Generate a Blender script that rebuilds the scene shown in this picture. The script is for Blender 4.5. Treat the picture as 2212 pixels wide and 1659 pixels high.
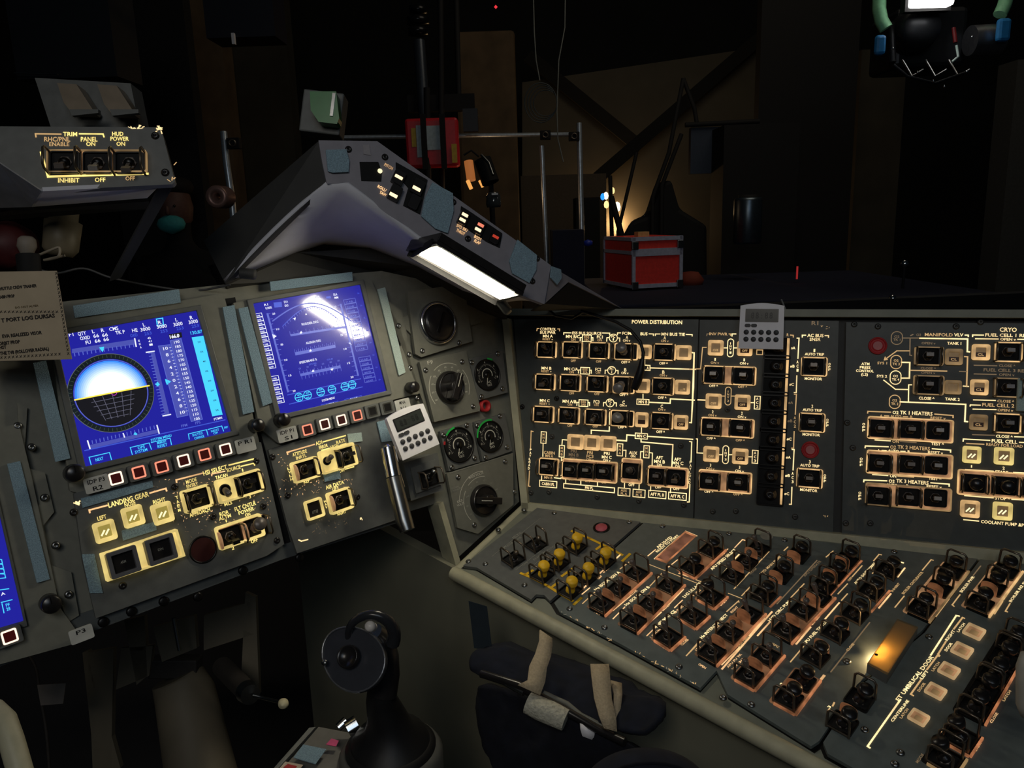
import bpy, math, random
from mathutils import Vector as V, Matrix
random.seed(7)
for o in list(bpy.data.objects): bpy.data.objects.remove(o)
scn = bpy.context.scene
COL = scn.collection
# ------------------------------------------------------------------ camera
FPX, CX, CY = 1670.0, 1106.0, 829.5
upc = V((-.031, .978, .209)).normalized()
fwd = V((0, 0, -1)); yc = (fwd - upc * fwd.dot(upc)).normalized(); xc = yc.cross(upc)
W = Matrix((xc, yc, upc)).to_4x4(); W.translation = V((0, 0, 1.25))
cam = bpy.data.cameras.new('camera'); co = bpy.data.objects.new('camera', cam); COL.objects.link(co)
cam.sensor_width = 36; cam.lens = 36 * FPX / 2212; cam.clip_start = .02; cam.clip_end = 60
co.matrix_world = W; scn.camera = co
vs = scn.view_settings; vs.view_transform = 'Standard'; vs.look = 'None'; vs.gamma = 1; vs.use_curve_mapping = False
vs.exposure = 0.0
# ------------------------------------------------------------------ world, room light and added fills
w = bpy.data.worlds.new('world'); scn.world = w; w.use_nodes = True
w.node_tree.nodes['Background'].inputs[0].default_value = (.55, .8, 1, 1)
w.node_tree.nodes['Background'].inputs[1].default_value = .0042
def area(name, loc, tgt, size, power, col, sy=None):
    l = bpy.data.lights.new(name, 'AREA'); l.energy = power; l.color = col; l.size = size
    if sy: l.shape = 'RECTANGLE'; l.size_y = sy
    o = bpy.data.objects.new(name, l); COL.objects.link(o); o.location = loc
    o.rotation_euler = (V(tgt) - V(loc)).to_track_quat('-Z', 'Y').to_euler(); return o
# dim bluish stage light high behind the viewer, unseen warm fill added over the workshop
area('stage_light_behind', (.5, -2.0, 2.7), (.1, 1.2, 1.1), 1.2, 8, (.72, .85, 1))
area('workshop_fill', (1.5, 3.2, 4.2), (0.6, 7, 1.0), 2.0, 15, (1, .86, .66))
area('cabin_fill_behind', (-.35, -.75, 2.1), (.45, 1.0, .6), .5, 5.0, (1, .93, .82))  # unseen warm fill, added to lift the side wall and pouch
# ------------------------------------------------------------------ materials
def lin(c):
    return tuple(((x/255)/12.92 if x/255 <= .04045 else ((x/255+.055)/1.055)**2.4) for x in c) + (1,)
MATS = {}
def mat(name, rgb, rough=.6, metal=0., var=.12, scale=60, bump=0., spec=.4, coat=0, rgb2=None, trans=0):
    if name in MATS: return MATS[name]
    m = bpy.data.materials.new(name); m.use_nodes = True; nt = m.node_tree; b = nt.nodes['Principled BSDF']
    b.inputs['Roughness'].default_value = rough; b.inputs['Metallic'].default_value = metal
    b.inputs['Specular IOR Level'].default_value = spec; b.inputs['Coat Weight'].default_value = coat
    if trans: b.inputs['Transmission Weight'].default_value = trans
    tc = nt.nodes.new('ShaderNodeTexCoord'); nz = nt.nodes.new('ShaderNodeTexNoise')
    nz.inputs['Scale'].default_value = scale; nz.inputs['Detail'].default_value = 5
    nt.links.new(tc.outputs['Object'], nz.inputs['Vector'])
    r = nt.nodes.new('ShaderNodeValToRGB'); nt.links.new(nz.outputs['Fac'], r.inputs[0])
    c = lin(rgb); c2 = lin(rgb2) if rgb2 else None
    r.color_ramp.elements[0].position = .3; r.color_ramp.elements[1].position = .7
    r.color_ramp.elements[0].color = tuple(x*(1-var) for x in c[:3]) + (1,)
    r.color_ramp.elements[1].color = c2 or tuple(min(1, x*(1+var)) for x in c[:3]) + (1,)
    nt.links.new(r.outputs[0], b.inputs['Base Color'])
    if bump:
        bp = nt.nodes.new('ShaderNodeBump'); bp.inputs['Strength'].default_value = bump; bp.inputs['Distance'].default_value = .002
        nt.links.new(nz.outputs['Fac'], bp.inputs['Height']); nt.links.new(bp.outputs[0], b.inputs['Normal'])
    MATS[name] = m; return m
def emit(name, rgb, s=1., base=(20, 20, 20), rough=.4, var=0, scale=40, sample=False):
    if name in MATS: return MATS[name]
    m = bpy.data.materials.new(name); m.use_nodes = True; nt = m.node_tree; b = nt.nodes['Principled BSDF']
    b.inputs['Base Color'].default_value = lin(base); b.inputs['Roughness'].default_value = rough
    b.inputs['Emission Color'].default_value = lin(rgb); b.inputs['Emission Strength'].default_value = s
    if var:
        tc = nt.nodes.new('ShaderNodeTexCoord'); nz = nt.nodes.new('ShaderNodeTexNoise'); nz.inputs['Scale'].default_value = scale
        nt.links.new(tc.outputs['Object'], nz.inputs['Vector'])
        mr = nt.nodes.new('ShaderNodeMapRange'); mr.inputs[1].default_value = .35; mr.inputs[2].default_value = .65
        mr.inputs[3].default_value = s*(1-var); mr.inputs[4].default_value = s*(1+var)
        nt.links.new(nz.outputs['Fac'], mr.inputs[0]); nt.links.new(mr.outputs[0], b.inputs['Emission Strength'])
    if not sample: m.cycles.emission_sampling = 'NONE'
    MATS[name] = m; return m
GREY = mat('instrument_grey', (118, 118, 108), .55, var=.08, bump=.05, scale=90)
GREYD = mat('dark_panel_grey', (98, 100, 98), .5, var=.12, bump=.08, scale=70)
RPAN = mat('charcoal_panel', (72, 76, 74), .45, var=.1, bump=.06, scale=70)
CPAN = mat('slate_panel', (100, 108, 106), .42, var=.14, bump=.08, scale=60)
FRAME = mat('console_sage', (124, 126, 112), .5, var=.1, bump=.05, scale=40)
CREAM = mat('cream_edge', (176, 172, 146), .5, var=.12, scale=50)
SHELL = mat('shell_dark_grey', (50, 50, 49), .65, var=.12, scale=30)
EYEB = mat('eyebrow_grey', (138, 135, 142), .5, var=.08, scale=60)
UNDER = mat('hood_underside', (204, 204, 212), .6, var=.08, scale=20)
BLK = mat('black_plastic', (14, 13, 13), .35, var=.2)
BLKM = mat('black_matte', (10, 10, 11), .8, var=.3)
GUN = mat('gunmetal_wire', (112, 102, 90), .3, metal=.75, var=.15)
LEV = mat('dark_lever_metal', (112, 104, 98), .35, metal=.2, var=.2)
CHR = mat('chrome', (205, 208, 210), .18, metal=1, var=.05)
STEEL = mat('brushed_steel', (140, 142, 142), .3, metal=1, var=.12)
VEL = mat('blue_velcro', (136, 162, 176), .95, var=.3, scale=900, bump=.6)
VELW = mat('pale_velcro', (178, 196, 190), .95, var=.2, scale=900, bump=.5)
WHITE = mat('timer_white', (232, 230, 234), .4, var=.04)
LCD = mat('timer_lcd', (52, 56, 54), .25, var=.1)
YEL = mat('yellow_paint', (250, 196, 40), .45, var=.12)
PRINT = mat('white_print', (206, 204, 190), .6, var=.08)
PRINTD = mat('faded_print', (150, 150, 140), .6, var=.1)
GRN = mat('green_mark', (40, 190, 80), .5, var=.1)
REDM = mat('red_mark', (176, 40, 44), .55, var=.15)
GLASSB = mat('black_glass', (6, 7, 8), .12, var=.1, spec=.6)
LIT = emit('lit_legend', (255, 222, 160), 1.35, var=.25, scale=30)
LITM = emit('lit_legend_medium', (255, 206, 140), .62)
LITD = emit('lit_legend_dim', (240, 200, 150), .2)
LITF = emit('lit_legend_yellow', (255, 226, 132), 1.25, var=.3, scale=35)
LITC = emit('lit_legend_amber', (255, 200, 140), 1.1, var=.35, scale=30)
BEZ = emit('lit_bezel', (244, 196, 132), .66, base=(150, 120, 90), var=.45, scale=45)
BEZD = emit('lit_bezel_dim', (205, 165, 110), .3, base=(120, 100, 80), var=.6, scale=30)
BEZF = emit('lit_bezel_yellow', (246, 220, 136), .72, base=(160, 130, 70), var=.3, scale=40)
BEZC = emit('lit_bezel_amber', (222, 140, 92), .42, base=(130, 95, 70), var=.7, scale=45)
TRNC = emit('translucent_amber_dim', (200, 140, 96), .15, base=(120, 92, 72), var=.6, scale=50)
TRN = emit('translucent_amber', (214, 160, 112), .36, base=(140, 110, 90), var=.5, scale=50)
WIN = emit('window_dim', (170, 138, 96), .3, base=(90, 75, 55), var=.3)
WIND = emit('window_dark', (90, 50, 30), .08, base=(30, 20, 16))
WINY = emit('window_yellow', (200, 180, 90), .5, base=(100, 90, 50))
STRP = emit('window_stripe', (255, 240, 190), 1.2)
ORNG = emit('orange_key', (255, 150, 120), 1.1); WHKEY = emit('hot_key', (255, 222, 196), 1.6); REDK = emit('dark_red_key', (100, 16, 12), .25)
# ------------------------------------------------------------------ mesh builder
def rot(ax, a): return Matrix.Rotation(a, 3, ax)
TXT = {}
def txt(s, bold=.012):
    k = (s, bold)
    if k not in TXT:
        c = bpy.data.curves.new('t', 'FONT'); c.body = s; c.size = 1; c.offset = bold; c.resolution_u = 2
        c.align_x = 'LEFT'
        o = bpy.data.objects.new('t', c); COL.objects.link(o)
        me = o.to_mesh()
        vs_ = [(v.co.x, v.co.y) for v in me.vertices]; fs = [tuple(p.vertices) for p in me.polygons]
        o.to_mesh_clear(); bpy.data.objects.remove(o); bpy.data.curves.remove(c)
        x0 = min([v[0] for v in vs_] or [0]); x1 = max([v[0] for v in vs_] or [1])
        TXT[k] = ([((v[0]-x0), v[1]) for v in vs_], fs, max(x1-x0, .05))
    return TXT[k]
class MB:
    def __init__(s): s.v = []; s.f = []; s.m = []; s.s = []; s.mats = []
    def mi(s, m):
        if m not in s.mats: s.mats.append(m)
        return s.mats.index(m)
    def add(s, vs_, fs, m, smooth=False):
        b = len(s.v); s.v += [tuple(v) for v in vs_]; k = s.mi(m)
        for f in fs: s.f.append(tuple(b+i for i in f)); s.m.append(k); s.s.append(smooth)
    def box(s, c, d, m, R=None):
        c = V(c); vs_ = []
        for x in (-.5, .5):
            for y in (-.5, .5):
                for z in (-.5, .5):
                    p = V((x*d[0], y*d[1], z*d[2])); vs_.append(c + (R @ p if R else p))
        s.add(vs_, [(0, 1, 3, 2), (4, 6, 7, 5), (0, 4, 5, 1), (2, 3, 7, 6), (0, 2, 6, 4), (1, 5, 7, 3)], m)
    def tube(s, pts, r, m, n=8, closed=False, cap=True):
        pts = [V(p) for p in pts]; N_ = len(pts); rs = r if isinstance(r, (list, tuple)) else [r]*N_
        vs_ = []; prev = None
        for i, p in enumerate(pts):
            a = pts[(i-1) % N_] if (i or closed) else p; b = pts[(i+1) % N_] if (i < N_-1 or closed) else p
            t = (b-a).normalized()
            if prev is None: q = t.orthogonal().normalized()
            else: q = (prev - t*prev.dot(t)).normalized()
            prev = q; k = t.cross(q)
            for j in range(n):
                an = 2*math.pi*j/n; vs_.append(p + (q*math.cos(an) + k*math.sin(an))*rs[i])
        fs = []
        for i in range(N_ if closed else N_-1):
            a = i*n; b = ((i+1) % N_)*n
            for j in range(n): fs.append((a+j, a+(j+1) % n, b+(j+1) % n, b+j))
        s.add(vs_, fs, m, True)
        if cap and not closed: s.add(vs_[:n], [tuple(range(n))[::-1]], m); s.add(vs_[-n:], [tuple(range(n))], m)
    def lathe(s, prof, m, c=(0, 0, 0), R=None, n=24, smooth=True, a0=0, a1=2*math.pi):
        c = V(c); vs_ = []; k = len(prof); full = abs(a1-a0-2*math.pi) < 1e-6; nn = n if full else n+1
        for j in range(nn):
            an = a0+(a1-a0)*j/n
            for (r, z) in prof:
                p = V((r*math.cos(an), r*math.sin(an), z)); vs_.append(c + (R @ p if R else p))
        fs = []
        for j in range(n):
            a = j*k; b = ((j+1) % nn)*k
            for i in range(k-1): fs.append((a+i, b+i, b+i+1, a+i+1))
        s.add(vs_, fs, m, smooth)
    def prism(s, poly, z0, z1, m, m2=None):
        n = len(poly); ar = sum(poly[i][0]*poly[(i+1) % n][1]-poly[(i+1) % n][0]*poly[i][1] for i in range(n))
        if ar < 0: poly = poly[::-1]
        vs_ = [(p[0], p[1], z0) for p in poly] + [(p[0], p[1], z1) for p in poly]
        s.add(vs_, [tuple(range(n))[::-1]] + [(i, (i+1) % n, n+(i+1) % n, n+i) for i in range(n)], m)
        s.add(vs_[n:], [tuple(range(n))], m2 or m)
    def ringpoly(s, outer, inner, z0, z1, m):
        n = len(outer); vs_ = [(p[0], p[1], z) for z in (z0, z1) for q in (outer, inner) for p in q]
        fs = []
        for i in range(n):
            j = (i+1) % n
            fs += [(2*n+i, 2*n+j, 3*n+j, 3*n+i), (i, j, 2*n+j, 2*n+i), (n+j, n+i, 3*n+i, 3*n+j)]
        s.add(vs_, fs, m)
    def seg(s, a, b, w, h, m, t=.0003):
        a = V(a); b = V(b); d = b-a
        if d.length < 1e-7: return
        R = Matrix.Rotation(math.atan2(d.y, d.x), 3, 'Z'); c = (a+b)/2
        s.box((c.x, c.y, h+t/2), (d.length+w, w, t), m, R)
    def text(s, st, u, v, wd, hc, h, m, an=0, bold=.012):
        vs_, fs, w0 = txt(st, bold); kx = wd/w0; ky = hc/.7; R = Matrix.Rotation(an, 3, 'Z')
        s.add([V((u, v, h)) + R @ V(((p[0]-w0/2)*kx, (p[1]-.35)*ky, 0)) for p in vs_], fs, m)
    def xf(s, M3=None, t=None):
        s.v = [tuple((M3 @ V(p) if M3 else V(p)) + (V(t) if t else V((0, 0, 0)))) for p in s.v]; return s
    def mesh(s, name):
        me = bpy.data.meshes.new(name); me.from_pydata(s.v, [], s.f)
        for m in s.mats: me.materials.append(m)
        me.polygons.foreach_set('material_index', s.m); me.polygons.foreach_set('use_smooth', s.s); me.update(); return me
def obj(name, data, parent=None, loc=None, rz=0, bevel=0, M=None, sub=0, scale=None):
    if isinstance(data, MB): data = data.mesh(name)
    o = bpy.data.objects.new(name, data); COL.objects.link(o)
    if parent: o.parent = parent
    if M is not None: o.matrix_world = M
    if loc is not None: o.location = loc
    if rz: o.rotation_euler = (0, 0, rz)
    if scale: o.scale = scale
    if bevel:
        b = o.modifiers.new('bevel', 'BEVEL'); b.width = bevel; b.segments = 2; b.limit_method = 'ANGLE'; b.angle_limit = .6
    if sub:
        q = o.modifiers.new('sub', 'SUBSURF'); q.levels = sub; q.render_levels = sub
    return o
def tag(o, label=None, cat=None, group=None, kind=None):
    if label: o['label'] = label
    if cat: o['category'] = cat
    if group: o['group'] = group
    if kind: o['kind'] = kind
    return o
def thing(name, label, cat, M=None, loc=None, rz=0, group=None):
    o = bpy.data.objects.new(name, None); COL.objects.link(o); o.empty_display_size = .02
    if M is not None: o.matrix_world = M
    if loc is not None: o.matrix_world = Matrix.Translation(loc) @ Matrix.Rotation(rz, 4, 'Z')
    return tag(o, label, cat, group)
def copy_tree(o, parent=None, label=None, M=None):
    c = o.copy(); COL.objects.link(c); c.parent = parent
    if label: c['label'] = label
    if M is not None: c.matrix_world = M
    for ch in KIDS.get(o.name, []): copy_tree(ch, c)
    return c
KIDS = {}
def kid(p, o): KIDS.setdefault(p.name, []).append(o); return o
# ------------------------------------------------------------------ planes of the cockpit, in camera axes (x right, y up, z back)
def ray(x, y): return V(((x-CX)/FPX, (CY-y)/FPX, -1))
def pr(p): return (CX+FPX*p[0]/-p[2], CY-FPX*p[1]/-p[2])
def at(x, y, z): return W @ (ray(x, y)*z)          # a point of the room seen at (x, y), z metres deep
class PL:
    def __init__(s, P, u, v):
        s.P = V(P); s.u = V(u).normalized(); s.v = (V(v)-s.u*V(v).dot(s.u)).normalized(); s.n = s.u.cross(s.v)
    def hit(s, x, y, h=0):
        r = ray(x, y); return r*((s.P+s.n*h).dot(s.n)/r.dot(s.n))
    def loc(s, x, y, h=0):
        p = s.hit(x, y, h)-s.P; return (p.dot(s.u), p.dot(s.v))
    def px(s, u, v, h=0): return pr(s.P+s.u*u+s.v*v+s.n*h)
    def sc(s, x, y):        # metres per pixel along u and along v here
        u, v = s.loc(x, y); a = s.px(u-.005, v); b = s.px(u+.005, v); c = s.px(u, v-.005); d = s.px(u, v+.005)
        return .01/math.dist(a, b), .01/math.dist(c, d)
    def M(s, u=0, v=0, h=0):
        m = Matrix((s.u, s.v, s.n)).transposed().to_4x4(); m.translation = s.P+s.u*u+s.v*v+s.n*h; return W @ m
uF = V((1.18, .332, -1)).normalized(); PF = ray(690, 765)*1.09
F = PL(PF, uF, V((-.22, 1, .072)))
K = F.hit(1130, 1085)
R = PL(K, V((2.70, -.114, 1)), V((.05, 1, .02)))
_a = V((.97, -.238, 1)).normalized(); _b = V((1.406, .787, -1)).normalized(); _n = _a.cross(_b); _n = (_n-R.u*_n.dot(R.u)).normalized()
_b = (_b-_n*_b.dot(_n)).normalized()
C = PL(K, _b, _n.cross(_b))
class Panel:
    """one bolted unit lying in a cockpit plane; drawing happens in photo-zoom coordinates placed on that plane"""
    def __init__(s, pl, name, label, cat, x, y, h=0):
        s.pl = pl; s.h = s.h0 = h; s.o = V(pl.loc(x, y, h)); s.root = thing(name, label, cat, pl.M(s.o.x, s.o.y, h)); s.z(0, 0, 1); s.L = MB(); s.scr = 0
    def z(s, x0, y0, k): s.zx, s.zy, s.k = x0, y0, k; return s
    def p(s, X, Y): return (s.zx+X/s.k, s.zy+Y/s.k)
    def uv(s, X, Y, h=0):
        a = s.pl.loc(*s.p(X, Y), s.h+h); return (a[0]-s.o.x, a[1]-s.o.y)
    def sc(s, X, Y): a = s.pl.sc(*s.p(X, Y)); return (a[0]/s.k, a[1]/s.k)
    def poly(s, pts): return [s.uv(*q) for q in pts]
    def plate(s, name, pts, m, t=.004, z=-.004, bevel=.001, m2=None):
        b = MB(); b.prism(s.poly(pts), z, z+t, m, m2); return obj(name, b, s.root, bevel=bevel)
    def t(s, st, X, Y, w_, hp=None, m=None, an=0, bold=.015, h=.0006):
        u, v = s.uv(X, Y); a, b = s.sc(X, Y); hp = hp or 36
        if an: a, b = b, a
        s.L.text(st, u, v, w_*a, hp*b, h, m or LIT, an, bold)
    def l(s, pts, m=None, w_=.0014, h=.0003):
        q = [s.uv(*p_) for p_ in pts]
        for a, b in zip(q, q[1:]): s.L.seg(a, b, w_, h, m or LIT)
    def rect(s, x0, y0, x1, y1, m=None, w_=.0012):
        u, v = s.uv((x0+x1)/2, (y0+y1)/2); a, b = s.sc((x0+x1)/2, (y0+y1)/2); a *= (x1-x0)/2; b *= (y1-y0)/2
        c = [(u-a, v-b), (u+a, v-b), (u+a, v+b), (u-a, v+b), (u-a, v-b)]
        for p_, q in zip(c, c[1:]): s.L.seg(p_, q, w_, .0003, m or LIT)
    def caps(s, X, Y, wx, hy, m=None, w_=.0011):
        u, v = s.uv(X, Y); a, b = s.sc(X, Y); a *= wx/2; b *= hy/2; r = min(a, b); pts = []
        for i in range(33):
            an = 2*math.pi*i/32; x = math.cos(an); y = math.sin(an)
            pts.append((u+x*r+(a-r)*(1 if x > 0 else -1), v+y*r+(b-r)*(1 if y > 0 else -1)))
        for p_, q in zip(pts, pts[1:]): s.L.seg(p_, q, w_, .0003, m or LIT)
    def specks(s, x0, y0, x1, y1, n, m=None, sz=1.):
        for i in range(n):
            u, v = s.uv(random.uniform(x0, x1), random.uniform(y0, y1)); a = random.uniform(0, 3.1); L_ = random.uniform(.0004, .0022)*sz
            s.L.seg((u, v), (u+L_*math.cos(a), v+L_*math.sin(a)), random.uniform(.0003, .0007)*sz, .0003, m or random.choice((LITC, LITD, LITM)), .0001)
    def done(s): 
        if s.L.f: obj('legend_print', s.L, s.root, (0, 0, s.h-s.h0))
    def put(s, name, proto, X, Y, h=0, rz=0, scale=None):
        u, v = s.uv(X, Y); o = obj(name, proto[0], s.root, (u, v, h+s.h-s.h0), rz, scale=scale)
        for nm, me, lc, r in proto[1]:
            c = obj(nm, me, o, lc); c.rotation_euler = r
        return o
    def screws(s, pts, m=None):
        for X, Y in pts: u, v = s.uv(X, Y); obj('screw', screw_me(m if m and not (m is STEEL and s.pl is R) else mat('dim_screw', (72, 72, 70), .4, metal=.5) if s.pl is R else STEEL), s.root, (u, v, s.h-s.h0), random.random()*3)
    def bezel(s, x0, y0, x1, y1, m=None, fill=None, w_=.0017, hz=.004):
        """raised light-carrying frame round one or more switches"""
        X, Y = (x0+x1)/2, (y0+y1)/2; u, v = s.uv(X, Y); a, b = s.sc(X, Y); a *= (x1-x0)/2; b *= (y1-y0)/2
        o_ = rr(a, b, .003); i_ = rr(a-w_, b-w_, .002); bm = MB(); bm.ringpoly(o_, i_, 0, hz, m or BEZ)
        bm.prism(i_, 0, .0008, fill or BLK); return obj('switch_bezel', bm, s.root, (u, v, s.h-s.h0))
    def window(s, x0, y0, x1, y1, m=None, win=None, flag=None, st=None, stm=None, k_=.6):
        X, Y = (x0+x1)/2, (y0+y1)/2; u, v = s.uv(X, Y); a, b = s.sc(X, Y); a *= (x1-x0)/2; b *= (y1-y0)/2
        bm = MB(); o_ = rr(a, b, .003); i_ = rr(a*k_, b*k_, .001); bm.ringpoly(o_, i_, 0, .005, m or BEZ)
        o = obj('indicator_window', bm, s.root, (u, v, s.h-s.h0), bevel=.0006)
        f = MB(); f.prism(i_, .0, .0015, win or WIN)
        if flag == 'stripes':
            for k in (-1, 1): f.seg((k*a*.2-a*.15, -b*.3), (k*a*.2+a*.15, b*.05), b*.16, .0016, STRP)
        if flag == 'dark': f.prism([(-a*.58, -b*.58), (a*.58, -b*.58), (a*.58, -b*.02), (-a*.58, -b*.02)], .0015, .002, WIND)
        if flag == 'step': f.prism([(-a*.45, -b*.35), (a*.1, -b*.35), (a*.1, b*.1), (-a*.45, b*.1)], .0015, .0025, WIN)
        if st: f.text(st, 0, -b*.3, a*.7, b*.3, .0024, stm or LITM, 0, .01)
        obj('flag', f, o); return o
def rr(a, b, r, n=4):
    pts = []
    for cx_, cy_, s0 in ((a-r, b-r, 0), (-a+r, b-r, 1), (-a+r, -b+r, 2), (a-r, -b+r, 3)):
        for i in range(n+1):
            an = math.pi/2*(s0+i/n); pts.append((cx_+r*math.cos(an), cy_+r*math.sin(an)))
    return pts
_sc = {}
def screw_me(m):
    if m.name not in _sc:
        b = MB(); b.lathe([(.0045, 0), (.0044, .0008), (.0032, .0022), (.0012, .0024), (.0011, .0014), (0, .0014)], m, n=12); _sc[m.name] = b.mesh('screw')
    return _sc[m.name]
# ------------------------------------------------------------------ toggle switches: black well, lever, two wire guards
def guard_me(hh, hv, m=GUN, r=.0013):
    b = MB(); k = .004; pts = [(0, -hv, 0), (0, -hv*.95, hh-k), (0, -hv*.7, hh), (0, hv*.7, hh), (0, hv*.95, hh-k), (0, hv, 0)]
    b.tube(pts, r, m, n=8); b.tube([(0, -hv, .002), (0, hv, .002)], r*.9, m, n=6); return b.mesh('wire_guard')
def plate_guard_me(hh, hv, m):
    b = MB(); pts = []
    for i in range(9):
        an = math.pi*i/8; pts.append((-hv*math.cos(an), (hh-hv*.55)+hv*.55*math.sin(an)))
    pts = [(-hv, 0)]+pts+[(hv, 0)]
    n = len(pts); t = .0009
    vs_ = [(-t, p[0], p[1]) for p in pts]+[(t, p[0], p[1]) for p in pts]
    b.add(vs_, [tuple(range(n))[::-1], tuple(range(n, 2*n))]+[(i, (i+1) % n, n+(i+1) % n, n+i) for i in range(n)], m); return b.mesh('side_guard')
def lever_me(kind, m=None):
    b = MB()
    if kind == 'bat':
        b.lathe([(.0058, 0), (.0058, .003), (.004, .0045), (.0026, .005)], BLK, n=12)
        b.lathe([(.0024, .004), (.0026, .010), (.0036, .017), (.0040, .0205), (.0034, .0225), (0, .023)], m or LEV, n=12)
    elif kind == 'lock':
        b.lathe([(.0062, 0), (.0062, .004), (.004, .005)], BLK, n=6, smooth=False)
        b.lathe([(.0028, .005), (.0028, .012), (.0052, .0125), (.0052, .0145), (.003, .015), (.0042, .019), (.0046, .024), (0, .0245)], m or LEV, n=12)
    elif kind == 'tab':
        b.lathe([(.0058, 0), (.0058, .003), (.003, .0045)], BLK, n=12); b.box((0, 0, .010), (.0036, .004, .012), m or LEV); b.box((0, 0, .018), (.009, .005, .006), m or LEV)
    elif kind == 'knob':
        b.lathe([(.0066, 0), (.0066, .004), (.0038, .005), (.0036, .012), (.0076, .014), (.0085, .018), (.0085, .0225), (.0072, .0245), (0, .025)], m or LEV, n=18)
    return b.mesh('lever')
def well_me(a, b_):
    b = MB(); b.ringpoly(rr(a, b_, .003), rr(a-.0014, b_-.0014, .002), 0, .0036, BLK); b.prism(rr(a-.001, b_-.001, .002), 0, .0010, BLKM)
    b.lathe([(.0072, .001), (.0072, .0028), (.0062, .0034), (.005, .0034)], LEV, n=6, smooth=False); return b.mesh('toggle_switch')
LEVW = mat('worn_lever', (158, 152, 146), .35, metal=.25, var=.25)
BLKK = mat('black_knob', (34, 32, 32), .28, var=.2, spec=.5)
_lv = {}
def lev(kind, m): 
    k = (kind, m.name)
    if k not in _lv: _lv[k] = lever_me(kind, m)
    return _lv[k]
WR = well_me(.0145, .0125); GR = guard_me(.019, .0125); GC = guard_me(.027, .0125, r=.0015); WC = well_me(.0125, .0135); PGM = emit('side_guard_painted_glow', (190, 120, 78), .2, base=(120, 90, 66), var=.6, scale=60); PGC = plate_guard_me(.019, .0095, PGM); PGR = plate_guard_me(.017, .011, TRN)  # shelf side guards: reflected amber glow put in as emission
def sw(kind='bat', m=None, tilt=.35, plane='R', sides='ww'):
    m = m or LEV; W_, G_, P_, g = (WR, GR, PGR, .0152) if plane == 'R' else (WC, GC, PGC, .0128)
    kids = [('lever', lev(kind, m), (0, 0, .002), (-tilt, 0, 0))]
    for sg, ch in zip((-1, 1), sides):
        if ch == 'w': kids.append(('wire_guard', G_, (sg*g, 0, 0), (0, 0, 0)))
        if ch == 'p': kids.append(('side_guard', P_, (sg*g, 0, 0), (0, 0, 0)))
    return (W_, kids)
# ================================================================== right side console: frame and sloped shelf
fr = thing('console_frame', 'sage green side console frame with ledges carrying the dark lit switch panels', 'console', R.M())
fo = V(R.loc(1130, 1085)); 
def Rl(x, y, h=0): return R.loc(x, y, h)
def bar(pl, a, b, wd, z0, z1, m, name, root, bevel=.003, side=1):
    a = V(a); b = V(b); d = (b-a).normalized(); n = V((-d.y, d.x))*wd*side; bm = MB()
    bm.prism([tuple(a), tuple(b), tuple(b+n), tuple(a+n)], z0, z1, m); return obj(name, bm, root, bevel=bevel)
b = MB(); b.prism([Rl(1090, 668), Rl(2420, 674), Rl(2420, 1215), Rl(1130, 1085)], -.03, -.006, SHELL); obj('backing_plate', b, fr)
bar(R, Rl(1090, 682), Rl(2420, 689), .011, -.05, .012, FRAME, 'top_ledge', fr)
bar(R, Rl(1129, 1104), Rl(2420, 1238), .016, -.03, .010, CREAM, 'bottom_ledge', fr, .004)
bar(R, Rl(1131, 1098), Rl(1089, 690), .012, -.02, .010, CREAM, 'corner_strip', fr, .002, -1)
# sloped shelf
cf = thing('shelf_frame', 'sloping sage green console shelf with a rounded cream front lip', 'console', C.M())
Cl = C.loc
b = MB(); b.prism([Cl(975, 1225), Cl(1130, 1087), Cl(2500, 1245), Cl(2500, 1900), Cl(2045, 1795)], -.03, -.006, FRAME); obj('shelf_plate', b, cf, bevel=.002)
b = MB(); A = V(Cl(978, 1229)+(0,)); B = V(Cl(2060, 1805)+(0,)); b.tube([A+V((0, 0, -.008)), B+V((0, 0, -.008))], .0105, CREAM, n=14); obj('front_lip', b, cf)
b = MB(); b.tube([A+V((0, 0, -.01)), V(Cl(1128, 1089)+(-.01,))], .007, CREAM, n=10); obj('end_lip', b, cf)
# vertical side wall under the lip, running forward beneath the instrument panel
wA = W @ (C.hit(975, 1225, -.014)); wB = W @ (C.hit(2060, 1805, -.014)); dd = (wB-wA).normalized(); wA0 = wA-dd*.45
b = MB(); nn = V((0, 0, 1)).cross(dd).normalized()*.02; nn = -nn if nn.dot(-wA) > 0 else nn
q = [wA0, wB, V((wB.x, wB.y, 0)), V((wA0.x, wA0.y, 0))]; q2 = [p+nn for p in q]
b.add(q+q2, [(0, 1, 2, 3), (7, 6, 5, 4), (0, 4, 5, 1), (1, 5, 6, 2), (2, 6, 7, 3), (3, 7, 4, 0)], mat('side_wall_sage', (128, 126, 108), .6, var=.14, scale=6))
tag(obj('wall_right', b), kind='structure')
b = MB(); b.box((0, 1.2, -.02), (4.2, 3.6, .04), mat('cabin_floor', (40, 40, 42), .8, scale=5)); tag(obj('floor', b), kind='structure')
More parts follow.
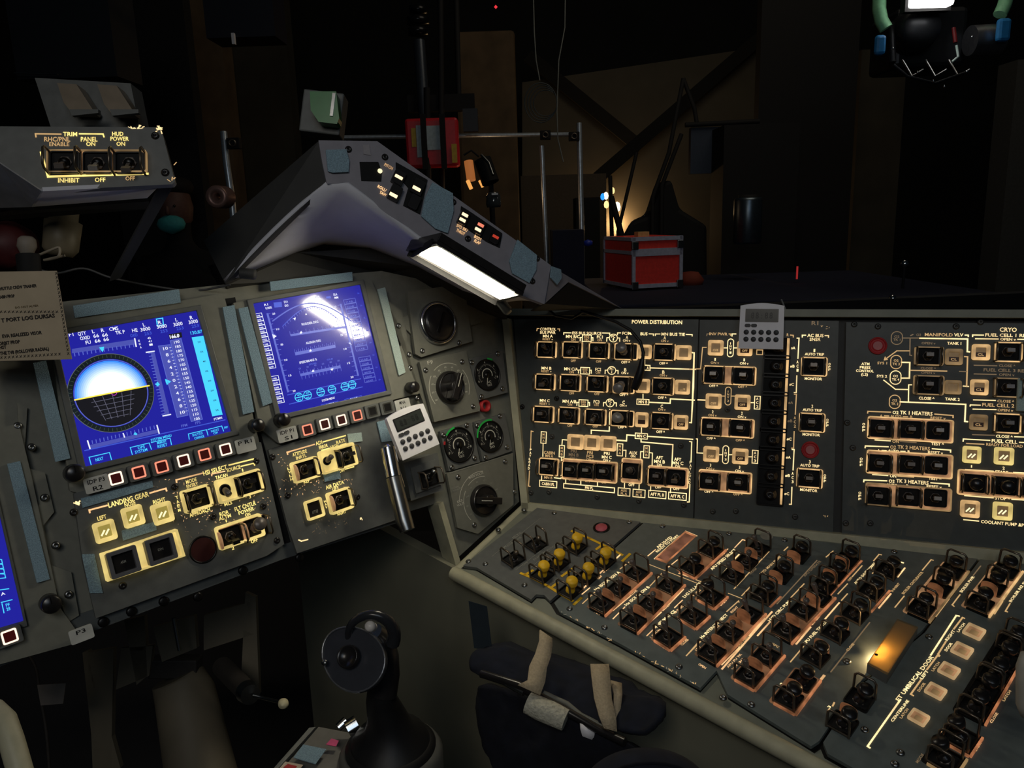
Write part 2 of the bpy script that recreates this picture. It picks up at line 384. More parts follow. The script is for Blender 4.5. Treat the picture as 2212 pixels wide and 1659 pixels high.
# ---------------------------------------------------------------- power distribution panel
P = Panel(R, 'power_distribution_panel', 'charcoal switch panel headed POWER DISTRIBUTION with amber lit legends', 'switch panel', 1310, 900)
P.plate('face_plate', [(1110, 690), (1509, 690), (1503, 900), (1497, 1128), (1140, 1090)], RPAN)
P.z(1120, 660, 5.53)
P.t('POWER DISTRIBUTION', 1652, 197, 600, 44)
P.l([(220, 300), (225, 275), (245, 275)], LITM); P.l([(470, 280), (492, 280), (492, 302)], LITM)
P.t('CONTROL', 355, 282, 190, 34); P.t('BUS PWR', 352, 322, 185, 32)
for i, (s, x, y) in enumerate((('A', 352, 365), ('B', 335, 748), ('C', 315, 1135))):
    P.t('MN '+s, x, y, 118, 33); P.t('RESET', x-17, y+37, 92, 25, LITM); P.t('v', x+52, y+40, 16, 16)
P.l([(542, 345), (542, 325), (628, 327)]); P.t('ESS BUS SOURCE', 817, 330, 348, 32); P.l([(1005, 328), (1090, 330), (1090, 350)])
for i, (s, e, f_, y, x) in enumerate((('MN B/C', '1BC', '1', 370, 650), ('MN C/A', '2CA', '2', 758, 630), ('MN A/B', '3AB', '3', 1145, 610))):
    P.t(s, x, y, 165, 36); P.t('ON', x+5, y+37, 54, 28, LITM)
    P.rect(x+113, y-18, x+220, y+60); P.t('ESS', x+167, y+5, 60, 26, LITM); P.t(e, x+167, y+38, 56, 26, LITM)
    P.l([(x+88, y+48), (x+90, y+12), (x+108, y+12)]); P.l([(x+225, y+14), (x+240, y+14), (x+240, y+50)])
    P.t('FC'+f_, x+323, y+5, 70, 36); P.t('ON', x+320, y+42, 54, 28, LITM)
    P.l([(x+405, y+55), (x+407, y+14), (x+432, y+14)]); P.caps(x+484, y+18, 95, 92, LIT); P.t('FC', x+484, y-2, 44, 30); P.t(f_, x+484, y+34, 14, 28); P.l([(x+535, y+18), (x+560, y+18), (x+560, y+56)])
    P.t('ABC'[i], x+647, y+10, 28, 38); P.t('ON v', x+642, y+48, 86, 28)
    P.t('OFF', x+5, y+290, 60, 28, LITM); P.t('OFF', x+308, y+298, 62, 28, LITM); P.t('OFF ^', x+630, y+308, 104, 30)
P.l([(1182, 350), (1184, 327), (1220, 327)]); P.t('FC/MA', 1312, 332, 140, 34); P.t('BUS', 1500, 338, 84, 34); P.l([(1562, 338), (1612, 340), (1612, 358)])
P.l([(1635, 358), (1635, 340), (1690, 340)]); P.t('MN BUS TIE', 1848, 343, 280, 34); P.l([(2005, 345), (2075, 348), (2075, 364)])
for s, x, y in (('A', 1748, 385), ('B', 1732, 795), ('C', 1713, 1203)):
    P.t(s, x, y, 28, 38); P.t('ON v', x, y+38, 90, 28, LITM); P.t('OFF ^', x-15, y+306, 102, 30)
P.l([(2082, 565), (2100, 565), (2092, 980), (2066, 1400), (2045, 1398)], w_=.0017)
P.l([(1508, 650), (1508, 712), (1572, 716), (1572, 775), (1506, 772)]); P.t('A', 1545, 745, 24, 34); P.l([(1575, 745), (2115, 763)], w_=.0018)
P.l([(1488, 1060), (1488, 1118)]); P.rect(1415, 1120, 1558, 1182); P.t('MN B', 1487, 1150, 105, 34)
P.l([(1560, 1155), (1812, 1168), (1815, 1115), (2100, 1130)], w_=.0018)
P.l([(1092, 1240), (1085, 1500), (870, 1488), (870, 1530)], w_=.0017)
P.l([(1470, 1462), (1468, 1525)]); P.rect(1395, 1527, 1540, 1592); P.t('MN C', 1467, 1558, 105, 34); P.l([(1540, 1562), (2080, 1598)], w_=.0018)
P.l([(1160, 1605), (1292, 1615), (1295, 1545), (1395, 1552)], w_=.0017)
z3 = (1120, 880, 5.53)
tops = [[(225, 430, 460, 625), (530, 430, 770, 630), (845, 440, 1090, 640), (1150, 450, 1430, 652)], [(205, 815, 445, 1010), (500, 820, 750, 1025), (820, 835, 1075, 1037), (1130, 845, 1390, 1052)], [(180, 1200, 430, 1398), (480, 1212, 735, 1415), (795, 1235, 1053, 1430), (1105, 1250, 1385, 1445)]]
for r_, row in enumerate(tops):
    for c_, q in enumerate(row):
        P.bezel(*q); k = ('tab', 'lock', 'bat', 'bat')[c_]
        xx = (q[0]+q[2])/2 - (30 if c_ == 3 else 5)
        P.put('toggle_switch', sw('tab' if r_ and c_ == 0 else 'bat' if c_ < 3 else 'knob', LEVW if c_ == 3 else LEV, (.3, -.25, .1)[(c_+r_) % 3]), xx, (q[1]+q[3])/2)
for q in ((1610, 455, 1880, 660), (1592, 860, 1862, 1070), (1575, 1275, 1850, 1478)):
    P.bezel(*q); P.put('toggle_switch', sw('bat', LEV, .05), (q[0]+q[2])/2, (q[1]+q[3])/2)
for q, fl, st in (((1432, 468, 1592, 640), None, None), ((1408, 875, 1570, 1045), None, None), ((1398, 1275, 1552, 1452), 'dark', None), ((1885, 475, 2068, 650), None, None), ((1872, 888, 2050, 1062), 'step', 'OFF'), ((1862, 1308, 2028, 1480), 'dark', 'OFF')):
    P.window(*q, flag=fl, st=st)
P.z(*z3)
P.l([(175, 288), (152, 282), (145, 495)], LITM); P.l([(132, 760), (122, 940), (140, 944)], LITM)
for i, ch in enumerate('PAYLOAD'): P.t(ch, 147-i*3.5, 505+i*37, 22, 28)
P.rect(270, 292, 332, 428); [P.t(ch, 300, 322+i*38, 24, 26, LITM) for i, ch in enumerate('MNA')]
P.l([(295, 430), (292, 585)]); P.t('CABIN', 370, 542, 130, 36, LITM); P.t('MN A', 368, 580, 92, 32, LITM)
P.l([(585, 390), (525, 385), (520, 450)]); P.rect(488, 455, 548, 593); [P.t(ch, 518, 485+i*38, 24, 26, LITM) for i, ch in enumerate('MNB')]; P.l([(515, 595), (513, 640)])
for s, s2, x, y, m in (('PRI', 'MN B', 660, 522, LITD), ('PRI', 'FC3', 855, 540, LITM), ('PRI', 'MN C', 1055, 550, LIT)):
    P.t(s, x, y, 68, 34, m); P.t(s2, x, y+44, 118 if s2[0] == 'M' else 82, 36, m); P.t('ON v', x, y+82, 88, 26, m)
P.l([(1160, 392), (1290, 402), (1296, 330), (1395, 338)], w_=.0017)
P.rect(1180, 435, 1245, 578); [P.t(ch, 1212, 465+i*40, 26, 28, LITM) for i, ch in enumerate('MNA')]; P.l([(1247, 512), (1285, 512), (1282, 590)])
P.t('AUX', 1370, 543, 98, 36); P.t('ON', 1368, 582, 56, 30)
P.rect(1497, 458, 1562, 602); [P.t(ch, 1530, 488+i*40, 26, 28, LITM) for i, ch in enumerate('MNB')]
P.l([(1458, 605), (1460, 528), (1497, 528)]); P.l([(1562, 540), (1600, 545), (1597, 690)])
P.l([(1465, 378), (1465, 412), (1845, 445), (1832, 710)], w_=.0017)
P.t('AFT', 1685, 600, 84, 38); P.t('MN B', 1685, 647, 130, 38); P.t('ON', 1683, 686, 58, 30)
P.t('AFT', 1902, 620, 84, 38); P.t('MN C', 1905, 665, 130, 38); P.t('ON', 1900, 704, 58, 30)
P.l([(2045, 408), (2070, 412), (2062, 640)], LIT); P.l([(2048, 920), (2040, 1130), (2018, 1130)], LIT)
for i, ch in enumerate('PAYLOAD'): P.t(ch, 2058-i*2.5, 655+i*40, 24, 30)
for q, kk in (((250, 605, 487, 812), (355,)), ((520, 628, 1182, 882), (632, 835, 1035)), ((1232, 608, 1482, 905), (1350,)), ((1545, 706, 2030, 955), (1665, 1885))):
    P.bezel(*q, fill=TRN)
    for i, x in enumerate(kk):
        sd = 'ww' if len(kk) == 1 else ('w-' if x == 1885 else '--' if x == 835 else 'ww')
        P.put('toggle_switch', sw('tab' if x != 1350 else 'lock', LEVW if x in (355, 632, 835, 1035) else LEV, -.2 if x == 1885 else .15, 'R', sd), x, (q[1]+q[3])/2+(x-(q[0]+q[2])/2)*.06)
for i, x in enumerate((685, 880, 1075)): P.window(x-95, 322+i*10, x+95, 500+i*10, m=BEZ, flag='step' if i < 2 else None)
P.l([(278, 820), (276, 875)]); P.t('MN B', 357, 838, 96, 30, LITM); P.l([(430, 840), (507, 850), (510, 812)]); P.rect(252, 878, 458, 952); P.t('CABIN PL', 355, 915, 150, 34)
for x in (565, 745, 945): P.l([(x, 842+(x-565)*.08), (x, 905+(x-565)*.07)])
for x, y in ((645, 860), (842, 880), (1038, 897)): P.t('OFF ^', x, y, 98, 28, LITM)
P.l([(542, 908), (1148, 962), (1145, 1020), (540, 962), (542, 908)]); P.t('PRI PL', 845, 962, 98, 32)
P.l([(1268, 905), (1266, 962)]); P.l([(1442, 925), (1440, 982)]); P.t('OFF', 1350, 925, 70, 32)
P.rect(1190, 965, 1332, 1055); P.t('AUX', 1260, 992, 74, 28, LITM); P.t('PL A', 1260, 1030, 74, 28, LITM)
P.rect(1368, 982, 1512, 1072); P.t('AUX', 1440, 1010, 74, 28, LITM); P.t('PL B', 1440, 1047, 74, 28, LITM)
P.l([(1580, 935), (1578, 996)]); P.t('OFF', 1668, 955, 74, 30); P.rect(1555, 998, 1762, 1082); P.t('AFT PL B', 1658, 1040, 162, 36)
P.l([(1818, 955), (1816, 1018)]); P.t('OFF', 1885, 972, 74, 30); P.rect(1793, 1020, 2005, 1102); P.t('AFT PL C', 1898, 1062, 165, 36)
P.screws([(150, 1020), (365, 1012), (940, 1070), (1438, 1118), (1975, 1165), (400, 350), (1940, 460)])
P.z(1120, 660, 5.53); P.screws([(455, 1110), (45, 1210)], mat('black_screw', (30, 30, 30), .4, metal=.5)); P.done()
# ---------------------------------------------------------------- inverter and breaker panel
Q = Panel(R, 'inverter_panel', 'charcoal inverter and AC BUS panel with a column of nine black breakers', 'switch panel', 1650, 900)
Q.plate('face_plate', [(1512, 691), (1812, 693), (1806, 900), (1799, 1160), (1500, 1129)], RPAN)
Q.z(1490, 640, 3.317)
k_ = 22
Q.t('INV PWR', 205, 270, 130, 19, LITM); Q.l([(122, 282), (124, 270), (135, 270)], LITD); Q.l([(282, 270), (292, 270), (292, 280)], LITM); Q.l([(303, 285), (303, 270), (330, 270)])
Q.t('R', 702, 276, 14, 20, LITM); Q.l([(722, 278), (742, 280), (742, 292)], LITM)
Q.t('R1', 897, 192, 48, 28, LITD)
Q.t('AC BUS', 900, 281, 116, 23); Q.t('SNSR', 898, 309, 78, 21); Q.l([(806, 292), (806, 279), (830, 279)]); Q.l([(970, 282), (994, 282), (994, 294)])
Q.l([(118, 366), (92, 366), (78, 520), (0, 522)], LITM); Q.l([(60, 742), (108, 744)], w_=.002); Q.l([(48, 1022), (55, 1022), (52, 1122), (95, 1124)]); Q.l([(18, 402), (30, 405), (12, 905), (0, 905)])
for j, (y, x, n_, mm) in enumerate(((370, 292, '1', LIT), (715, 275, '2', LITM), (1135, 257, '3', LIT))):
    Q.caps(x, y, 42, 128, mm); [Q.t(ch, x, y-32+i*20 if i < 3 else y+34, 14 if ch != 'I' else 4, 15, mm) for i, ch in enumerate('INV'+n_)]
    Q.l([(x-44, y), (x-22, y)], mm); Q.l([(x+22, y), (x+44, y)], mm)
for q, m_, st, fl in (((132, 315, 242, 425), None, 'OFF', None), ((340, 322, 450, 428), None, 'OFF', 'dark'), ((115, 697, 228, 805), None, 'OFF', None), ((322, 705, 435, 815), BEZ, 'OFF', 'dark'), ((98, 1075, 210, 1185), None, 'OFF', None), ((305, 1090, 420, 1202), BEZ, 'OFF', 'dark')):
    Q.window(*q, m=m_, st=st, flag=fl)
Q.rect(480, 385, 522, 418, LITM)
for x, y, n_ in ((484, 762, '2'), (468, 1150, '3')): Q.rect(x-20, y-46, x+20, y+46); [Q.t(ch, x, y-28+i*28, 16, 18) for i, ch in enumerate('AC'+n_)]; Q.l([(x-44, y), (x-22, y)])
for x, y, x2, y2, n_ in ((182, 452, 390, 455, '1'), (165, 828, 374, 838, '2'), (149, 1210, 357, 1225, '3')):
    Q.t(n_, x, y, 10, 20); Q.t('ON v', x-2, y+24, 60, 16, LITM); Q.t(n_, x2, y2, 10, 20); Q.t('ON v', x2, y2+26, 62, 17)
    Q.t('OFF ^', x-12, y+190, 64, 17); Q.t('OFF ^', x2-12, y2+194, 66, 17, LITM)
for q, xs in (((95, 500, 475, 634), (175, 385)), ((78, 872, 462, 1008), (155, 365)), ((62, 1250, 445, 1402), (145, 350))):
    Q.bezel(*q, fill=TRN, m=BEZ)
    for x in xs: Q.put('toggle_switch', sw('tab', LEVW, .1), x, (q[1]+q[3])/2+(x-(q[0]+q[2])/2)*.04)
# breaker column
cb = MB(); cb.lathe([(.0095, .001), (.0095, .004), (.006, .005), (.0058, .012), (.005, .0135), (.0022, .0135), (.002, .012), (0, .012)], BLKK, n=16)
cb.ringpoly(rr(.0195, .0172, .003), rr(.0175, .0152, .002), 0, .0045, BLK); cb.prism(rr(.0178, .0155, .002), 0, .001, BLKM); cbm = cb.mesh('circuit_breaker')
for i in range(9):
    y = 370+i*130.5; x = 628-i*6.4; u, v = Q.uv(x, y+2); obj('circuit_breaker', cbm, Q.root, (u, v, 0))
    Q.l([(530-i*3, y+66), (690-i*6, y+68)], LITM if i < 8 else LITM, w_=.0018)
    Q.t('ø'+'ABC'[i % 3], 740-i*5.6, y, 34, 19, LITD if i in (3, 4) else LIT)
lb = MB(); a_ = Q.uv(708, 300); b_ = Q.uv(655, 1482); lb.seg(a_, b_, .0036, 0, BEZ, .003); obj('light_strip', lb, Q.root)
for j, (x, y0, y1) in enumerate(((783, 300, 690), (764, 702, 1088), (748, 1098, 1490))):
    xe = x-18; m_ = LIT if j != 1 else LITM
    Q.l([(x-14, y0), (x, y0), (x-8, (y0+y1)/2-50)], m_); Q.l([(xe+2, (y0+y1)/2+75), (xe-2, y1), (xe-16, y1)], m_)
    [Q.t(ch, x-11, (y0+y1)/2-25+i*30, 14, 20, m_) for i, ch in enumerate('AC'+str(j+1))]
for x, y, n_, c_ in ((893, 388, '1', 890), (878, 788, '2', 874), (860, 1186, '3', 858)):
    Q.t(n_, x, y, 12, 22); Q.t('AUTO TRIP', x, y+27, 138, 18)
    q = (x-97, y+48, x+93, y+185); Q.bezel(*q); Q.put('toggle_switch', sw('tab', LEV, .1), c_-3, y+115); Q.t('MONITOR', x-8, y+203, 124, 19)
    [Q.t(ch, x+108, y+98+i*20, 16, 16) for i, ch in enumerate('OFF')]
def cap(Pn, X, Y, r, label=None, m2=None):
    bm = MB(); u, v = Pn.uv(X, Y); bm.lathe([(r, 0), (r, .002), (r*.92, .003), (r*.86, .003), (r*.84, .0012), (r*.62, .0012), (r*.55, .0022), (0, .0024)], REDM, n=24)
    bm.lathe([(r*.5, .0026), (0, .0026)], m2 or mat('pink_face', (190, 110, 110), .5), n=20); return obj('round_cap', bm, Pn.root, (u, v, 0))
cap(Q, 863, 1100, .0125)
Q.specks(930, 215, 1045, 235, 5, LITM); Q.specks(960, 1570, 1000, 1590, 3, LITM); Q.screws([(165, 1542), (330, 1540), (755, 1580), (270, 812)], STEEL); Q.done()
# ---------------------------------------------------------------- cryo panel
S = Panel(R, 'cryo_panel', 'charcoal panel headed CRYO with oxygen tank heater and fuel cell switches', 'switch panel', 2000, 900)
S.plate('face_plate', [(1828, 696), (2420, 700), (2420, 1228), (1818, 1164)], RPAN)
S.z(1800, 660, 3.317)
S.t('CRYO', 1253, 173, 122, 30)
S.caps(455, 233, 80, 92, LITD); S.t('O2', 455, 222, 36, 16, LITD); S.t('TK 1', 455, 245, 50, 16, LITD)
S.l([(495, 233), (620, 233)], LITD); S.l([(620, 234), (962, 240), (960, 330), (975, 332)], w_=.0018)
S.t('O2', 612, 210, 34, 18, LITD); S.t('MANIFOLD', 755, 209, 200, 22, LITM); S.t('VLV', 898, 210, 66, 22); S.l([(945, 212), (967, 212), (967, 222)]); S.l([(555, 215), (570, 208)], LITD)
S.t('FUEL CELL 1 REAC', 1262, 213, 350, 23); S.l([(998, 222), (998, 211), (1075, 212)]); S.l([(1020, 238), (1180, 240)]); S.t('OPEN v', 1252, 242, 112, 18); S.l([(1322, 242), (1400, 243)])
S.l([(560, 358), (548, 355), (550, 238)], LITD); S.l([(545, 325), (455, 325), (372, 385)], LITM); S.l([(372, 370), (366, 390), (386, 386)], LITM)
S.t('OPEN v', 682, 270, 100, 16, LITD); S.t('TANK 1', 866, 271, 100, 19)
for i, s in enumerate(('ATM', 'PRESS', 'CONTROL', '(L2)')): S.t(s, 230-i*2, 418+i*25, (58, 76, 126, 48)[i], 18)
S.t('SYS 1', 350, 412, 70, 18, LITM); S.t('SYS 2', 348, 506, 74, 18)
for x, y, s, m_ in ((450, 405, 'TK 3', LITM), (446, 516, 'TK 4', LIT), (440, 690, 'TK 2', LITM)):
    S.caps(x, y, 78, 96, m_); S.t('O2', x, y-11, 34, 16, m_); S.t(s, x, y+14, 52, 17, m_)
S.l([(490, 407), (548, 408), (545, 520), (490, 520)], w_=.0018); S.l([(550, 464), (812, 470)], LITM); S.t('CLOSE ^', 680, 450, 110, 16, LITD); S.t('OPEN v', 680, 482, 100, 15, LITD)
S.l([(560, 568), (540, 568), (538, 690)]); S.l([(538, 602), (445, 600), (362, 535)]); S.l([(480, 690), (948, 708), (942, 830), (960, 832)], w_=.0018)
S.l([(942, 366), (962, 367), (955, 580)], LITM, w_=.0017); S.l([(932, 577), (968, 580)]); S.l([(905, 472), (955, 474)], LITD)
S.t('CLOSE ^', 668, 665, 112, 19); S.t('TANK 2', 853, 671, 104, 20)
for x0, y0 in ((0, 0),):
    S.l([(1010, 428), (1170, 432)], LITD); S.t('CLOSE ^', 1245, 432, 118, 17, LITD); S.t('FUEL CELL 3 REAC', 1250, 465, 350, 22, LITD); S.l([(1010, 490), (1165, 494)], LITD); S.t('OPEN v', 1242, 496, 110, 17, LITD)
    S.l([(1005, 676), (1160, 680)]); S.t('CLOSE ^', 1235, 686, 120, 18, LITM); S.l([(980, 720), (982, 712), (1052, 714)]); S.t('FUEL CELL 2 REAC', 1240, 717, 350, 24, LITM); S.l([(1002, 742), (1165, 746)]); S.t('OPEN v', 1232, 750, 112, 18, LITM)
    S.l([(998, 925), (1155, 930)], LITD); S.t('CLOSE ^', 1225, 938, 120, 19); S.l([(1300, 940), (1400, 943)])
S.t('FUEL CELL', 1226, 973, 184, 24); S.l([(930, 972), (932, 956), (1120, 966)]); S.l([(1335, 980), (1420, 984)]); S.t('READY FOR LOAD', 1225, 1001, 262, 20, LITM); S.l([(955, 988), (1078, 994)], LITM)
S.t('1', 990, 1152, 8, 18); S.t('2', 1220, 1165, 16, 20); S.l([(948, 1175), (1145, 1187)]); S.t('START v', 1218, 1194, 118, 20); S.l([(1292, 1196), (1420, 1202)])
S.l([(942, 1362), (1145, 1378)]); S.t('STOP ^', 1212, 1382, 108, 21); S.l([(1280, 1388), (1420, 1396)]); S.l([(935, 1534), (1040, 1544)]); S.t('COOLANT PUMP ΔP', 1210, 1560, 308, 22)
for k, (x, y, m1, m2) in enumerate(((568, 768, LIT, LITM), (550, 1016, LITM, LIT), (540, 1260, LIT, LIT))):
    S.t('O2', x-122, y-2, 42, 22, m1); S.t('TK %d HEATERS' % (k+1), x+26, y+3, 232, 25, m1)
    S.l([(x-322, y+2), (x-320, y-10), (x-158, y-4)], m2, w_=.0016); S.l([(x+160, y+10), (x+290, y+20), (x+290, y+34)], m2, w_=.0016)
    S.t('A', x-225, y+22, 18, 18, m2); S.l([(x-200, y+22), (x-172, y+23)], m2); S.t('AUTO', x-120, y+26, 78, 19, m2); S.l([(x-66, y+28), (x-36, y+29)], m2); S.t('B', x-10, y+31, 16, 20, m2); S.t('RESET v', x+182, y+38, 108, 19, m2)
    if k < 2: S.l([(x-268, y+195), (x-160, y+202)]); S.t('ON', x-122, y+205, 46, 20, m2); S.l([(x-88, y+206), (x+25, y+214)], m1 if k else LITD); S.t('TEST ^', x+178, y+224, 92, 20)
    [S.t(ch, x-350, y+82+i*22, 20, 16) for i, ch in enumerate('OFF')]
for q, xs, m_ in (((238, 805, 855, 970), (335, 550, 747), BEZ), ((230, 1050, 850, 1222), (327, 545, 735), BEZ), ((222, 1288, 842, 1450), (318, 535, 730), BEZD)):
    S.bezel(*q, m=m_, fill=TRN, w_=.0018)
    for i, x in enumerate(xs): S.put('toggle_switch', sw('tab', LEV if i < 2 else LEVW, .1, 'R', 'ww' if i < 2 else '--'), x, (q[1]+q[3])/2+(i-1)*8)
for q, m_ in (((578, 295, 788, 430), BEZD), ((570, 500, 792, 640), BEZD), ((1150, 262, 1355, 405), BEZ), ((1150, 518, 1345, 658), BEZD), ((1148, 773, 1342, 915), BEZ)):
    S.bezel(*q, m=m_); S.put('toggle_switch', sw('tab', LEV, .1), (q[0]+q[2])/2-6, (q[1]+q[3])/2)
for q, m_, fl, st in (((800, 310, 925, 426), BEZD, 'dark', 'CL'), ((795, 535, 916, 636), BEZD, None, None), ((990, 278, 1120, 392), None, 'dark', 'CL'), ((980, 530, 1108, 642), BEZ, 'dark', 'CL'), ((974, 780, 1103, 892), BEZD, 'dark', 'CL'), ((924, 1008, 1056, 1128), BEZF, 'stripes', None), ((1150, 1016, 1290, 1140), BEZF, 'stripes', None), ((908, 1395, 1046, 1516), BEZ, 'stripes', None), ((1140, 1408, 1280, 1534), BEZF, 'stripes', None)):
    S.window(*q, m=m_, flag=fl, st=st)
S.bezel(880, 1192, 1560, 1378, m=BEZ, fill=TRN)
for x, y in ((1002, 1272), (1226, 1290), (1450, 1306)): S.put('toggle_switch', sw('knob', BLKK, .05), x, y)
cap(S, 318, 288, .0125)
S.screws([(1055, 118), (100, 840), (265, 1560), (90, 1560), (320, 150), (150, 135), (880, 150), (140, 1020)], STEEL)
b = MB(); u, v = S.uv(1350, 640); b.box((u, v, .004), (.014, .045, .006), VELW); obj('velcro_patch', b, S.root, bevel=.002); S.done()
# ================================================================== sloping shelf panels
def shelf(name, label, cat, pts, m, ax, ay):
    Pn = Panel(C, name, label, cat, ax, ay, 0.0); Pn.plate('face_plate', pts, m, t=.006, z=-.006, bevel=.0012); q = Pn.poly(pts); cx_ = sum(p[0] for p in q)/len(q); cy_ = sum(p[1] for p in q)/len(q)
    b = MB(); b.prism([(cx_+(p[0]-cx_)*1.018, cy_+(p[1]-cy_)*1.03) for p in q], -.006, -.0052, BLK); obj('gasket', b, Pn.root); return Pn
def rowsw(Pn, pts, kind='bat', m=None, bez=None, fill=None, tilts=None, sides=None, pad=.0165, vp=.0165):
    """one row of switches: pts are base centres in zoom pixels; a lit frame follows the row"""
    us = [V(Pn.uv(*q)) for q in pts]
    if bez:
        a, b_ = us[0], us[-1]; d = b_-a; L_ = d.length; an = math.atan2(d.y, d.x) if len(us) > 1 else 0; c = (a+b_)/2
        bm = MB(); hx = L_/2+pad; bm.prism(rr(hx, vp, .003), 0, .0007, fill or TRNC); bm.seg((-hx+.002, -vp), (hx-.003, -vp), .0022, 0, bez, .0035); bm.seg((-hx, -vp+.002), (-hx, vp*.55), .0016, 0, bez if L_ < .06 else BLK, .0032)
        o = obj('switch_bezel', bm, Pn.root, (c.x, c.y, 0), an)
    an = math.atan2((us[-1]-us[0]).y, (us[-1]-us[0]).x) if len(us) > 1 else 0
    for i, u in enumerate(us):
        proto = sw(kind if isinstance(kind, str) else kind[i], m, (tilts or [.3, -.2, .35, .1])[i % (len(tilts) if tilts else 4)], 'C', (sides or ['ww'])[i % len(sides or [1])])
        o = obj('toggle_switch', proto[0], Pn.root, (u.x, u.y, .0005), an)
        for nm, me, lc, r in proto[1]:
            c = obj(nm, me, o, lc); c.rotation_euler = r
A1 = shelf('jet_drive_panel', 'slate grey shelf panel with yellow levers and yellow painted outlines', 'switch panel', [(1000, 1222), (1160, 1097), (1384, 1127), (1255, 1240), (1188, 1298), (1175, 1285), (1158, 1284), (1147, 1295), (1030, 1226)], GREYD, 1190, 1190)
A1.z(960, 1080, 3.95)
rowsw(A1, [(592, 515), (782, 392)], 'bat', GUN, None, sides=['ww'], tilts=[-.5, -.5])
for pts in ([(838, 650), (970, 548), (1120, 412)], [(1075, 785), (1215, 668), (1360, 540)]):
    rowsw(A1, pts, 'knob', YEL, None, sides=['ww'], tilts=[-.28])
A1.l([(655, 628), (755, 668), (880, 735), (985, 800), (1090, 862)], YEL, .0042); A1.l([(1090, 268), (1240, 330), (1385, 400), (1515, 470)], YEL, .0042); A1.l([(690, 640), (750, 605)], YEL, .0042)
A1.l([(925, 740), (960, 712)], YEL, .0042); A1.l([(1005, 650), (1090, 590)], YEL, .004); A1.l([(1300, 420), (1340, 390)], YEL, .004)
A1.l([(405, 485), (820, 158)], PRINTD, .0008); A1.l([(715, 600), (1080, 290)], PRINTD, .0008); A1.l([(610, 600), (870, 400)], PRINTD, .0008)
A1.t('JETS', 617, 305, 95, 18, PRINTD); A1.t('SPEEDBRAKE', 575, 370, 190, 16, PRINTD); A1.t('ENGINE POWER', 870, 440, 260, 18, PRINTD); A1.t('OFF', 690, 545, 50, 16, PRINTD); A1.t('LEFT', 950, 690, 60, 16, PRINTD); A1.t('OFF', 1070, 560, 50, 16, PRINTD)
bm = MB(); u, v = A1.uv(1340, 238); bm.lathe([(.0135, 0), (.0135, .0012), (.012, .0014), (.012, .0002), (0, .0002)], BLK, n=24); bm.lathe([(.0095, .0004), (.009, .002), (0, .0022)], mat('pink_cap', (196, 92, 104), .5), n=24); obj('round_cap', bm, A1.root, (u, v, 0))
A1.z(960, 1080, 3.95); A1.screws([(205, 525), (350, 548), (683, 728), (938, 112), (460, 255), (1578, 190), (680, 85)], STEEL); A1.done()
A2 = shelf('propulsion_panel', 'slate shelf panel lettered He ISOLATION and APU SPEED SELECT in lit amber', 'switch panel', [(1391, 1129), (2112, 1207), (1992, 1362), (1852, 1478), (1770, 1600), (1752, 1612), (1572, 1500), (1548, 1448), (1513, 1486), (1335, 1388), (1209, 1322), (1197, 1302), (1262, 1243)], CPAN, 1600, 1300)
A2.z(960, 1080, 3.95)
A2.l([(1100, 833), (1500, 470)], LITC, .0022); A2.l([(1175, 805), (1240, 752)], LITC); A2.t('OFF', 1325, 662, 42, 20, LITC); A2.l([(1360, 620), (1400, 585)], LITC)
A2.t('He ISOLATION A', 1390, 692, 260, 26, LIT); A2.l([(1180, 885), (1282, 790)], LITM); A2.l([(1500, 590), (1597, 515)], LITM); A2.t('CLOSE', 1610, 792, 70, 26, LITC)
A2.t('He ISOLATION B', 1645, 820, 255, 26, LIT); A2.l([(1440, 1015), (1540, 915)], LITC); A2.l([(1755, 735), (1855, 628)], LITM); A2.t('CLOSE', 1880, 922, 78, 26, LITC)
A2.l([(1440, 945), (1590, 820)], LITC); A2.l([(1715, 1080), (1850, 960)], LITC); A2.l([(1915, 895), (2040, 765)], LITC); A2.l([(1640, 760), (1765, 650)], LITD)
A2.t('OPEN', 1297, 962, 70, 16, LITC, -math.pi/2); A2.t('OPEN', 1568, 1098, 72, 16, LITC, -math.pi/2); A2.t('OPEN', 1865, 1255, 72, 16, LITC, -math.pi/2)
A2.l([(1522, 520), (1580, 465)], YEL, .0042); A2.l([(1110, 890), (1165, 840)], YEL, .0042)
for pts, kd in (([(1352, 900), (1490, 770), (1640, 640)], 'bat'), ([(1620, 1045), (1765, 900), (1920, 745)], 'bat')): rowsw(A2, pts, kd, LEV, BEZC, TRNC, sides=['wp', 'wp', 'ww'])
rowsw(A2, [(1910, 1180)], 'bat', LEV, BEZC, TRNC); A2.l([(1728, 1160), (1800, 1090)], LITC); A2.t('PNEUMATICS', 1885, 1015, 212, 26, LIT); A2.t('L ENG He', 1800, 1140, 110, 20, LITC); A2.l([(1965, 920), (2030, 858)], LITC); A2.t('CLOSE', 2048, 1215, 75, 22, LITC)
A2.l([(2065, 1330), (2200, 1195)], LITM)
A2.screws([(1068, 930), (1365, 1090), (2003, 1425), (1860, 225)], STEEL)
for a_, b_ in (((985, 950), (1430, 1200)), ((1530, 1245), (2170, 1590))):
    for k in range(26): t_ = random.random()**.6; X = a_[0]+(b_[0]-a_[0])*t_; Y = a_[1]+(b_[1]-a_[1])*t_; A2.specks(X-4, Y-4, X+4, Y+2, 1, random.choice((LITM, PRINT)), 1.6)  # highlight sparkles along the front edge, painted as emissive and pale specks
A2.z(1400, 1120, 3.95)
bm = MB(); u, v = A2.uv(1012, 152); bm.lathe([(.009, .0004), (0, .0006)], mat('round_sticker', (150, 148, 136), .6), n=20); obj('sticker', bm, A2.root, (u, v, 0))
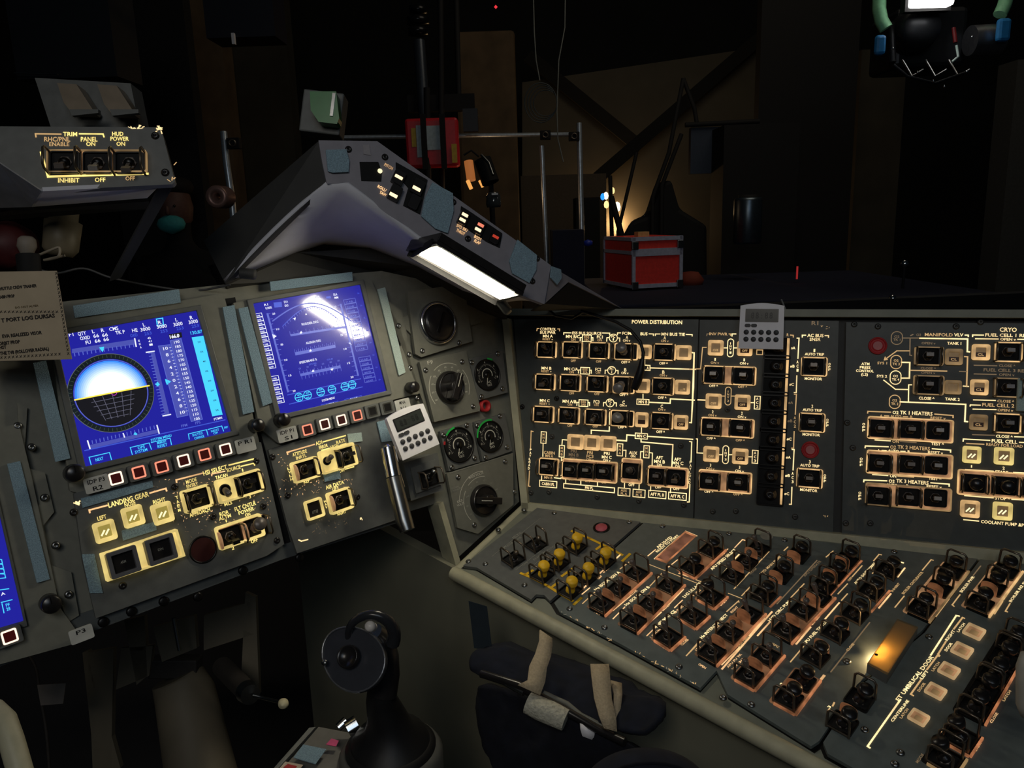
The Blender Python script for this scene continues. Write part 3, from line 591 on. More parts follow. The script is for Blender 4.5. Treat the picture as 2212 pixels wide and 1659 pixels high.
rowsw(A2, [(385, 845)], 'bat', LEV, BEZC); rowsw(A2, [(540, 680)], 'knob', BLKK, BEZC); A2.t('CLOSE', 482, 882, 75, 22, LITC); A2.t('OPEN', 636, 722, 70, 24, LITC)
A2.t('LH2 ULLAGE', 375, 612, 190, 26, LIT); A2.t('PRESS', 415, 635, 82, 20, LITC); A2.t('He TK ISOL', 265, 775, 110, 18, LITC); A2.l([(325, 790), (370, 748)], LITC)
# ready window
wp = A2.poly([(55, 345), (318, 108), (415, 150), (158, 385)]); bm = MB(); cx_ = sum(p_[0] for p_ in wp)/4; cy_ = sum(p_[1] for p_ in wp)/4
inn = [(cx_+(p_[0]-cx_)*.9, cy_+(p_[1]-cy_)*.78) for p_ in wp]; bm.ringpoly(wp if True else 0, inn, 0, .0008, BEZC); bm.prism(inn, 0, .0003, emit('ready_window', (150, 96, 74), .35, base=(120, 84, 70), var=.5, scale=60)); obj('ready_window', bm, A2.root)
A2.t('APU/HYD', 138, 205, 155, 26, LIT); A2.t('READY TO START', 165, 215, 235, 20, LIT); A2.l([(0, 320), (62, 268)], LITC); A2.l([(55, 345), (275, 150)], LIT, .0016); A2.l([(320, 110), (415, 150)], LIT, .0016)
A2.l([(175, 415), (250, 355)], LITC); A2.l([(262, 470), (380, 510)], LITC, .0014)
rowsw(A2, [(375, 430), (535, 285)], 'knob', BLKK, BEZC, TRNC, sides=['wp', 'ww'], tilts=[-.3]); A2.t('INJECTOR COOL', 565, 365, 215, 19, LITC); A2.l([(445, 478), (480, 445)], LITC); A2.l([(648, 290), (680, 262)], LITC)
A2.t('APU SPEED SELECT', 642, 350, 270, 25, LIT); A2.l([(740, 250), (805, 182), (828, 188)], LITC)
rowsw(A2, [(720, 505), (838, 385), (940, 272)], 'bat', LEV, None, sides=['wp', 'wp', 'ww']); A2.l([(735, 600), (1030, 285)], LITM); A2.l([(640, 470), (675, 430)], LIT, .002); A2.l([(735, 350), (775, 310)], LITC, .002); A2.t('NORM', 895, 452, 70, 18, LITD)
A2.l([(0, 390), (420, 555)], LITM, .0009); A2.l([(685, 640), (825, 695)], LITM, .0009); A2.l([(410, 525), (500, 560)], LITM)
rowsw(A2, [(985, 670), (1125, 500), (1275, 330)], 'knob', BLKK, None, sides=['ww', 'pw', 'pw'], tilts=[-.3]); A2.l([(1045, 755), (1130, 672)], BEZC, .003); A2.l([(800, 660), (885, 570)], LITM); A2.t('HYD MAIN PUMP', 1045, 400, 230, 22, LITM); A2.l([(1100, 730), (1440, 360)], LITD)
A2.l([(1160, 275), (1192, 245)], LITM)
rowsw(A2, [(1490, 600), (1585, 490), (1690, 370)], 'knob', BLKK, None, sides=['ww', 'pw', 'pw'], tilts=[-.3]); A2.l([(1545, 665), (1820, 365)], BEZC, .0028); A2.l([(1520, 330), (1578, 280)], LITM); A2.t('APU OPERATE', 1400, 430, 190, 20, LITD); A2.l([(1740, 500), (1825, 405)], LITM); A2.t('OFF', 1722, 520, 42, 20, LITM); A2.l([(1620, 645), (1700, 560)], LITM)
A2.t('He INTERCONNECT', 562, 920, 300, 26, LIT); A2.l([(328, 1172), (445, 1040)], LITM); A2.l([(672, 795), (772, 705), (775, 715)], LITM); A2.t('LEFT', 425, 1110, 52, 20, LITC); A2.t('CTR', 590, 930, 50, 18, LITC); A2.t('RIGHT', 735, 780, 75, 20, LITC)
rowsw(A2, [(550, 1150), (700, 990), (860, 830)], 'bat', LEV, BEZC, TRNC, sides=['wp', 'wp', 'pw']); A2.t('OPEN', 462, 1262, 70, 18, LITC, -math.pi/2); A2.t('OUT OPEN', 815, 1050, 130, 20, LITM); A2.l([(632, 1285), (1055, 800)], LITC, .0022); A2.l([(630, 1250), (780, 1100)], LITC); A2.l([(870, 1000), (990, 855)], LITC, .0026)
A2.t('HYD CIRC PUMP', 1125, 785, 262, 26, LIT); A2.l([(935, 1000), (1040, 885)], LITC, .002); A2.l([(1220, 675), (1330, 560)], LITM)
rowsw(A2, [(1180, 965), (1320, 800), (1450, 690)], 'bat', LEV, BEZC, TRNC, sides=['wp', 'ww', 'p-']); A2.t('GPC', 1085, 1085, 70, 18, LITM, -math.pi/2); A2.t('OFF', 1405, 895, 42, 24, LITC); A2.l([(1265, 1072), (1385, 930)], LITC, .0022); A2.l([(1435, 865), (1555, 728)], LITC, .0018)
A2.t('APU FU TK', 735, 1215, 165, 20, LITC); A2.t('VLV ENA', 768, 1242, 140, 20, LITC); rowsw(A2, [(865, 1350), (1010, 1185)], 'bat', LEV, BEZC, TRNC, sides=['wp', 'ww'])
A2.t('APU FUEL TK VLV', 1425, 975, 280, 26, LIT); A2.l([(1215, 1225), (1325, 1095)], LITM); A2.l([(1510, 860), (1630, 722)], LITC, .0018)
rowsw(A2, [(1430, 1190), (1600, 990), (1765, 830)], 'knob', BLKK, None, sides=['wp', 'wp', 'ww'], tilts=[-.3]); A2.l([(1560, 1310), (1890, 890)], LITD); A2.t('CLOSE', 1725, 1100, 84, 22, LITM); A2.l([(1480, 1370), (1500, 1345)], LITC, .003)
A2.t('AUTO SHUT DOWN', 1850, 470, 245, 24, LIT); A2.l([(1650, 700), (1700, 645)], LITM); A2.l([(1925, 362), (1970, 308), (1990, 312)], LITM)
rowsw(A2, [(1900, 640), (2045, 460)], 'knob', BLKK, None, sides=['ww', 'w-'], tilts=[-.3]); A2.l([(1905, 798), (2060, 620)], BEZC, .003); A2.l([(1970, 765), (2070, 645)], LITC, .002); A2.l([(2130, 500), (2190, 425)], LITC, .0018); A2.t('INHIBIT', 2110, 590, 95, 20, LITM); A2.l([(2100, 355), (2175, 380)], LIT, .002); A2.l([(1915, 470), (1960, 425)], LITM)
rowsw(A2, [(1200, 1545), (1310, 1400)], 'knob', BLKK, BEZC, TRNC, sides=['wp', '--'], tilts=[-.3]); A2.t('2', 1140, 1415, 20, 26, LIT); A2.l([(1118, 1465), (1130, 1440)], LITM, .0018); A2.l([(1165, 1400), (1178, 1380)], LITM, .0018)
A2.screws([(262, 1268), (880, 1590), (1700, 1220), (125, 65), (690, 130), (1165, 185), (2100, 285), (640, 1530)], STEEL); A2.done()
A3 = shelf('umbilical_door_panel', 'slate shelf panel lettered ET UMBILICAL DOOR with five lit square windows', 'switch panel', [(2118, 1208), (2450, 1243), (2450, 1850), (2040, 1770), (1788, 1628), (1778, 1604), (1858, 1482), (1998, 1366)], CPAN, 2050, 1450)
A3.z(1400, 1120, 3.95)
rowsw(A3, [(1660, 1760), (1800, 1560)], 'knob', BLKK, None, sides=['wp', '-w'], tilts=[-.3]); A3.t('3', 1545, 1610, 20, 26, LIT); A3.l([(1530, 1655), (1545, 1630)], LITM, .0018); A3.l([(1575, 1600), (1588, 1575)], LITM, .0018)
A3.z(1760, 1180, 3.4624)
A3.t('BOILER CNTLR/HTR', 732, 275, 220, 20, LITM); A3.l([(600, 458), (668, 375)], LITM); A3.l([(805, 180), (870, 102), (885, 106)], LITM)
rowsw(A3, [(795, 480), (925, 330), (1020, 200)], 'knob', BLKK, BEZD, TRN, sides=['ww', 'pw', '-w'], tilts=[-.2]); A3.l([(905, 528), (1005, 395)], LITM); A3.l([(1025, 360), (1118, 228)], LITM); A3.l([(850, 558), (1095, 210)], BEZD, .003)
A3.t('BOILER PWR', 1140, 285, 152, 22, LIT); A3.l([(1040, 450), (1028, 440), (1085, 365)], LITM); A3.l([(1185, 220), (1240, 150)], LITD)
rowsw(A3, [(1235, 440), (1325, 320), (1420, 200)], 'knob', BLKK, BEZ, TRN, sides=['w-', 'pw', '-w'], tilts=[-.2]); A3.t('OFF', 1420, 385, 40, 20, LITM); A3.l([(1345, 508), (1405, 415)], LITM); A3.l([(1435, 358), (1498, 268)], LITM)
A3.t('BOILER N2 SUP', 1525, 330, 215, 22, LIT); A3.l([(1440, 492), (1425, 488), (1460, 430)], LITM)
# door latch windows
for x, y in ((1190, 650), (1100, 790), (1002, 940), (902, 1095), (775, 1292)):
    u, v = A3.uv(x, y); bm = MB(); sa, sb = A3.sc(x, y); a_, b_ = 44*sa, 74*sb; bm.ringpoly(rr(a_, b_, .002), rr(a_*.78, b_*.78, .001), .001, .0045, emit('door_window_rim', (226, 186, 134), .55, var=.3)); o = obj('indicator_window', bm, A3.root, (u, v, 0), 0, bevel=.0005)
    f_ = MB(); f_.ringpoly(rr(a_*.78, b_*.78, .001), rr(a_*.45, b_*.45, .001), .0005, .0015, TRN); f_.prism(rr(a_*.46, b_*.46, .001), 0, .0008, BEZD); obj('flag', f_, o)
A3.l([(410, 1508), (395, 1498), (640, 1150)], LIT, .0018); A3.t('ET UMBILICAL DOOR', 750, 985, 420, 32, LIT); A3.l([(868, 815), (1058, 520), (1078, 524)], LIT, .0018)
A3.t('CENTERLINE', 637, 1232, 200, 22, LIT); A3.t('LATCH', 668, 1252, 88, 20, LITM); A3.t('DOOR', 798, 1055, 78, 22, LITM); A3.t('LEFT', 818, 962, 78, 24, LIT); A3.t('LATCH', 903, 902, 82, 20, LITM); A3.t('DOOR', 1000, 755, 74, 22, LIT); A3.t('RIGHT', 1012, 668, 96, 24, LIT); A3.t('LATCH', 1093, 610, 80, 20, LIT)
A3.l([(735, 1118), (718, 1108), (795, 1000)], LITM, .0018); A3.l([(840, 922), (918, 818), (928, 824)], LITM, .0018); A3.l([(932, 818), (922, 808), (980, 715)], LITM, .0018); A3.l([(1040, 620), (1105, 535), (1118, 540)], LITM, .0018)
A3.t('RELEASE', 1370, 712, 98, 20, LITF); A3.t('OPEN', 1278, 860, 72, 20, LITC); A3.t('RELEASE', 1185, 1010, 108, 20, LITF); A3.t('OPEN', 1085, 1175, 72, 20, LITC); A3.t('GND', 965, 1378, 60, 18, LITC); A3.t('LATCH', 1435, 1120, 92, 20, LITM); A3.t('CLOSE', 1340, 1285, 88, 20, LITC); A3.t('STOW', 1222, 1500, 76, 20, LITM); A3.t('MODE', 785, 1588, 80, 24, LITD)
rowsw(A3, [(1190, 1215), (1265, 1095), (1340, 975), (1410, 850), (1478, 735)], 'knob', BLKK, BEZC, BLKM, sides=['w-', '-w', 'w-', '-w', 'ww'], tilts=[-.2])
rowsw(A3, [(1085, 1440)], 'knob', BLKK, BEZC, BLKM); rowsw(A3, [(965, 1600)], 'knob', BLKK, BEZD, BLKM)
A3.screws([(855, 680), (240, 865), (375, 1375), (600, 1630), (640, 1545)], STEEL)
A3.done()
wl = thing('flood_light_window', 'oblong glowing translucent cover on the slate shelf left of the ET UMBILICAL DOOR heading', 'light cover', C.M(*C.loc(1920, 1415)))
lo = C.loc(1920, 1415); z8 = lambda X, Y: (C.loc(1760+X/3.4624, 1180+Y/3.4624)[0]-lo[0], C.loc(1760+X/3.4624, 1180+Y/3.4624)[1]-lo[1])
COV = bpy.data.materials.new('frosted_cover'); COV.use_nodes = True; nt = COV.node_tree; nt.nodes.clear()
_o = nt.nodes.new('ShaderNodeOutputMaterial'); _a = nt.nodes.new('ShaderNodeBsdfDiffuse'); _t = nt.nodes.new('ShaderNodeBsdfTranslucent'); _m = nt.nodes.new('ShaderNodeMixShader')
_a.inputs[0].default_value = lin((128, 124, 104)); _t.inputs[0].default_value = lin((230, 200, 140)); _m.inputs[0].default_value = .5; nt.links.new(_a.outputs[0], _m.inputs[1]); nt.links.new(_t.outputs[0], _m.inputs[2]); nt.links.new(_m.outputs[0], _o.inputs[0])
b = MB(); q = [z8(610, 610), z8(762, 672), z8(535, 1030), z8(385, 945)]
if sum(q[i][0]*q[(i+1) % 4][1]-q[(i+1) % 4][0]*q[i][1] for i in range(4)) < 0: q = q[::-1]
qc = (sum(p[0] for p in q)/4, sum(p[1] for p in q)/4); b.prism(q, .014, .015, COV); obj('cover', b, wl)
b = MB(); b.ringpoly(q, [(qc[0]+(p[0]-qc[0])*.93, qc[1]+(p[1]-qc[1])*.9) for p in q], 0, .0139, GREYD); obj('rim', b, wl)
c_ = z8(455, 850); b = MB(); b.lathe([(0, .001), (.003, .002), (.003, .005), (0, .0065)], emit('flood_bulb', (255, 190, 100), 2.), (c_[0], c_[1], 0), n=12); obj('bulb', b, wl)
l_ = bpy.data.lights.new('cover_bulb', 'POINT'); l_.energy = .4; l_.color = (1, .66, .3); l_.shadow_soft_size = .002; lo_ = bpy.data.objects.new('cover_bulb', l_); COL.objects.link(lo_); lo_.parent = wl; lo_.location = (c_[0], c_[1], .0085)
b = MB(); c_ = z8(452, 880); b.lathe([(.002, .0152), (0, .0152)], BLK, (c_[0], c_[1], 0), n=8); obj('rivet', b, wl)
# ================================================================== forward instrument panel
ff = thing('instrument_panel_frame', 'worn grey forward instrument panel frame that holds the blue screens and gauges', 'instrument panel', F.M())
Fl = F.loc
b = MB(); b.prism([Fl(-160, 705), Fl(110, 652), Fl(490, 612), Fl(830, 583), Fl(1090, 640), Fl(1128, 1084), Fl(984, 1216), Fl(947, 1088), Fl(868, 1112), Fl(612, 1198), Fl(-150, 1478)], -.03, -.008, GREY); obj('backing_plate', b, ff, bevel=.002)
b = MB(); b.prism([Fl(-150, 1440), Fl(612, 1178), Fl(868, 1100), Fl(870, 1128), Fl(612, 1210), Fl(-150, 1500)], -.045, -.006, mat('rail_grey', (84, 88, 88), .5)); obj('lower_rail', b, ff, bevel=.003)
bar(F, Fl(943, 1088), Fl(983, 1226), .010, -.03, .004, CREAM, 'cream_edge', ff, .002, 1)
b = MB(); b.prism([Fl(858, 690), Fl(1100, 600), Fl(1100, 680), Fl(905, 735)], -.008, -.003, GREY); obj('upper_plate', b, ff)
for x, y in ((286, 1322), (356, 1300), (225, 1345), (430, 1290), (527, 1233), (793, 1133), (650, 1205)):
    b = MB(); b.lathe([(.006, 0), (.006, .003), (.004, .004), (0, .004)], BLK, n=10); u, v = Fl(x, y); obj('bolt', b, ff, (u, v, -.006))
b = MB(); b.prism([Fl(480, 645), Fl(512, 640), Fl(566, 930), Fl(636, 1185), Fl(598, 1200), Fl(556, 960)], -.0078, -.0068, BLKM); obj('gap_channel', b, ff)
# screens ----------------------------------------------------------------
SBLUE = emit('screen_blue', (34, 34, 156), 1.12, base=(4, 4, 10), rough=.35, sample=True)
SBLUE.node_tree.nodes['Principled BSDF'].inputs['Coat Weight'].default_value = 1.; SBLUE.node_tree.nodes['Principled BSDF'].inputs['Coat Roughness'].default_value = .09; SBLUE.node_tree.nodes['Principled BSDF'].inputs['Coat IOR'].default_value = 1.9; SBLUE.node_tree.nodes['Principled BSDF'].inputs['Specular IOR Level'].default_value = .25
SW = emit('screen_white', (236, 240, 255), 1.1); SCY = emit('screen_cyan', (70, 206, 255), 1.15); SLB = emit('screen_light_blue', (96, 110, 214), .9); SMB = emit('screen_mid_blue', (66, 92, 220), .9)
SSKY = emit('screen_sky', (226, 244, 255), 1.3); SSKY2 = emit('screen_sky_edge', (110, 190, 255), 1.15); SSKY3 = emit('screen_sky_mid', (170, 222, 255), 1.2); SBK = emit('screen_dark', (26, 26, 34), .6); SYL = emit('screen_yellow', (255, 226, 80), 1.2); SMG = emit('screen_magenta', (200, 60, 200), .9); STAPE = emit('screen_tape', (84, 92, 196), .8); SRING = emit('screen_ring', (24, 34, 40), .7)
def screen(name, label, quad, scr, keys, vel, knobs, plateq, tags_):
    Pn = Panel(F, 'display_unit', label, 'display', *[(scr[0][i]+scr[2][i])/2 for i in (0, 1)])
    Pn.plate('bezel_plate', quad, GREY, t=.010, z=-.008, bevel=.002)
    b = MB(); c = [Pn.uv(*q) for q in scr]; b.prism(c, .002, .0026, SBLUE); obj('screen', b, Pn.root)
    cx_, cy_ = sum(p_[0] for p_ in c)/4, sum(p_[1] for p_ in c)/4
    o_ = [(cx_+(p_[0]-cx_)*1.09, cy_+(p_[1]-cy_)*1.08) for p_ in c]; b = MB(); ar = sum(o_[i][0]*o_[(i+1) % 4][1]-o_[(i+1) % 4][0]*o_[i][1] for i in range(4))
    if ar < 0: o_, c = o_[::-1], c[::-1]
    b.ringpoly(o_, c, .0015, .006, GREYD); obj('screen_surround', b, Pn.root, bevel=.001)
    for x, y, st, an in keys:
        u, v = Pn.uv(x, y); b = MB(); b.prism(rr(.0115, .0095, .002), 0, .007, GREYD); o = obj('edge_key', b, Pn.root, (u, v, .004), bevel=.0008)
        m_ = {'hot': WHKEY, 'warm': ORNG, 'off': mat('key_off', (60, 60, 54), .5)}[st]; b = MB(); b.ringpoly(rr(.0072, .0072, .0018), rr(.0054, .0054, .001), .007, .0076, m_); b.prism(rr(.0054, .0054, .001), .007, .0073, REDK if st != 'off' else BLK); obj('lamp', b, o)
    for q in vel:
        b = MB(); b.prism([Pn.uv(*p_) for p_ in q[:4]], .002, .0055, q[4] if len(q) > 4 else VEL); obj('velcro_patch', b, Pn.root, bevel=.001)
    for x, y, r in knobs:
        u, v = Pn.uv(x, y); b = MB(); b.lathe([(r*.75, 0), (r*.75, .004), (r, .005), (r*.96, .02), (r*.8, .022), (0, .022)], BLKK, n=20); b.box((0, r*.45, .0222), (.0012, r*.7, .0006), BLK); obj('adjust_knob', b, Pn.root, (u, v, .002))
    for x, y, w_, h_, an, lines in tags_:
        u, v = Pn.uv(x, y); b = MB(); b.prism(rr(w_, h_, .002), 0, .0022, mat('label_white', (190, 190, 184), .5)); o = obj('label_tag', b, Pn.root, (u, v, .009))
        t_ = MB()
        for i, s in enumerate(lines): t_.text(s, 0, h_*.45-i*h_*.95, w_*(1.4 if len(s) > 3 else .8), h_*.55, .0024, BLK)
        obj('tag_print', t_, o)
    Pn.h = .0; return Pn
H_ = .0032
def T_(Pn, st, X, Y, w_, hp, m=SW): 
    u, v = Pn.uv(X, Y, .003); a, b = Pn.sc(X, Y); Pn.L.text(st, u, v, w_*a, hp*b, H_, m)
def Ln(Pn, pts, m=SW, w_=.0009, h=.0028):
    q = [Pn.uv(*p_, .003) for p_ in pts]
    for a, b in zip(q, q[1:]): Pn.L.seg(a, b, w_, h, m, .0002)
def Pg(Pn, pts, m, h=.0027): Pn.L.prism([Pn.uv(*p_, .003) for p_ in pts], h-.0001, h, m)
def Ring(Pn, X, Y, r, w_, m, h=.0029, a0=0, a1=2*math.pi, n=48):
    u, v = Pn.uv(X, Y, .003); Pn.L.lathe([(r+w_/2, h), (r-w_/2, h)], m, (u, v, 0), n=n, smooth=False, a0=a0, a1=a1)
D1 = screen('d', 'middle blue screen with round attitude ball and cyan tape, left of the warm timer', [(105, 700), (482, 634), (562, 968), (205, 1075), (150, 1060)], [(118, 727), (422, 672), (497, 932), (183, 1008)],
            [(246, 1033, 'hot', 0), (295, 1020, 'warm', 0), (344, 1008, 'warm', 0), (391, 995, 'hot', 0), (436, 982, 'warm', 0), (481, 971, 'hot', 0)],
            [((156, 662), (384, 626), (388, 655), (160, 688)), ((70, 785), (98, 780), (150, 990), (118, 998)), ((478, 665), (503, 660), (546, 890), (522, 896))], [(155, 1022, .0105), (545, 920, .009)], None,
            [(205, 1045, .013, .009, 0, ['IDP P3', 'R2']), (524, 962, .013, .009, 0, ['P R1'])])
D1.z(0, 550, 3.95)
for s, x, y, w_ in (('FT', 612, 680, 50), ('QTY', 698, 672, 70), ('L', 795, 655, 20), ('R', 875, 645, 26), ('CMS', 970, 632, 78), ('TK P', 1025, 662, 80), ('OXID', 725, 710, 84), ('66', 820, 692, 48), ('66', 895, 685, 48), ('FU', 752, 748, 44), ('66', 832, 735, 48), ('66', 905, 722, 46), ('HE', 1150, 645, 46), ('3000', 1240, 635, 84), ('L', 1228, 598, 18), ('3000', 1380, 612, 84), ('R', 1362, 578, 28), ('3000', 1518, 592, 78), ('L', 1505, 555, 18), ('R', 1632, 537, 24), ('3000', 1648, 572, 78), ('166.0', 1488, 697, 80)): T_(D1, s, x, y, w_, 30)
for s, x, y in (('OXID', 1142, 688), ('253', 1262, 672), ('253', 1398, 652), ('253', 1535, 628), ('253', 1665, 608)): T_(D1, s, x, y, 62, 26, SMB)
Pg(D1, [(1440, 680), (1548, 662), (1556, 705), (1448, 722)], SBK, .0028); T_(D1, '166.0', 1490, 694, 80, 28)
T_(D1, '130.87', 1675, 662, 100, 28, SCY); Ln(D1, [(1335, 550), (1388, 542), (1395, 600), (1343, 608), (1335, 550)], SCY, .0012)
Pg(D1, [(615, 805), (1150, 722), (1160, 765), (615, 842)], STAPE); Ln(D1, [(1150, 718), (1162, 782)], SW, .0014)
for i in range(15): x = 635+i*36; y = 842-i*5.6; Ln(D1, [(x, y), (x+4, y+22)], SLB)
Pg(D1, [(845, 792), (888, 785), (885, 812), (875, 832), (862, 815)], SCY, .003)
cx_, cy_ = 955, 1180
Ring(D1, cx_, cy_, .0435, .0058, SRING); Ring(D1, cx_, cy_, .0466, .0007, emit('ring_edge', (120, 130, 130), .6), .003); Ring(D1, cx_, cy_, .0396, .0009, SLB, .003)
u, v = D1.uv(cx_, cy_, .003); ul, vl = D1.uv(640, 1240, .003); ur_, vr_ = D1.uv(1270, 1118, .003); an = math.atan2(vr_-vl, ur_-ul)
SK = []
for i in range(9):
    f_ = i/8; SK.append((.039-.0155*f_, emit('screen_sky_%d' % i, (60+190*f_**.7, 140+112*f_**.7, 255), 1.1+.2*f_), .00285+.000015*i))
for r_, m_, hh in SK:
    k = .006; a0 = an+math.asin(-k/r_*0); pts = [(u+r_*math.cos(an+math.pi*i/24), v+.000+r_*math.sin(an+math.pi*i/24)-.0005) for i in range(25)]; D1.L.prism(pts, hh-.00001, hh, m_)
D1.L.prism([(u+.039*math.cos(an+math.pi+math.pi*i/24), v+.039*math.sin(an+math.pi+math.pi*i/24)-.0005) for i in range(25)], .0028, .00285, SBK)
for i in range(60):
    a_ = 2*math.pi*i/60; D1.L.seg((u+.042*math.cos(a_), v+.042*math.sin(a_)), (u+.0452*math.cos(a_), v+.0452*math.sin(a_)), .0003, .003, emit('ring_tick', (96, 120, 96), .6), .0001)
GR_ = emit('screen_grid', (110, 110, 130), .7)
for k in range(1, 6):
    d_ = .0055*k+.001; hw = math.sqrt(.033**2-d_**2)*.72; R2 = Matrix.Rotation(an, 2); p0 = R2 @ V((-hw, -d_)); p1 = R2 @ V((hw, -d_)); D1.L.seg((u+p0.x, v+p0.y), (u+p1.x, v+p1.y), .0006, .0029, GR_, .0001)
for k in range(-2, 3):
    R2 = Matrix.Rotation(an, 2); p0 = R2 @ V((k*.0105, -.002)); p1 = R2 @ V((k*.0068, -.03)); D1.L.seg((u+p0.x, v+p0.y), (u+p1.x, v+p1.y), .0006, .0029, GR_, .0001)
Ln(D1, [(640, 1240), (1270, 1118)], SYL, .0016, .0031); Ring(D1, 972, 1180, .0028, .0007, SMG, .0033, math.pi, 2*math.pi, 12)
Pg(D1, [(1285, 830), (1318, 826), (1450, 1375), (1412, 1382)], STAPE); Ln(D1, [(1250, 834), (1315, 824)], SW, .0014); Ln(D1, [(1392, 1376), (1455, 1364)], SW, .0014)
for i in range(21): x = 1270+i*5.6; y = 842+i*26; Ln(D1, [(x, y), (x+22, y-4)], SLB)
Pg(D1, [(1322, 1105), (1345, 1085), (1364, 1108), (1345, 1124)], SCY, .003); Pg(D1, [(1408, 1060), (1460, 1082), (1425, 1112), (1415, 1090)], SCY, .003)
for q in ([(1352, 780), (1450, 768), (1605, 1370), (1512, 1390)], [(1452, 735), (1545, 716), (1728, 1405), (1632, 1424)]): Pg(D1, q, STAPE); Ln(D1, q+[q[0]], SLB, .0008)
for i, s in enumerate(('10', '8', '6', '4', '2', '0', '2', '4', '6', '8', '10')): T_(D1, s, 1412+i*14.5, 800+i*54.5, 24 if len(s) == 1 else 40, 26)
for i in range(21): x = 1446+i*7; y = 795+i*27; Ln(D1, [(x, y), (x+14, y-3)], SW, .0005)
for i in range(18): T_(D1, str(190-i*5), 1508+i*10.2, 745+i*38.5, 46, 22)
Pg(D1, [(1636, 706), (1735, 692), (1900, 1365), (1812, 1380)], SCY, .0028)
for i, s in enumerate(('25K', '5K', '4K', '1K', '500', '200', '100', '5K')): T_(D1, s, 1700+i*22, 745+i*83, 28, 14, SBK)
T_(D1, 'FT/MN', 1860, 1398, 70, 20); T_(D1, 'FPS', 1688, 1433, 45, 22, SLB); T_(D1, 'FPM', 1572, 1458, 52, 22, SLB)
for i, s in enumerate(('ABS', 'RATE', 'A')): T_(D1, s, 1185+i*8, 735+i*28, 14, 18)
for i, s in enumerate(('42', '41', '1')): T_(D1, s, 1272+i*8, 712+i*28, 28, 18)
Pg(D1, [(765, 1625), (1352, 1488), (1358, 1520), (770, 1658)], STAPE); Ln(D1, [(748, 1590), (768, 1655)], SW, .0014); Ln(D1, [(1340, 1458), (1358, 1525)], SW, .0014)
for i in range(17): x = 790+i*33; y = 1612-i*7.9; Ln(D1, [(x, y), (x-4, y-24)], SLB)
Pg(D1, [(1140, 1535), (1150, 1512), (1172, 1530), (1165, 1540)], SCY, .003); Ln(D1, [(1052, 1528), (1062, 1556)], SW, .0014)
Ln(D1, [(725, 1672), (1920, 1410)], SMB, .0012)
T_(D1, 'SYSTEM MENU', 1375, 1563, 180, 22, SCY); Ln(D1, [(1615, 1575), (1608, 1530), (1762, 1494), (1775, 1540)], SCY); Ln(D1, [(1775, 1492), (1892, 1462), (1908, 1505)], SCY)
T_(D1, 'SHUTTLE', 1685, 1532, 90, 20, SCY); T_(D1, 'CHANGE', 1700, 1558, 86, 20, SCY); T_(D1, 'NEXT', 1835, 1500, 70, 18, SCY); T_(D1, 'OP', 1840, 1522, 40, 18, SCY); T_(D1, 'PF', 1930, 1475, 30, 20, SCY)
D1.z(140, 920, 4.608)
Ln(D1, [(190, 395), (180, 350)], SCY); Ln(D1, [(262, 385), (242, 312), (445, 265), (465, 335)], SCY); T_(D1, 'NEXT', 345, 330, 80, 30, SCY)
Ln(D1, [(672, 285), (652, 215), (840, 170), (862, 232)], SCY); T_(D1, 'DPS', 762, 212, 70, 26, SCY); T_(D1, 'SYSTEM', 760, 248, 125, 28, SCY); Ln(D1, [(862, 165), (1048, 122), (1062, 185)], SCY); T_(D1, 'MEMORY', 965, 160, 95, 26, SCY); T_(D1, 'RESET', 972, 195, 100, 28, SCY)
D1.done()
D2 = screen('d', 'right-hand blue screen with bright lamp reflection, just below the hood', [(503, 655), (800, 603), (905, 850), (830, 868), (870, 885), (600, 958), (560, 925)], [(544, 657), (775, 616), (832, 845), (603, 896)],
            [(657, 929, 'warm', 0), (694, 917, 'hot', 0), (730, 908, 'hot', 0), (764, 898, 'warm', 0), (797, 889, 'off', 0), (829, 881, 'off', 0)],
            [((580, 610), (757, 589), (758, 608), (582, 630)), ((512, 668), (532, 664), (586, 870), (565, 878)), ((812, 626), (828, 622), (872, 805), (858, 812), VELW)], [(600, 908, .0095), (880, 838, .0085)], None,
            [(614, 939, .014, .009, 0, ['IDP P1', 'S1']), (862, 876, .013, .009, 0, ['MNA', 'R14'])])
D2.z(500, 570, 4.424)
for s, x, y in (('R1', 330, 390), ('D1A', 520, 362), ('GND', 525, 398), ('RM', 820, 315), ('DLA', 992, 292), ('MM', 1002, 322)): T_(D2, s, x, y, 36, 22)
T_(D2, '0.00%', 355, 420, 62, 22); T_(D2, '0.00%', 842, 348, 60, 20); Pg(D2, [(402, 370), (480, 362), (485, 410), (412, 418)], SMB); Pg(D2, [(905, 312), (948, 306), (952, 328), (908, 332)], SMB)
def boxes(x0, y0, x1, y1, dx, n, m_, wx, lab=None):
    for i in range(n):
        x = x0+dx*i/n; y = y0+(y1-y0)*i/n; h_ = (y1-y0)/n*.88; k = dx/n
        Ln(D2, [(x, y), (x+wx, y-wx*.17), (x+wx+k*.88, y-wx*.17+h_), (x+k*.88, y+h_), (x, y)], m_, .0006)
        T_(D2, '1234567890'[i % 10]*2 + 'AB', x+wx*.5, y+h_*.45, wx*.6, h_*.4, m_)
boxes(215, 480, 0, 745, 75, 7, SW, 72); boxes(290, 752, 0, 1010, 62, 6, SW, 74); boxes(372, 1078, 0, 1340, 62, 6, SW, 74)
boxes(1070, 345, 0, 840, 125, 11, SLB, 110); boxes(1215, 897, 0, 1140, 62, 6, SLB, 108)
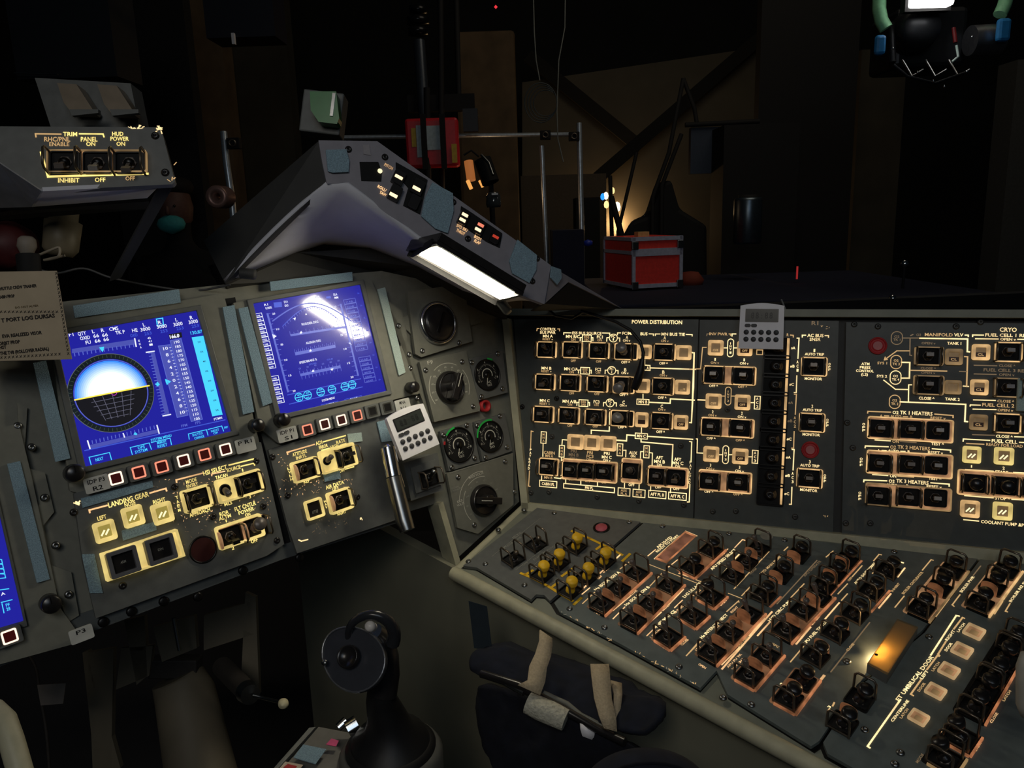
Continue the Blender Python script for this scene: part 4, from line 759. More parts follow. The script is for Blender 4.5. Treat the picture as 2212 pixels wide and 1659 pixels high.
for x0, y0, x1, y1, sg, m_ in ((345, 480, 540, 1218, 1, SLB), (1045, 390, 1210, 1062, -1, SLB)):
    Ln(D2, [(x0, y0), (x1, y1)], m_, .0026); 
    for i in range(16):
        f_ = i/15; x = x0+(x1-x0)*f_; y = y0+(y1-y0)*f_; Ln(D2, [(x, y), (x+sg*(36 if i % 2 else 24), y-sg*6)], m_, .0007)
        if i % 3 == 0: T_(D2, ('20', '10', '5', '10', '15', '20')[i//3], x+sg*58, y+8-sg*12, 28, 18, SW)
Pg(D2, [(388, 668), (432, 690), (400, 715)], SW, .003); Pg(D2, [(1150, 775), (1120, 760), (1132, 745)], SW, .003)
u0, v0 = D2.uv(770, 720, .003); 
arc = []
for i in range(25):
    t_ = i/24; x = 395+t_*(1140-395); y = 575-math.sin(math.pi*min(1, t_*.93+.05))*190-t_*20; arc.append((x, y))
Ln(D2, arc, SLB, .0016)
arc2 = [(490+t_/24*520, 605-math.sin(math.pi*(t_/24*.93+.02))*165-t_*2.5) for t_ in range(25)]
Ln(D2, arc2, SMB, .0009)
for i in range(25): x, y = arc2[i]; Ln(D2, [(x, y), (x+10, y+22)], SLB, .0006)
Pg(D2, [(590, 520), (615, 512), (608, 542)], SW, .003); Pg(D2, [(705, 488), (722, 486), (712, 468)], SW, .003)
for s, x, y, w_ in (('RUDDER-DEG', 750, 565, 160), ('AILERON DEG', 782, 745, 145), ('SPEEDBRAKE %', 732, 928, 170), ('BODYFLAP %', 960, 790, 0)):
    if w_: T_(D2, s, x, y, w_, 22)
for q in ([(560, 672), (1100, 590), (1108, 610), (568, 692)], [(606, 845), (992, 772), (998, 800), (612, 875)], [(655, 1050), (1040, 968), (1048, 995), (662, 1075)]): Pg(D2, q, SLB)
for (x0, y0, x1, y1, n_) in ((562, 672, 1098, 590, 14), (606, 845, 990, 772, 20), (655, 1050, 1040, 968, 11)):
    for i in range(n_+1): f_ = i/n_; x = x0+(x1-x0)*f_; y = y0+(y1-y0)*f_; Ln(D2, [(x, y), (x-5, y-(26 if i % 2 == 0 else 14))], SLB, .0006)
for i in range(12): x = 672+i*34; y = 1078-i*7.3; Ln(D2, [(x, y), (x+4, y+24)], SLB, .0006)
for x, y in ((665, 655), (755, 828), (780, 1022)): Pg(D2, [(x-14, y+8), (x, y-14), (x+14, y+4), (x, y+12)], SW, .003)
Pg(D2, [(945, 1003), (975, 998), (962, 1025)], SW, .003); T_(D2, 'SPDBK', 778, 955, 76, 16, SMB); T_(D2, 'SRB', 940, 912, 60, 14, SMB)
for i in range(6): T_(D2, str(i*20), 652+i*74, 1000-i*15, 22, 16, SLB)
Ln(D2, [(538, 1252), (1235, 1098)], SMB, .0012); Ln(D2, [(555, 1340), (1250, 1176)], SMB, .0012)
for x, y in ((645, 1275), (727, 1254), (852, 1225), (960, 1200), (1083, 1172), (1153, 1153)):
    Ring(D2, x, y, .0057, .0010, SCY, .0031, n=24); Ln(D2, [(x-36, y+8), (x+36, y-8)], SCY, .0012, .0031); T_(D2, '85', x, y-22, 32, 14, SCY); T_(D2, '85', x+3, y+24, 32, 14, SCY)
T_(D2, 'SYSTEM MENU', 925, 1293, 125, 20)
for x, y, s in ((705, 1405, 'NEXT'), (945, 1342, 'MEDS'), (1170, 1290, 'FAULT')): Ln(D2, [(x-84, y+28), (x-88, y+5), (x+72, y-32), (x+80, y)], SMB, .0007); T_(D2, s, x, y, 70, 22, SW)
for i in range(8): T_(D2, '5A', 1212+i*29, 280+i*118, 20, 14, SMB)
D2.done()
D3 = screen('d', 'leftmost blue screen, cut off by the left frame edge', [(-160, 960), (40, 915), (68, 1030), (128, 1310), (170, 1370), (160, 1390), (-130, 1470)], [(-160, 1050), (-22, 1025), (50, 1340), (-80, 1378)],
            [(18, 1371, 'hot', 0), (-28, 1384, 'hot', 0)], [((14, 1002), (42, 996), (106, 1250), (78, 1258))], [(104, 1300, .0105)], None, [(172, 1367, .012, .008, 0, ['P3'])])
D3.z(0, 1180, 3.463)
for i in range(4): Ln(D3, [(-60, 90+i*38), (12+i*8, 100+i*36), (18+i*8, 128+i*36), (-60, 140+i*36)], SCY, .0008)
Ln(D3, [(-60, 335), (65, 318)], SCY); T_(D3, 'A', 22, 355, 34, 22); Ln(D3, [(10, 420), (90, 400)], SCY); T_(D3, 'PF', 58, 438, 30, 24, SCY); T_(D3, '28', 62, 468, 30, 24, SCY); Ln(D3, [(15, 430), (30, 498)], SCY); D3.done()
# ---------------------------------------------------------------- lower forward panels
G = Panel(F, 'landing_gear_panel', 'grey panel lettered LANDING GEAR and HSI SELECT with glowing yellow lights', 'switch panel', 380, 1130)
G.plate('face_plate', [(158, 1066), (562, 955), (612, 1175), (575, 1200), (206, 1335), (178, 1215)], GREYD, t=.007)
G.z(140, 920, 4.608)
b = MB(); b.prism(G.poly([(150, 720), (860, 545), (870, 610), (168, 815)]), .0031, .005, VEL); obj('velcro_patch', b, G.root, bevel=.001)
b = MB(); b.prism(G.poly([(555, 1040), (890, 950), (905, 1035), (570, 1140)]), .0031, .005, VEL); obj('velcro_patch', b, G.root, bevel=.001)
b = MB(); b.prism(G.poly([(160, 1275), (285, 1270), (370, 1659), (240, 1659)]), .0031, .005, VEL); obj('velcro_patch', b, G.root, bevel=.001)
G.h = .003
def GL(*a, **k): G.l(*a, **k)
G.L = MB()
G.t('LANDING GEAR', 635, 732, 415, 50, LITF); GL([(248, 862), (243, 838), (418, 792)], LITC, .0018); GL([(848, 668), (1005, 622), (1012, 645)], LITC, .0018)
G.t('LEFT', 368, 912, 92, 40, LITF); G.t('NOSE', 648, 775, 112, 40, LITF); G.t('RIGHT', 938, 745, 125, 40, LITF)
G.t('HSI SELECT', 1495, 440, 245, 44, LITF); GL([(1112, 560), (1108, 538), (1365, 472)], LITC, .0018); GL([(1635, 390), (1875, 330), (1882, 350)], LITF, .0018); G.t('SOURCE', 1678, 425, 140, 36, LITF); GL([(1755, 402), (1880, 372), (1888, 390)], LITF, .0016); GL([(1462, 495), (1460, 480), (1590, 452)], LITC, .0014)
G.t('TACAN', 1558, 502, 125, 34, LITF); G.t('1', 1768, 440, 12, 30, LITF); G.t('MODE', 1258, 545, 110, 36, LITF); G.t('ENTRY', 1268, 590, 118, 34, LITF)
[G.t(ch, 1115+i*8, 712+i*42, 26, 30, LITF) for i, ch in enumerate('TAEM')]
G.t('APPROACH', 1342, 858, 212, 42, LITF); G.t('MLS', 1625, 772, 80, 34, LITF); G.t('3', 1842, 705, 18, 30, LITF)
G.t('RDR', 1585, 868, 95, 38, LITF); G.t('ALTM', 1592, 908, 125, 36, LITF); G.t('1', 1605, 945, 12, 28, LITF); G.t('FLT CNTLR', 1795, 798, 220, 40, LITF); G.t('POWER', 1805, 845, 160, 36, LITF); G.t('ON', 1818, 882, 54, 30, LITF); G.t('2', 1672, 1215, 24, 32, LITF); G.t('OFF', 1885, 1142, 70, 36, LITF)
for q in (((285, 945, 505, 1150)), ((568, 798, 780, 1000)), ((862, 765, 1070, 970))): G.window(*q, m=BEZF, win=WINY, flag='stripes')
G.bezel(1158, 610, 1450, 838, m=BEZF, w_=.003, hz=.007); G.put('toggle_switch', sw('tab', BLKK, .2, 'R', 'ww'), 1310, 725)
G.bezel(1500, 480, 1965, 715, m=BEZF, fill=BEZF, w_=.003, hz=.005); G.put('toggle_switch', sw('tab', BLKK, .2, 'R', 'ww'), 1815, 575)
u, v = G.uv(1590, 635); b = MB(); b.lathe([(.0075, .001), (.0075, .002), (.0055, .0025), (.0045, .0015), (0, .0015)], BLK, n=20); b.lathe([(.004, 0), (.0042, .012), (0, .014)], LEV, (0, 0, .001), rot('X', .5), n=12); obj('toggle_switch', b, G.root, (u, v, .003))
G.bezel(1500, 935, 1975, 1165, m=BEZF, w_=.003, hz=.006, fill=TRN); G.put('toggle_switch', sw('tab', BLKK, -.3, 'R', 'pw'), 1640, 1100); G.put('toggle_switch', sw('knob', LEV, .3, 'R', 'pw'), 1890, 1010)
# arm / down pushbuttons in a glowing yellow box
for nm_, q in (('push_button_housing', [(340, 1270), (1100, 1022), (1180, 1290), (405, 1545)]),):
    pts = [G.uv(*p_) for p_ in q]; b = MB(); cx_ = sum(p_[0] for p_ in pts)/4; cy_ = sum(p_[1] for p_ in pts)/4
    if sum(pts[i][0]*pts[(i+1) % 4][1]-pts[(i+1) % 4][0]*pts[i][1] for i in range(4)) < 0: pts = pts[::-1]
    inn = [(cx_+(p_[0]-cx_)*.93, cy_+(p_[1]-cy_)*.86) for p_ in pts]; b.ringpoly(pts, inn, 0, .010, BEZF); b.prism(inn, 0, .003, BEZF); obj(nm_, b, G.root, (0, 0, .003), bevel=.0008)
    for X, Y, s in ((560, 1345, 'ARM'), (930, 1220, 'DN')):
        u, v = G.uv(X, Y); b = MB(); b.ringpoly(rr(.0162, .0155, .002), rr(.0115, .011, .001), .003, .015, mat('button_grey', (96, 96, 100), .5)); b.prism(rr(.0117, .0112, .001), .003, .010, BLKK); o = obj('push_button', b, G.root, (u, v, .003), bevel=.0006)
        t_ = MB(); t_.text(s, 0, 0, .006, .003, .0102, PRINTD); obj('button_print', t_, o)
u, v = G.uv(1375, 1230); b = MB(); b.lathe([(.0175, 0), (.0172, .0012), (.0155, .0012), (.0155, -.002), (0, -.002)], BLK, n=24); b.lathe([(.015, .0005), (0, .0008)], mat('dark_red_hole', (60, 22, 20), .5), n=20); obj('round_hole', b, G.root, (u, v, .0036))
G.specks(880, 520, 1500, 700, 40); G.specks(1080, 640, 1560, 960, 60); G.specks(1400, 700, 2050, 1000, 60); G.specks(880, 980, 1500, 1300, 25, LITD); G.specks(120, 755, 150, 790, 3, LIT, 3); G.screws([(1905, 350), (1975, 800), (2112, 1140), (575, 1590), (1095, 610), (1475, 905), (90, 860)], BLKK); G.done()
A = Panel(F, 'attitude_panel', 'dark grey panel lettered AIR DATA with three guarded switches and a yellow push light', 'switch panel', 715, 1040)
A.plate('face_plate', [(578, 972), (845, 890), (872, 1100), (862, 1120), (640, 1195), (618, 1130)], GREYD, t=.007)
A.z(560, 850, 4.74)
b = MB(); b.prism(A.poly([(885, 415), (1030, 400), (1042, 490), (900, 508)]), .0031, .005, VELW); obj('velcro_patch', b, A.root, bevel=.001)
b = MB(); b.prism(A.poly([(640, 820), (810, 790), (820, 870), (655, 905)]), .0031, .005, VEL); obj('velcro_patch', b, A.root, bevel=.001)
b = MB(); b.prism(A.poly([(1185, 295), (1330, 255), (1380, 480), (1235, 500)]), .0031, .006, VEL); obj('velcro_patch', b, A.root, bevel=.001)
A.h = .003
A.l([(290, 622), (284, 602), (562, 522)], LITC, .0018); A.t('ADI', 608, 505, 68, 38, LITF); A.l([(655, 495), (880, 432)], LITF, .0018); A.t('ERROR', 655, 542, 92, 34, LITF); A.t('RATE', 832, 490, 92, 34, LITF); A.l([(638, 580), (715, 560)], LITF, .0014); A.t('HIGH', 768, 542, 84, 34, LITF); A.l([(828, 530), (885, 510)], LITF, .0014)
A.t('ATTITUDE', 412, 608, 152, 36, LITF); A.t('INRTL', 428, 648, 110, 32, LITF); A.t('REF', 482, 898, 62, 34, LITF); [A.t(ch, 300+i*10, 770+i*36, 26, 28, LITF) for i, ch in enumerate('LVLH')]
A.t('LOW', 838, 790, 74, 34, LITF); A.l([(880, 775), (965, 750)], LITF, .0016); A.t('AIR DATA', 772, 935, 195, 38, LITF); A.t('LEFT', 778, 972, 66, 30, LITF); [A.t(ch, 672+i*7, 1105+i*30, 22, 24, LITF) for i, ch in enumerate('NAV')]; A.t('RIGHT', 842, 1218, 92, 36, LITF)
A.bezel(325, 672, 600, 888, m=BEZF, w_=.0028, hz=.007); A.put('toggle_switch', sw('tab', BLKK, .2, 'R', 'pw'), 455, 780)
A.bezel(610, 545, 985, 780, m=BEZF, fill=BEZF, w_=.0028, hz=.006); A.put('toggle_switch', sw('tab', BLKK, .2, 'R', 'ww'), 885, 645)
u, v = A.uv(690, 690); b = MB(); b.lathe([(.0062, .001), (.0062, .002), (.0045, .0025), (.004, .0015), (0, .0015)], BLK, n=20); b.lathe([(.0035, 0), (.0038, .012), (0, .014)], LEV, (0, 0, .001), rot('X', -.5) @ rot('Y', .3), n=12); obj('toggle_switch', b, A.root, (u, v, .003))
A.bezel(692, 985, 935, 1208, m=BEZF, w_=.0028, hz=.007); A.put('toggle_switch', sw('tab', BLKK, .2, 'R', 'pw'), 815, 1090)
A.window(465, 1080, 650, 1280, m=BEZF, win=BLKK, st='ATT REF', stm=PRINTD, k_=.76)
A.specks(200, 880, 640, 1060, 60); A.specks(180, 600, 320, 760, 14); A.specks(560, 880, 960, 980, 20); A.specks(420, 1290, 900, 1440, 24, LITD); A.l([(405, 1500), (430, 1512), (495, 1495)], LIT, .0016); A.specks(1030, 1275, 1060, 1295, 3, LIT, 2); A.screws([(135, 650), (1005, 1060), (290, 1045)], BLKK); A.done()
# worn scratches that let light through stay with the panel
# ---------------------------------------------------------------- right column of the forward panel
def dial(X, Y, r, Pn, needle=0, st=(), green=None, red=None):
    u, v = Pn.uv(X, Y); b = MB(); b.lathe([(r*1.0, 0), (r*1.0, .003), (r*.93, .003), (r*.92, .001)], BLK, n=32); b.lathe([(r*.93, .0011), (0, .0011)], BLKM, n=32); o = obj('dial', b, Pn.root, (u, v, .003))
    m = MB()
    for i in range(31):
        a_ = math.radians(210-i*8); k = .62 if i % 5 else .56; m.seg((r*k*math.cos(a_), r*k*math.sin(a_)), (r*.7*math.cos(a_), r*.7*math.sin(a_)), .0004, .0013, PRINT, .0001)
    m.lathe([(r*.42, .0014), (r*.36, .0014)], PRINT, n=24, a0=math.radians(-20), a1=math.radians(200), smooth=False)
    for i, s in enumerate(st): m.text(s, 0, -r*.45-i*r*.2, r*.36, r*.13, .0014, PRINT)
    for i in range(5): a_ = math.radians(200-i*55); m.text('0123456789'[i*2], r*.8*math.cos(a_), r*.8*math.sin(a_), r*.09, r*.13, .0014, PRINT)
    obj('dial_print', m, o)
    n_ = MB(); n_.lathe([(r*.2, .002), (r*.2, .003), (0, .0032)], BLK, n=16); n_.seg((0, 0), (r*.6*math.cos(needle), r*.6*math.sin(needle)), .0009, .0024, PRINT, .0004); obj('needle', n_, o)
    if green: g_ = MB(); g_.lathe([(r*1.08, .0034), (r*.97, .0034)], GRN, n=20, a0=math.radians(green[0]), a1=math.radians(green[1]), smooth=False); obj('range_mark', g_, o)
    if red: g_ = MB(); g_.lathe([(r*1.08, .0034), (r*.96, .0034)], REDM, n=8, a0=math.radians(red[0]), a1=math.radians(red[1]), smooth=False); obj('range_mark', g_, o)
    gl = MB(); 
def rotary(Pn, X, Y, r, an, deep=.018, m=BLKK):
    u, v = Pn.uv(X, Y); b = MB(); b.lathe([(r, 0), (r, .004), (r*.93, .008), (r*.86, .009), (r*.84, .006), (0, .006)], m, n=32)
    b.box((0, 0, .006+deep/2), (r*.42, r*1.62, deep), m, rot('Z', an)); b.lathe([(r*.4, .006), (r*.36, .006+deep*.8), (0, .006+deep*.8)], m, n=20); o = obj('rotary_knob', b, Pn.root, (u, v, .003), bevel=.0015)
    d = V((-math.sin(an), math.cos(an), 0)); t_ = MB(); t_.seg((0, 0), (d.x*r*.78, d.y*r*.78), .0012, .0062+deep, PRINT, .0003); obj('pointer_line', t_, o); return u, v
B1 = Panel(F, 'clock_panel', 'grey panel with a large black dial in a shiny chrome ring under the hood lamp', 'instrument', 941, 699)
B1.plate('face_plate', [(878, 632), (1000, 612), (1018, 738), (908, 772), (895, 765)], GREY, t=.007)
u, v = B1.uv(941, 699); b = MB(); b.lathe([(.034, .003), (.034, .010), (.031, .012), (.0285, .010), (.028, .005)], CHR, n=40); obj('chrome_ring', b, B1.root, (u, v, 0)); b = MB(); b.lathe([(.0285, .006), (.028, .012), (.022, .015), (0, .016)], BLKK, n=36); b.box((0, 0, .0162), (.004, .034, .002), BLK, rot('Z', -.6)); obj('black_dial', b, B1.root, (u, v, 0)); B1.h = .003; B1.screws([(912, 758), (992, 741)], STEEL); B1.done()
B2 = Panel(F, 'meter_select_panel', 'grey F9 panel with a large black rotary selector and white arc markings', 'switch panel', 970, 838)
B2.plate('face_plate', [(904, 782), (1004, 757), (1035, 880), (1034, 888), (936, 912)], GREY, t=.007); B2.h = .003; B2.z(860, 620, 2.86)
rotary(B2, 318, 620, .0262, -.55); B2.t('F9', 196, 465, 34, 22, PRINT)
def arcmarks(Pn, X, Y, r, a0, a1, w_=.0009, m=PRINT):
    u, v = Pn.uv(X, Y); Pn.L.lathe([(r+w_/2, .0004), (r-w_/2, .0004)], m, (u, v, 0), n=30, a0=math.radians(a0), a1=math.radians(a1), smooth=False)
for a0, a1 in ((55, 125), (140, 210), (-30, 35)): arcmarks(B2, 318, 620, .0385, a0, a1)
u, v = B2.uv(318, 620)
for i, s in enumerate(('EA', 'EC', 'AC2', 'EB', 'A2', 'A5', 'A6', 'ESS', 'AC3', 'AC', 'MN')):
    a_ = math.radians(205-i*23); B2.L.text(s, u+.0325*math.cos(a_), v+.0325*math.sin(a_), .0045, .0024, .0004, PRINT); B2.L.seg((u+.0275*math.cos(a_), v+.0275*math.sin(a_)), (u+.029*math.cos(a_), v+.029*math.sin(a_)), .0005, .0003, PRINT)
B2.screws([(170, 515), (395, 463), (462, 738)], STEEL); B2.done()
gauges = [((1052, 810), [(1010, 775), (1083, 758), (1094, 848), (1031, 865)], .0262, ('AC', 'VOLTS'), (78, 55), None, 'square black gauge with a short green mark, topmost of the three gauges'),
          ((991, 961), [(948, 932), (1016, 913), (1034, 998), (967, 1018)], .0285, ('DC', 'VOLTS'), (135, 95), (165, 155), 'square black gauge with short green and red marks, lower left of the three'),
          ((1058, 943), [(1022, 912), (1088, 893), (1104, 974), (1040, 997)], .0265, ('AMPS', 'SIG'), (170, 70), None, 'square black gauge with a long green arc, lower right of the three')]
for (gx, gy), q, r, st, g_, rd, lb in gauges:
    Pn = Panel(F, 'gauge', lb, 'gauge', gx, gy); Pn.plate('face_plate', q, GREYD, t=.0075); Pn.h = .0035; dial(gx, gy, r, Pn, math.radians(250), st, g_, rd); Pn.screws([(q[0][0]+9, q[0][1]+8), (q[1][0]-8, q[1][1]+6), (q[2][0]-9, q[2][1]-8), (q[3][0]+9, q[3][1]-8)], STEEL); Pn.done(); tag(Pn.root, group='gauges on the forward panel')
B3 = Panel(F, 'signal_select_panel', 'grey five-sided panel with the lowest black rotary selector beside the cream strip', 'switch panel', 1040, 1075)
B3.plate('face_plate', [(963, 1022), (1106, 979), (1107, 1090), (1030, 1153), (986, 1140)], GREY, t=.007); B3.h = .003; B3.z(860, 620, 2.86)
rotary(B3, 525, 1318, .026, 1.25)
for a0, a1 in ((70, 125), (140, 215)): arcmarks(B3, 525, 1318, .0385, a0, a1); 
arcmarks(B3, 525, 1318, .047, 75, 165)
B3.t('MAIN VOLTS', 480, 1162, 95, 16, PRINT); B3.t('SIGNAL', 352, 1238, 50, 12, PRINTD); B3.t('STRENGTH', 358, 1252, 70, 12, PRINTD); B3.t('ESS', 380, 1322, 34, 14, PRINT); B3.t('VOLTS', 385, 1342, 48, 14, PRINT)
u, v = B3.uv(525, 1318)
for i, s in enumerate(('EC', 'B', '2AB', 'A', 'B', 'C', 'DA', 'AMPS')):
    a_ = math.radians(205-i*27); B3.L.text(s, u+.032*math.cos(a_), v+.032*math.sin(a_), .004 if len(s) < 3 else .007, .0024, .0004, PRINTD)
B3.l([(320, 1150), (700, 1030)], PRINTD, .0008); B3.screws([(370, 1175), (470, 1470), (660, 1078), (720, 1265)], STEEL); B3.done()
rg = Panel(F, 'red_ring_mark', 'hollow red ring marked on the grey panel beneath the topmost gauge', 'marking', 1048, 877, .0); b = MB(); b.lathe([(.0095, -.0075), (.0095, .0036), (.0065, .0036), (.0065, -.0075)], REDM, n=24); obj('ring', b, rg.root)
# trim plates between screens with screws
tp = Panel(F, 'screen_trim_plate', 'grey stepped trim plate with screws between the right-hand screen and the chrome-ringed dial', 'trim plate', 868, 760)
tp.plate('plate', [(826, 640), (845, 655), (868, 672), (880, 730), (862, 752), (868, 778), (880, 812), (905, 830), (918, 880), (862, 700)], GREY, t=.006, z=-.006); tp.screws([(861, 704), (884, 766), (886, 795), (901, 860)], STEEL)
tp2 = Panel(F, 'screen_trim_plate', 'worn grey stepped trim plate with screws between the leftmost and middle screens', 'trim plate', 90, 1080)
tp2.plate('plate', [(38, 870), (60, 880), (52, 1008), (98, 1022), (118, 1106), (95, 1135), (112, 1222), (155, 1236), (172, 1330), (148, 1345), (88, 1180), (45, 990)], GREY, t=.004, z=-.007); tp2.screws([(96, 1075), (120, 1178), (148, 1284), (68, 966), (38, 920)], STEEL)
# ================================================================== hood (eyebrow) over the right-hand screen
e0, e1, e2, e3 = ray(690, 303)*.97, ray(1190, 575)*1.08, ray(1175, 655)*1.08, ray(703, 395)*.97
E_ = PL(e0, e1-e0, e0-e3)
def ehit(x, y, h=0): return E_.hit(x, y, h)
Hd = Panel(E_, 'instrument_hood', 'grey slanted hood with PITCH and BODY FLAP lights and a blue lit underside', 'hood', 940, 480)
Hd.plate('face_plate', [(688, 303), (815, 305), (1190, 573), (1176, 657), (1090, 625), (900, 512), (752, 397), (706, 397), (696, 350)], EYEB, t=.012, z=-.012, bevel=.0015)
Hd.z(660, 280, 3.16)
for q in ([(135, 145), (275, 140), (295, 220), (290, 295), (180, 300), (150, 290)], [(860, 365), (1000, 440), (1005, 560), (965, 712), (880, 680), (785, 595), (810, 470)], [(1440, 755), (1572, 860), (1568, 960), (1520, 1050), (1405, 985), (1385, 900)]):
    b = MB(); b.prism(Hd.poly(q), 0, .004, VEL); obj('velcro_patch', b, Hd.root, bevel=.0015)
b = MB(); b.prism(Hd.poly([(368, 222), (495, 222), (520, 290), (515, 355), (380, 350)]), -.001, .0012, BLKM); obj('window_cutout', b, Hd.root)
b = MB(); u, v = Hd.uv(505, 287); b.lathe([(.0032, .003), (0, .003)], STRP, (u, v, 0), n=12); obj('emissive_disc', b, Hd.root)  # small emissive disc at the edge of the cutout
b = MB(); b.prism(Hd.poly([(390, 105), (435, 105), (445, 178), (395, 168)]), .0, .001, mat('plain_sticker', (150, 146, 150), .6)); obj('sticker', b, Hd.root)
for q in ([(615, 225), (830, 345), (810, 440), (780, 580), (665, 520), (700, 400), (615, 300)], [(1060, 525), (1110, 555), (1340, 710), (1322, 808), (1240, 770), (1130, 700), (1050, 640)]):
    b = MB(); b.prism(Hd.poly(q), 0, .002, BLKM); obj('switch_recess', b, Hd.root)
def lightsw(X, Y, wx, hy, bars, m=BLKK):
    u, v = Hd.uv(X, Y); a_, b_ = Hd.sc(X, Y); bm = MB(); bm.prism(rr(wx*a_/2, hy*b_/2, .0015), 0, .007, m); o = obj('lighted_button', bm, Hd.root, (u, v, 0), bevel=.0006)
    for dx, dy, mm in bars: l_ = MB(); l_.prism(rr(wx*a_*.36, hy*b_*.11, .0006), .0, .0006, mm); obj('light_bar', l_, o, (dx*a_, -dy*b_, .007))
HOT = emit('hood_light', (255, 226, 180), 1.5); HOTR = emit('hood_light_red', (255, 140, 110), .9); HOTD = emit('hood_light_red_dim', (220, 70, 50), .6)
lightsw(628, 335, 80, 90, [(0, 0, HOT)]); lightsw(605, 440, 80, 100, [(-5, 22, HOT)]); lightsw(760, 400, 80, 100, [(-5, 17, HOT)]); lightsw(735, 500, 70, 90, [])
lightsw(1070, 608, 62, 90, [(0, -18, HOT), (-2, 20, HOT)]); lightsw(1178, 675, 62, 90, [(0, -16, HOTR), (-5, 20, HOT)]); lightsw(1285, 740, 62, 80, [(0, 0, HOTD)])
Hd.t('PITCH', 566, 253, 62, 20, LITC, h=.001); Hd.t('ROLL/', 522, 402, 66, 20, LITC, h=.001); Hd.t('YAW', 528, 438, 50, 20, LITC, h=.001); Hd.t('SPD BK/', 1068, 672, 84, 20, LITC, h=.001); Hd.t('THROT', 1058, 700, 64, 20, LITC, h=.001); Hd.t('BODY', 1176, 740, 54, 20, LITC, h=.001); Hd.t('FLAP', 1172, 768, 46, 20, LITC, h=.001)
Hd.screws([(293, 135), (542, 188), (1008, 495), (1108, 745), (1580, 880), (1548, 1035)], BLKK); Hd.done()
# world-space sheet helper: a thick sheet through camera-frame points
def sheet(name, pts, m, t=.006, parent=None, label=None, cat=None):
    ps = [W @ p for p in pts]; nrm = (ps[1]-ps[0]).cross(ps[2]-ps[0]).normalized(); 
    if nrm.dot(W.translation-ps[0]) > 0: nrm = -nrm
    c = sum(ps, V((0, 0, 0)))/len(ps); a = [p-c for p in ps]; n = len(a); b = MB()
    b.add(a+[p+nrm*t for p in a], [tuple(range(n)), tuple(range(2*n-1, n-1, -1))]+[(i, i+n, (i+1) % n+n, (i+1) % n) for i in range(n)], m)
    if parent: o = obj(name, b, parent); o.location = parent.matrix_world.inverted() @ c; o.rotation_euler = parent.matrix_world.inverted().to_euler(); return o
    o = obj(name, b, loc=c); return tag(o, label, cat) if label else o
zz = lambda x, y, z: ray(x, y)*z
hs = Hd.root
# underside modelled as a curved grid between the front bottom edge and the arched rear edge
front = [zz(704, 397, .972), zz(752, 399, .978), zz(825, 455, .995), zz(900, 515, 1.01), zz(990, 570, 1.035), zz(1080, 618, 1.058), zz(1174, 655, 1.082)]
back = [zz(488, 610, 1.0), zz(640, 545, 1.07), zz(700, 528, 1.11), zz(800, 536, 1.15), zz(900, 575, 1.19), zz(1000, 628, 1.22), zz(1085, 655, 1.25)]
g = MB(); inv = hs.matrix_world.inverted(); nS = 8; vs_ = []
for i in range(7):
    for j in range(nS+1):
        t_ = j/nS; p = front[i].lerp(back[i], t_)+V((0, 1, .1))*.004*math.sin(math.pi*t_); vs_.append(inv @ (W @ p))
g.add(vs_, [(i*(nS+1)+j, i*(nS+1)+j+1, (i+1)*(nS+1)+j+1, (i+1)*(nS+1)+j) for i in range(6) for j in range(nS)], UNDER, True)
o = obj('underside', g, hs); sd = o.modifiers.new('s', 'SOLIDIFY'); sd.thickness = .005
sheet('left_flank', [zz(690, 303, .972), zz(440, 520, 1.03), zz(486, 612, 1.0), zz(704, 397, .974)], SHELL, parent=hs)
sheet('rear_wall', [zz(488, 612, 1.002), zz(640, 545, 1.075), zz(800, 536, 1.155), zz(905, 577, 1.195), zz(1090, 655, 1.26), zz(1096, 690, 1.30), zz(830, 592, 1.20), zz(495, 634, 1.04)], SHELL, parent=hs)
sheet('tip', [zz(1192, 576, 1.082), zz(1345, 667, 1.245), zz(1228, 609, 1.115), zz(1178, 655, 1.084)], EYEB, parent=hs, t=.008)
sheet('tip_underside', [zz(1179, 656, 1.088), zz(1229, 611, 1.119), zz(1344, 668, 1.249), zz(1150, 672, 1.26)], BLKM, parent=hs, t=.004)
vp = sheet('velcro_patch', [zz(1192, 575, 1.078), zz(1212, 582, 1.09), zz(1214, 600, 1.092), zz(1204, 615, 1.086), zz(1190, 600, 1.077)], VEL, parent=hs, t=.002)
b = MB(); b.lathe([(.007, 0), (.007, .018), (.005, .02), (0, .02)], SHELL, n=16); o = obj('hinge', b, hs); o.location = inv @ (W @ zz(520, 590, 1.0)); o.rotation_euler = (0, 1.2, .3)
# flood lamp under the hood
lq = [zz(893, 540, 1.022), zz(947, 530, .975), zz(1116, 632, 1.028), zz(1074, 643, 1.072)]
lc = sum(lq, V((0, 0, 0)))/4; lu = ((lq[2]+lq[3])-(lq[0]+lq[1])).normalized(); lv = ((lq[1]+lq[2])-(lq[0]+lq[3])); lv = (lv-lu*lv.dot(lu)).normalized(); ln = lu.cross(lv)
if ln.y > 0: lv = -lv
Lp = PL(lc, lu, lv)
lamp = thing('flood_lamp', 'two-tube white flood lamp glowing beneath the slanted hood', 'lamp', Lp.M())
la = [Lp.loc(*pr(p)) for p in lq]; b = MB(); b.prism([(p[0]*1.1, p[1]*1.28) for p in la], -.014, -.002, BLKK); obj('housing', b, lamp, bevel=.001)
o_ = [(p[0]*1.1, p[1]*1.28) for p in la]; i_ = [(p[0]*1.04, p[1]*1.12) for p in la]
if sum(o_[i][0]*o_[(i+1) % 4][1]-o_[(i+1) % 4][0]*o_[i][1] for i in range(4)) < 0: o_, i_ = o_[::-1], i_[::-1]
b = MB(); b.ringpoly(o_, i_, -.003, .003, BLKK); obj('rim', b, lamp)
